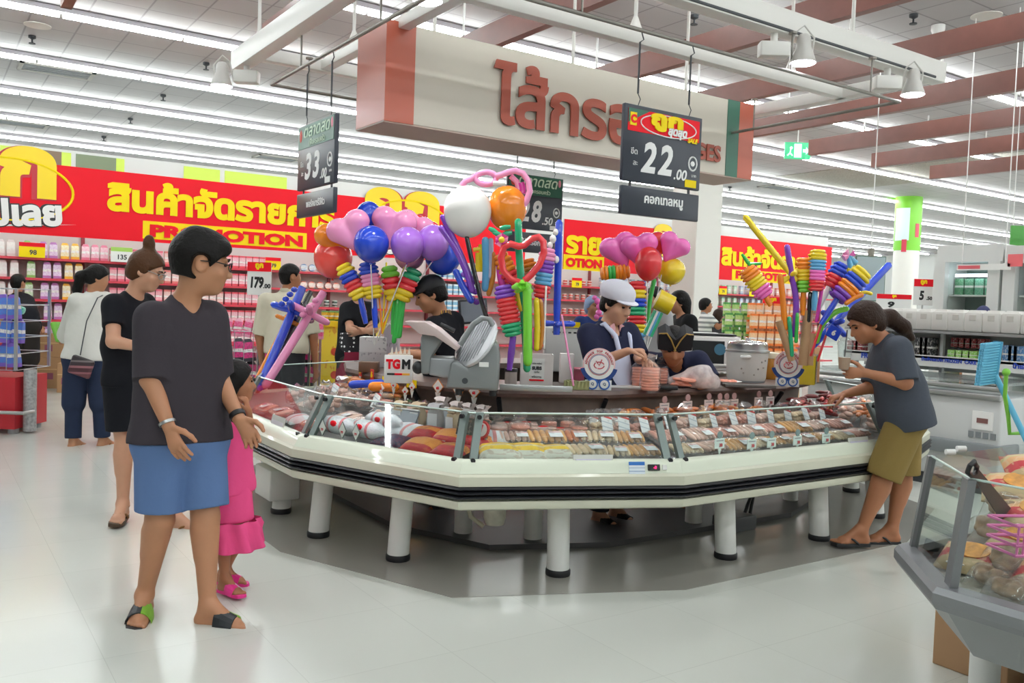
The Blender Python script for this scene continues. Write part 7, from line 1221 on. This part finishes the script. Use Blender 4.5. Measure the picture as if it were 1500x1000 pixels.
fr_bank(1392, 1452, 396, 450, 'glass fridge with green cartons, right background', ['#2f7d55', '#3c8a5a', '#4d9a78']); fr_bank(1494, 1548, 415, 455, 'dark glass fridge with drinks, right edge', ['#7a5a3f', '#3c5f9c', '#c9c4a6'], False)
p = ond(1352, 428, 11); th = thing('price_card', 'large price card ending 5.50 with red header, right of the green column', 'price card', T=frame_T(p, (cr.x, cr.y, 0), (0, 0, 1)))
def price_card(th, w, h, num, cents='', hd=REDP, y0=.0, k=.5):
    MB().box((0, y0, 0), (w, h, .015)).build('card', WHITE, th); MB().box((0, y0 + h * .36, .009), (w, h * .28, .004)).build('header', hd, th); m = MB(); text_into(m, num, h=h * .36, w=w * k, T=TR(-w * .08, y0 - h * .12, .008), bold=.05, shear=.1); 
    if cents: text_into(m, cents, h=h * .14, T=TR(w * .33, y0 - h * .22, .008), bold=.04)
    m.build('price', BLACK, th); m = MB(); text_into(m, 'ถูก', h=h * .2, T=TR(0, y0 + h * .37, .011), bold=.06); m.build('header_lettering', YEL, th)
price_card(th, .24, .33, '5', '.50', k=.25); MB().cyl((0, -.16, 0), (0, .02 - p.z, 0), .012, 8).build('post', STEEL, th, True); MB().lathe([(.12, 0), (.12, .02), (.02, .03)], 16, T=TR(0, -p.z, 0, 0, -PI / 2)).build('foot', DARK, th)
p = ond(1309, 443, 10.6); th = thing('price_card', 'price card with red header partly hidden by the hair of the woman in slate', 'price card', T=frame_T(p, (cr.x, cr.y, 0), (0, 0, 1))); price_card(th, .42, .2, '9', k=.2); MB().cyl((0, -.1, 0), (0, .02 - p.z, 0), .012, 8).build('post', STEEL, th, True)
p = ond(1274, 408, 12.0); th = thing('display_board', 'grey blue hanging board with a green frame above the woman in slate', 'board', T=frame_T(p, (cr.x, cr.y, 0), (0, 0, 1))); MB().box((0, 0, 0), (.42, .62, .03), bev=.01).build('frame', mat('frame_green', '#5d766b', .4), th, 40); MB().box((0, 0, .012), (.39, .59, .016)).build('panel', mat('panel_blue', '#a5b4b8', .3), th); MB().box((0, .36, 0), (.08, .12, .05), bev=.01).build('clip', mat('clip_grey', '#8a857a', .4), th, 40); MB().cyl((0, .4, 0), (0, 4.98 - p.z, 0), .008, 8).build('hanger', WHITE, th)
p = onX(1440, 391, FX - .2); th = thing('strip_sign', 'small white and red strip sign over the green carton fridge', 'sign', T=frame_T(p, (0, -1, 0), (0, 0, 1))); MB().box((0, 0, 0), (.62, .07, .02)).build('strip', WHITE, th); MB().box((-.16, 0, .011), (.26, .04, .004)).build('print', mat('print_rose', '#d8626c', .4), th); MB().box((.36, .07, 0), (.16, .14, .02)).build('flag', mat('flag_coral', '#ec6f74', .4), th); [MB().cyl((x, .03, 0), (x, 4.98 - p.z, 0), .006, 6).build('cable', WHITE, th) for x in (-.25, .25)]
# broom standing near the right edge
pa = ond(1456, 545, 4.4); pb = ond(1530, 700, 4.1); th = thing('broom', 'sky blue broom held head up at the right edge', 'broom', pa); sb = mat('broom_blue', '#5fb4d6', .5); m = MB(); d = (pb - pa); m.tube([Vector((0, 0, 0)), d], .014, 10); m.build('handle', sb, th, True)
a = ond(1462, 500, 4.4) - pa; b = ond(1453, 562, 4.4) - pa; m = MB(); m.tube([a, b], .025, 8); m.build('head', mat('broom_teal', '#3f97bd', .4), th, True); u = (b - a) / 16; m = MB()
for i in range(16):
    for j in range(3): q = a + u * (i + .5) + cf * (.02 * (j - 1)); m.tube([q, q - cr * .075 + Vector((0, 0, -.01))], [.006, .008], 5)
m.build('bristles', mat('bristle', '#74c4e4', .7), th)
th = thing('green_mop', 'lime green plastic handle crossing the broom at the right edge', 'handle', ond(1474, 545, 4.3)); m = MB(); O = Vector(th.location); m.tube([ond(x, y, 4.3) - O for x, y in ((1474, 546), (1472, 580), (1477, 610), (1479, 635), (1500, 634))], .01, 8); m.ball((0, 0, 0), .02, 10); m.build('handle', mat('mop_green', '#7fc243', .4), th, True)
# ------------------------------------------------------------------ foreground glass case, lower right
SG = mat('case_steel', '#86888b', .36, .55); ZR = .62
A_, B_ = onz(1316, 796, ZR), onz(1372, 858, ZR); A_, B_ = Vector((A_.x, A_.y)), Vector((B_.x, B_.y)); C_ = Vector((B_.x + .0, B_.y - 1.6)); far = A_ + Vector((.9, .0)); W0 = [tuple(A_), tuple(B_), tuple(C_), (C_.x + 1.6, C_.y), (A_.x + 1.3, A_.y)]
gc = thing('glass_display_case', 'steel rimmed glass display case with snack packs in the lower right corner', 'display case', (B_.x, B_.y, 0)); gi = Matrix.Translation((-B_.x, -B_.y, 0))
def ringp(prof, nm, m, sm=30, cap=False):
    R = [[(q[0], q[1], z) for q in inset(W0, s)] for s, z in prof]; o = MB().loft(R, cap, cap).build(nm, m, gc, sm); o.data.transform(gi); return o
ringp([(.06, .545), (.0, .55), (-.012, .57), (-.012, .6), (.0, .618), (.05, .622), (.06, .6)], 'rim', SG); ringp([(.3, .38), (.13, .4), (.045, .53), (.03, .55), (.06, .555)], 'body', mat('case_body', '#97999a', .4, .4), cap=True); ringp([(.065, .553), (.065, .558)], 'deck', mat('deck_pale', '#a9a79e', .5), cap=True)
gp = inset(W0, .045); gq = inset(W0, .085); GZ0, GZ1 = .62, .945
for i in (0, 1, 4):
    a, b, c, d = gp[i], gp[(i + 1) % 5], gq[(i + 1) % 5], gq[i]
    m = MB(); m.loft([[(*a, GZ0), (*b, GZ0), (*c, GZ1), (*d, GZ1)], [(a[0] + .005, a[1] + .003, GZ0), (b[0] + .005, b[1] + .003, GZ0), (c[0] + .005, c[1] + .003, GZ1), (d[0] + .005, d[1] + .003, GZ1)]]); o = m.build('glass_panel', GLASS, gc); o.data.transform(gi)
def post(i, w, k=1.0):
    d = (Vector(gp[1]) - Vector(gp[0])).normalized(); a = Vector((*gp[i], GZ0 - .01)); b = Vector((*gq[i], GZ1)); n = Vector((-d.y, d.x, 0)); dd = Vector((d.x, d.y, 0)); m = MB(); m.loft([[a - dd * w - n * .012, a + dd * w * k - n * .012, a + dd * w * k + n * .012, a - dd * w + n * .012], [b - dd * w - n * .012, b + dd * w * k - n * .012, b + dd * w * k + n * .012, b - dd * w + n * .012]]); o = m.build('post', SG, gc); o.data.transform(gi)
post(0, .012); post(1, .03, .9)
m = MB(); q = gq; m.tube([(*q[0], GZ1), (*q[1], GZ1)], .004, 6); m.tube([(*q[1], GZ1), (*q[2], GZ1)], .004, 6); o = m.build('glass_edge', mat('glass_edge'), gc); o.data.transform(gi)
for (x, y) in ((1392, 662), (1408, 657)): v = onz(x, y, .95); o = MB().cyl(v - cr * .016, v + cr * .016, .011, 12).build('clip', WHITE, gc, True); o.data.transform(gi)
for i in range(2):
    for j in range(3): o = MB().cyl((A_.x + .25 + .5 * i, A_.y - .2 - .4 * j, 0), (A_.x + .25 + .5 * i, A_.y - .2 - .4 * j, .4), .05, 20).build('leg', LEGW, gc, 40); o.data.transform(gi)
tag(MB().box((0, 0, .16), (.34, .3, .32), bev=.004, T=Matrix.Translation(onz(1405, 990, 0) + Vector((.2, -.02, 0)))).build('cardboard_box', mat('kraft'), None), 'brown cardboard box under the lower right glass case', 'box')
tag(MB().box((0, 0, .2), (.3, .3, .4), T=Matrix.Translation(onz(1480, 990, 0) + Vector((.28, -.02, 0)))).build('compressor_box', BLACK, None), 'black machine box under the lower right glass case', 'box')
v = onz(1490, 664, .9); v = Vector((v.x, min(v.y, A_.y - .12), .9)); o = MB().box(tuple(v), (.1, .003, .1)).build('paper_notice', mat('notice_pink', '#dccfd4', .5), gc); o.data.transform(gi)
snack = bands('snack_red', [(0, '#c9b48a'), (.25, '#c3343b'), (.5, '#e8b07a'), (.72, '#d8c58c'), (.85, '#b92f35')], axis=1, noise=.45, ncol='#e6c9a0', nscale=4); dried = mat('dried_brown', '#9a7f62', .7, noise=.3, nscale=25)
m = MB(); m.loft([[(2.93, .5, .556), (3.9, .5, .556), (3.9, .5, .84), (3.45, .5, .84)], [(2.93, 1.62, .556), (3.9, 1.62, .556), (3.9, 1.62, .84), (3.45, 1.62, .84)]]); o = m.build('riser', mat('deck_pale'), gc); o.data.transform(gi)
P0 = {}
for i, x in enumerate((2.76, 2.87, 2.99, 3.11, 3.23, 3.35, 3.47)):
    for j in range(8):
        y = (1.3, 1.42, 1.54, 1.57, 1.57, 1.57, 1.57)[i] - .125 * j + random.uniform(-.02, .02)
        z = .565 + max(0, x - 2.93) * .546; sl = .5 if x > 2.95 else 0; red = (i in (2, 5) and j % 2 == 0) or (i in (3, 4, 6) and j % 2 == 1) or i == 6
        T = Matrix.Translation((x, y, z)) @ rotz(-PI / 2 + .35 + random.uniform(-.4, .4)) @ Matrix.Rotation(sl * .8, 4, 'X') @ Matrix.Scale(random.uniform(.95, 1.15), 4); w = f'{ORD[i]} row from the front, {ORD[j]} from the left pane'
        k = 'r' if red else 'd' + str((i + j) % 3)
        if k in P0: dup(P0[k], T, ('red snack pouch, ' if red else 'bag of brown dried snacks, ') + w); continue
        th = thing('snack_pouch' if red else 'dried_snack_bag', ('red snack pouch, ' if red else 'bag of brown dried snacks, ') + w, 'pouch' if red else 'snack bag', T=T); P0[k] = th
        if red: pillow(MB(), .21, .165, .05).build('pouch', snack, th, True); MB().lathe([(0, 0), (.055, 0), (.055, .004), (0, .006)], 20, c=(.01, .0, .047), sy=.8).build('picture', mat('food_print', '#e0a050', .4, noise=.3, nscale=30), th); MB().box((-.03, -.06, .028), (.06, .025, .004)).build('sticker', WHITE, th)
        else: S = SDF(); r = random.Random(i * 9 + j); [S.ell((r.uniform(-.045, .045), r.uniform(-.03, .03), .02 + r.uniform(0, .035)), (.025, .02, .015), .006) for q in range(14)]; P, F = S.mesh(.007); nmesh('snacks', P, F, dried, th, 1); pillow(MB(), .15, .12, .08).build('film', FILM, th, True)
pa, pb = onz(1424, 686, .98), onz(1478, 760, .72); th = thing('serving_tongs', 'black serving tool with looped handle leaning in the glass case', 'tongs', pa); d = pb - pa; u = d.normalized(); v = u.cross(cf).normalized(); m = MB(); m.tube([v * .016 + u * .0, v * .019 - u * .02, -u * .034, -v * .019 - u * .02, -v * .016 + u * .03, u * .05, v * .016 + u * .03], .0075, 8, closed=True); m.build('handle', BLACK, th, True); m = MB(); m.loft([[u * .035 - v * .014 - cf * .004, u * .035 + v * .014 - cf * .004, u * .035 + v * .014 + cf * .004, u * .035 - v * .014 + cf * .004], [d - v * .03 - cf * .004, d + v * .03 - cf * .004, d + v * .03 + cf * .004, d - v * .03 + cf * .004]]); m.build('blade', DARK, th)
th = thing('plastic_basket', 'pink lattice basket inside the lower right glass case', 'basket', T=VT(onz(1514, 806, .72), .1)); m = MB(); [m.tube([(-.1 + .02 * i, -.06, .0), (-.1 + .02 * i, -.065, .09)], .004, 5) for i in range(11)]; [m.tube([(-.105, -.063, z), (.105, -.063, z), (.105, .07, z), (-.105, .07, z)], .005, 6, closed=True) for z in (0, .03, .06, .09)]; m.build('lattice', mat('basket_hot', '#f07fc0', .4), th, True)
# ------------------------------------------------------------------ shelving under the banners, cages and stacks
SHF = mat('shelf_red', '#c93a4a', .4); SY_ = 14.3
th = thing('shelf_run', 'long shelving run with red shelf edges under the red banners', 'shelving', (9, SY_, 0))
ZS = [onY(40, y, SY_).z for y in (376, 406, 437, 467)] + [.62, .25]
for z in ZS: MB().box((0, .2, z - .02), (22.0, .42, .035)).build('shelf', SHF, th)
for i in range(12): MB().box((-10.9 + i * 1.98, .38, 1.1), (.05, .05, 2.2)).build('upright', mat('upright_wine', '#8b2f3a', .5), th)
MB().box((0, .41, 1.1), (22, .02, 2.2)).build('back_panel', mat('shelf_back', '#d8cfcb', .6), th)
PK = {}
def packm(key):
    if key in PK: return PK[key]
    kind, c1, c2 = key; m = MB(); mt = bands(f'pk_{kind}_{c1[1:]}_{c2[1:]}', [(0, c2), (.16, c1), (.4, '#f4f2ef'), (.55, c1), (.85, c2)], noise=.35, ncol=c2, nscale=7, rough=.35)
    if kind == 'pouch': m.loft([[(x * .055, y * .03, 0) for x, y in ((-1, -1), (1, -1), (1, 1), (-1, 1))], [(x * .054, y * .035, .06) for x, y in ((-1, -1), (1, -1), (1, 1), (-1, 1))], [(x * .05, y * .02, .2) for x, y in ((-1, -1), (1, -1), (1, 1), (-1, 1))], [(x * .03, y * .006, .235) for x, y in ((-1, -1), (1, -1), (1, 1), (-1, 1))]])
    elif kind == 'bottle': m.lathe([(.03, 0), (.04, .01), (.042, .13), (.03, .17), (.014, .19), (.016, .2), (.016, .225)], 10)
    elif kind == 'box': m.box((0, 0, .1), (.095, .07, .2))
    elif kind == 'round': m.lathe([(.0, 0), (.06, .0), (.062, .03), (.06, .06), (0, .06)], 16, T=TR(0, .0, .066, 0, PI / 2))
    else: m.lathe([(.035, 0), (.045, .01), (.048, .1), (.046, .115), (.04, .12)], 12)
    o = m.build('package', mt, None, 50); o.location = (0, 0, -50); PK[key] = [o, False]; return PK[key]
WN = dict(pouch='refill pouch', bottle='bottle', box='carton', round='round tub', cup='cup')
def run(xa, xb, si, key, cn, where, step=None, par_y=SY_):
    """a run of equal packs on shelf si between two picture columns"""
    z = ZS[si]; a = onY(xa, 420, par_y).x; b = onY(xb, 420, par_y).x; st = step or .125; n = max(1, int((b - a) / st))
    for i in range(n):
        k = packm(key)
        if not k[1]: k[1] = True; o = k[0]
        else: o = k[0].copy(); COL.objects.link(o)
        o.location = (a + (i + .5) * (b - a) / n, par_y + .1, z); lab = f'{cn} {WN[key[0]]} {where}'
        o.name = dict(pouch='refill_pouch', bottle='bottle', box='carton', round='tub', cup='cup')[key[0]]; tag(o, lab, WN[key[0]], lab + 's'[:0] + ' run')
rn = ['on the top shelf', 'on the second shelf', 'on the third shelf', 'on the fourth shelf', 'on the lowest shelf']
Wp, Gp, Lp, Yp, Pp = ('pouch', '#f3ece9', '#e7d8d6'), ('pouch', '#dceccf', '#8fc26a'), ('pouch', '#ead6ee', '#c07fc0'), ('pouch', '#f6ecc6', '#f0b840'), ('pouch', '#f6cdd8', '#e8839d'); Bt = ('bottle', '#f04a9a', '#f7c6dc')
for si in range(5):
    w = rn[si] + ' at the far left'
    off = (0, 6, 3, 8, 4)[si]
    run(-40, 24 + off, si, Wp, 'white', w); run(26 + off, 54 + off, si, Gp, 'green topped', w); run(56 + off, 86 + off, si, Lp, 'lilac', w); run(88 + off, 118 + off, si, Yp, 'yellow topped', w); run(119 + off, 160, si, Bt if si in (1, 2) else Pp, 'pink', w)
    w = rn[si] + ' behind the man in grey'; run(161, 240, si, ('box', '#f4b8c0', '#e36a80'), 'pink', w, .11); run(241, 330, si, ('box', '#f3d2cc', '#e88'[:0] + '#e37f7a'), 'salmon', w, .11); run(331, 400, si, ('box', '#f5c4cd', '#e2505f'), 'red and pink', w, .11)
    w = rn[si] + ' left of the balloon bouquet'
    if si < 3: run(440, 500, si, ('round', '#dfe8f2', '#5d87b8') if si == 0 else ('round', '#f3e2d8', '#e2674a') if si == 1 else ('cup', '#2d4a44', '#d9e6da'), ('blue', 'orange', 'dark green')[si], w, .14)
    w = rn[si] + ' behind the left bouquet'
    if si < 3: run(640, 700, si, ('box', '#7fc0e0', '#e8f2f6'), 'light blue', w)
    w = rn[si] + ' behind the tall blue sword'; run(818, 872, si, ('cup', '#c8402f', '#efe0d4') if si < 3 else ('cup', '#2d4f9a', '#dfe6f2'), 'red' if si < 3 else 'blue', w, .16); run(880, 1008, si, ('box', '#c9d6e0', '#8fa5b8'), 'pale blue', w, .2)
    w = rn[si] + ' right of the square column'; run(1050, 1085, si, ('box', '#cfe6d2', '#9cc9a8'), 'pale green', w, .2); run(1086, 1120, si, ('box', '#cfdcea', '#9fb4d0'), 'pale blue', w, .2); run(1121, 1205, si, ('box', '#e9c9c0', '#d87a6a'), 'salmon', w, .22)
def card(x, y, Y, w, h, num, lab, hd=REDP, body=YEL, cents=''):
    p = onY(x, y, Y); th = thing('shelf_price_card', lab, 'price card', T=frame_T(p, (1, 0, 0), (0, 0, 1))); MB().box((0, 0, 0), (w, h, .008)).build('card', body, th); MB().box((0, h * .36, .005), (w, h * .28, .004)).build('header', hd, th); m = MB(); text_into(m, num, h=h * .34, T=TR(.04 * w, -h * .16, .005), bold=.03); m.build('price', DARK, th)
card(47, 366, SY_ - .05, .33, .21, '98', 'yellow price card reading 98 on the top shelf'); card(178, 373, SY_ - .05, .3, .22, '135', 'white price card reading 135 with green header on the top shelf', mat('hd_green', '#a3cc5c'), WHITE)
for i, (x, y, lab) in enumerate(((845, 414, 'yellow price card above the red cups'), (1059, 425, 'yellow price card on the shelf right of the square column, left one'), (1103, 428, 'yellow price card on the shelf right of the square column, right one'), (400, 386, 'yellow price card above the head of the man in beige'))): card(x, y, SY_ - .05, .26, .2, '79', lab)
def stand_card(x, y, D, w, h, num, lab, base, cents='', k=.55):
    p = ond(x, y, D); th = thing('price_card', lab, 'price card', T=frame_T(p, (cr.x, cr.y, 0), (0, 0, 1))); price_card(th, w, h, num, cents, k=k); MB().cyl((0, -h / 2, 0), (0, base - p.z, 0), .01, 8).build('post', STEEL, th, True); return th
stand_card(380, 408, 8.8, .24, .33, '179', 'large price card reading 179 with red header above the pink packs', .0, '.00'); stand_card(1099, 460, 12.6, .28, .31, '199', 'large price card reading 199 above the green cartons', .0); stand_card(1132, 452, 12.4, .3, .33, '40', 'large price card reading 40 above the orange cartons', .0)
# wire cages
WIRE = mat('wire', '#b9bcc0', .3, .8)
def cage(p, w, d, h, lab, nx=8, nz=6, rz=0.0, base=None):
    th = thing('wire_cage', lab, 'cage', T=VT(p, rz)); m = MB()
    for i in range(nx + 1): x = -w / 2 + w * i / nx; m.tube([(x, -d / 2, 0), (x, -d / 2, h)], .004, 5)
    for j in range(nz + 1): z = h * j / nz; m.tube([(-w / 2, -d / 2, z), (w / 2, -d / 2, z), (w / 2, d / 2, z), (-w / 2, d / 2, z)], .005, 5, closed=True)
    m.build('mesh', WIRE, th); [MB().box((sx * w / 2, sy * d / 2, h / 2), (.025, .025, h)).build('post', WIRE, th) for sx in (-1, 1) for sy in (-1, 1)]
    return th
def fill(T0, w, d, z0, rows, n, key, cn, where, sc=1.0, tilt=.0):
    for j in range(rows):
        for i in range(n):
            k = packm(key)
            if not k[1]: k[1] = True; o = k[0]
            else: o = k[0].copy(); COL.objects.link(o)
            o.matrix_world = T0 @ Matrix.Translation((-w / 2 + (i + .5) * w / n, random.uniform(-.03, .03) - d * .3, z0 + j * .235 * sc)) @ Matrix.Rotation(random.uniform(-tilt, tilt), 4, 'Y') @ Matrix.Scale(sc, 4); o.name = 'package'; tag(o, f'{cn} {where}, ' + ('bottom', 'second', 'third', 'fourth')[j] + ' layer', 'package', f'{cn} {where}, layer {"abcd"[j]}')
p = onz(-12, 628, 0); T0 = VT(p, .0); th = cage(p + Vector((0, 0, .62)), .8, .6, .78, 'wire cage bin of blue packs on a red base at the left edge', 9, 5); MB().box((0, 0, -.32), (.78, .58, .5)).build('red_base', mat('base_red', '#b3202c', .4), th); MB().tube([(-.5, -.36, -.4), (.52, -.36, -.4), (.52, -.2, -.4)], .018, 8).build('push_rail', STEEL, th, True)
MB().cyl((.46, -.15, -.6), (.46, -.15, .0), .06, 12).build('wrapped_post', mat('wrap_grey', '#a3a3a4', .4, noise=.3, nscale=40), th, True); [MB().cyl((x, y, -.62), (x, y, -.52), .05, 12).build('caster', GREY, th, True) for x in (-.3, .33) for y in (-.2, .2)]
fill(T0, .74, .5, .64, 3, 7, ('pouch', '#4f7fd0', '#7d5cc0'), 'blue refill packs', 'in the left edge cage', 1.0, .15)
for i, (x, y) in enumerate(((8, 448), (22, 452), (-6, 450))): tag(MB().box((0, 0, 0), (.2, .16, .09), bev=.03, T=VT(ond(x, y, 9.9), .3 * i) @ Matrix.Rotation(.3, 4, 'Y')).build('refill_pack', bands('teal_pack', [(0, '#35b8a0'), (.5, '#bfe4e8'), (.7, '#3fae9c')], axis=0, noise=.4, ncol='#e8f2f2'), None, 40), ('teal pack lying on top of the left edge cage', 'rightmost teal pack on the left edge cage', 'teal pack at the picture edge on the cage')[i], 'pack')
for i, (x, y, w, h, z, lab) in enumerate(((66, 567, .56, .44, 0, 'lower brown cardboard box on the floor by the softener shelf'), (65, 567, .54, .33, .441, 'upper brown cardboard box by the softener shelf'), (96, 573, .16, .4, 0, 'narrow cardboard box behind the woman in white'))): q = onz(x, y, 0); th = thing('cardboard_box', lab, 'box', T=VT(q + Vector((0, 0, z)), .3)); MB().box((0, 0, h / 2), (w, .35, h), bev=.006).build('carton', mat('kraft_dark', '#a9815a', .7), th); MB().box((0, -.177, h * .62), (w * .9, .002, .012)).build('tape', mat('kraft_tape', '#c9a878', .4), th); MB().box((w * .15, -.177, h * .4), (.1, .002, .09)).build('print', mat('print_plum', '#8a4a5e', .6), th)
p = ond(380, 560, 9.2); p.z = 0; T0 = VT(p); th = cage(p, 1.15, .5, 1.05, 'wire cage stand of pink and black packs behind the man in beige', 12, 5); fill(T0, 1.2, .4, .02, 2, 9, ('box', '#33303a', '#c8c4cc'), 'black and silver packs', 'in the wire cage stand', 1.0, .1); fill(T0, 1.2, .4, .5, 2, 10, ('pouch', '#e0408a', '#3a3540'), 'pink and black packs', 'in the wire cage stand', 1.0, .15); fill(T0 @ Matrix.Translation((0, .12, .98)), 1.3, .2, 0, 1, 12, ('pouch', '#ee5f96', '#f5b0c8'), 'pink packs', 'on top of the wire cage stand', .8, .3)
p = ond(312, 560, 9.4)
p = ond(510, 565, 10.0); p.z = 0; th = thing('yellow_display', 'yellow printed promotional display behind the counter at the left', 'display', T=VT(p)); MB().box((0, 0, .55), (.62, .4, 1.1)).build('case', bands('promo_yellow', [(0, '#f2d62c'), (.5, '#f7e04a')], noise=.7, ncol='#e39a3a', nscale=9, nth=.6), th); MB().box((0, -.02, 1.13), (.66, .44, .06)).build('ledge', mat('ledge_yellow', '#f5cf1c', .4), th)
for i in range(3): MB().lathe([(0, 0), (.045, 0), (.045, .004), (0, .004)], 16, T=TR(-.12, -.2, .3 + .26 * i, 0, PI / 2)).build('badge', mat('badge_coral', '#d9573a', .4), th)
MB().box((.1, -.205, .82), (.18, .01, .14)).build('price_tag', YEL, th); MB().box((.1, -.205, .92), (.2, .01, .06)).build('tag_header', REDP, th); fill(VT(p), .6, .3, 1.165, 1, 8, ('cup', '#e9b83a', '#5d8f3f'), 'yellow and green cups', 'on the yellow display', .9)
# promotional stacks right of the square column
for (x, D, w, cn, key, rows, n, z0, lab) in ((1082, 12.5, .52, 'green cartons', ('box', '#bfe08a', '#4f9a4a'), 4, 4, .5, 'green'), (1128, 12.2, .7, 'orange cartons', ('box', '#f3c79a', '#ee7a30'), 4, 6, .5, 'orange')):
    p = ond(x, 540, D); p.z = 0; th = thing('pallet_stand', f'white stand under the {lab} carton stack right of the square column', 'stand', T=VT(p)); MB().box((0, .1, .25), (w + .08, .62, .5), bev=.01).build('plinth', WHITE, th); MB().box((0, -.215, .3), (w, .006, .2)).build('panel', mat('stand_' + lab, key[1], .5), th)
    for k, dy in enumerate((0, .14)): fill(VT(p) @ Matrix.Translation((0, dy, .03 * k)), w, .3, z0 + .005 + .12 * k, rows, n, key, cn, 'in the ' + ('front' if k == 0 else 'rear') + ' of the promotional stack', 1.0, .0)
th = thing('refill_carton', 'green carton held up by the boy in the striped polo', 'carton', ond(1079, 463, 13.0)); MB().box((0, 0, 0), (.09, .07, .16), T=rotz(VY) @ Matrix.Rotation(.4, 4, 'Y')).build('carton', packm(('box', '#bfe08a', '#4f9a4a'))[0].data.materials[0], th)
for k in list(PK.values()):
    if not k[1]: bpy.data.objects.remove(k[0])
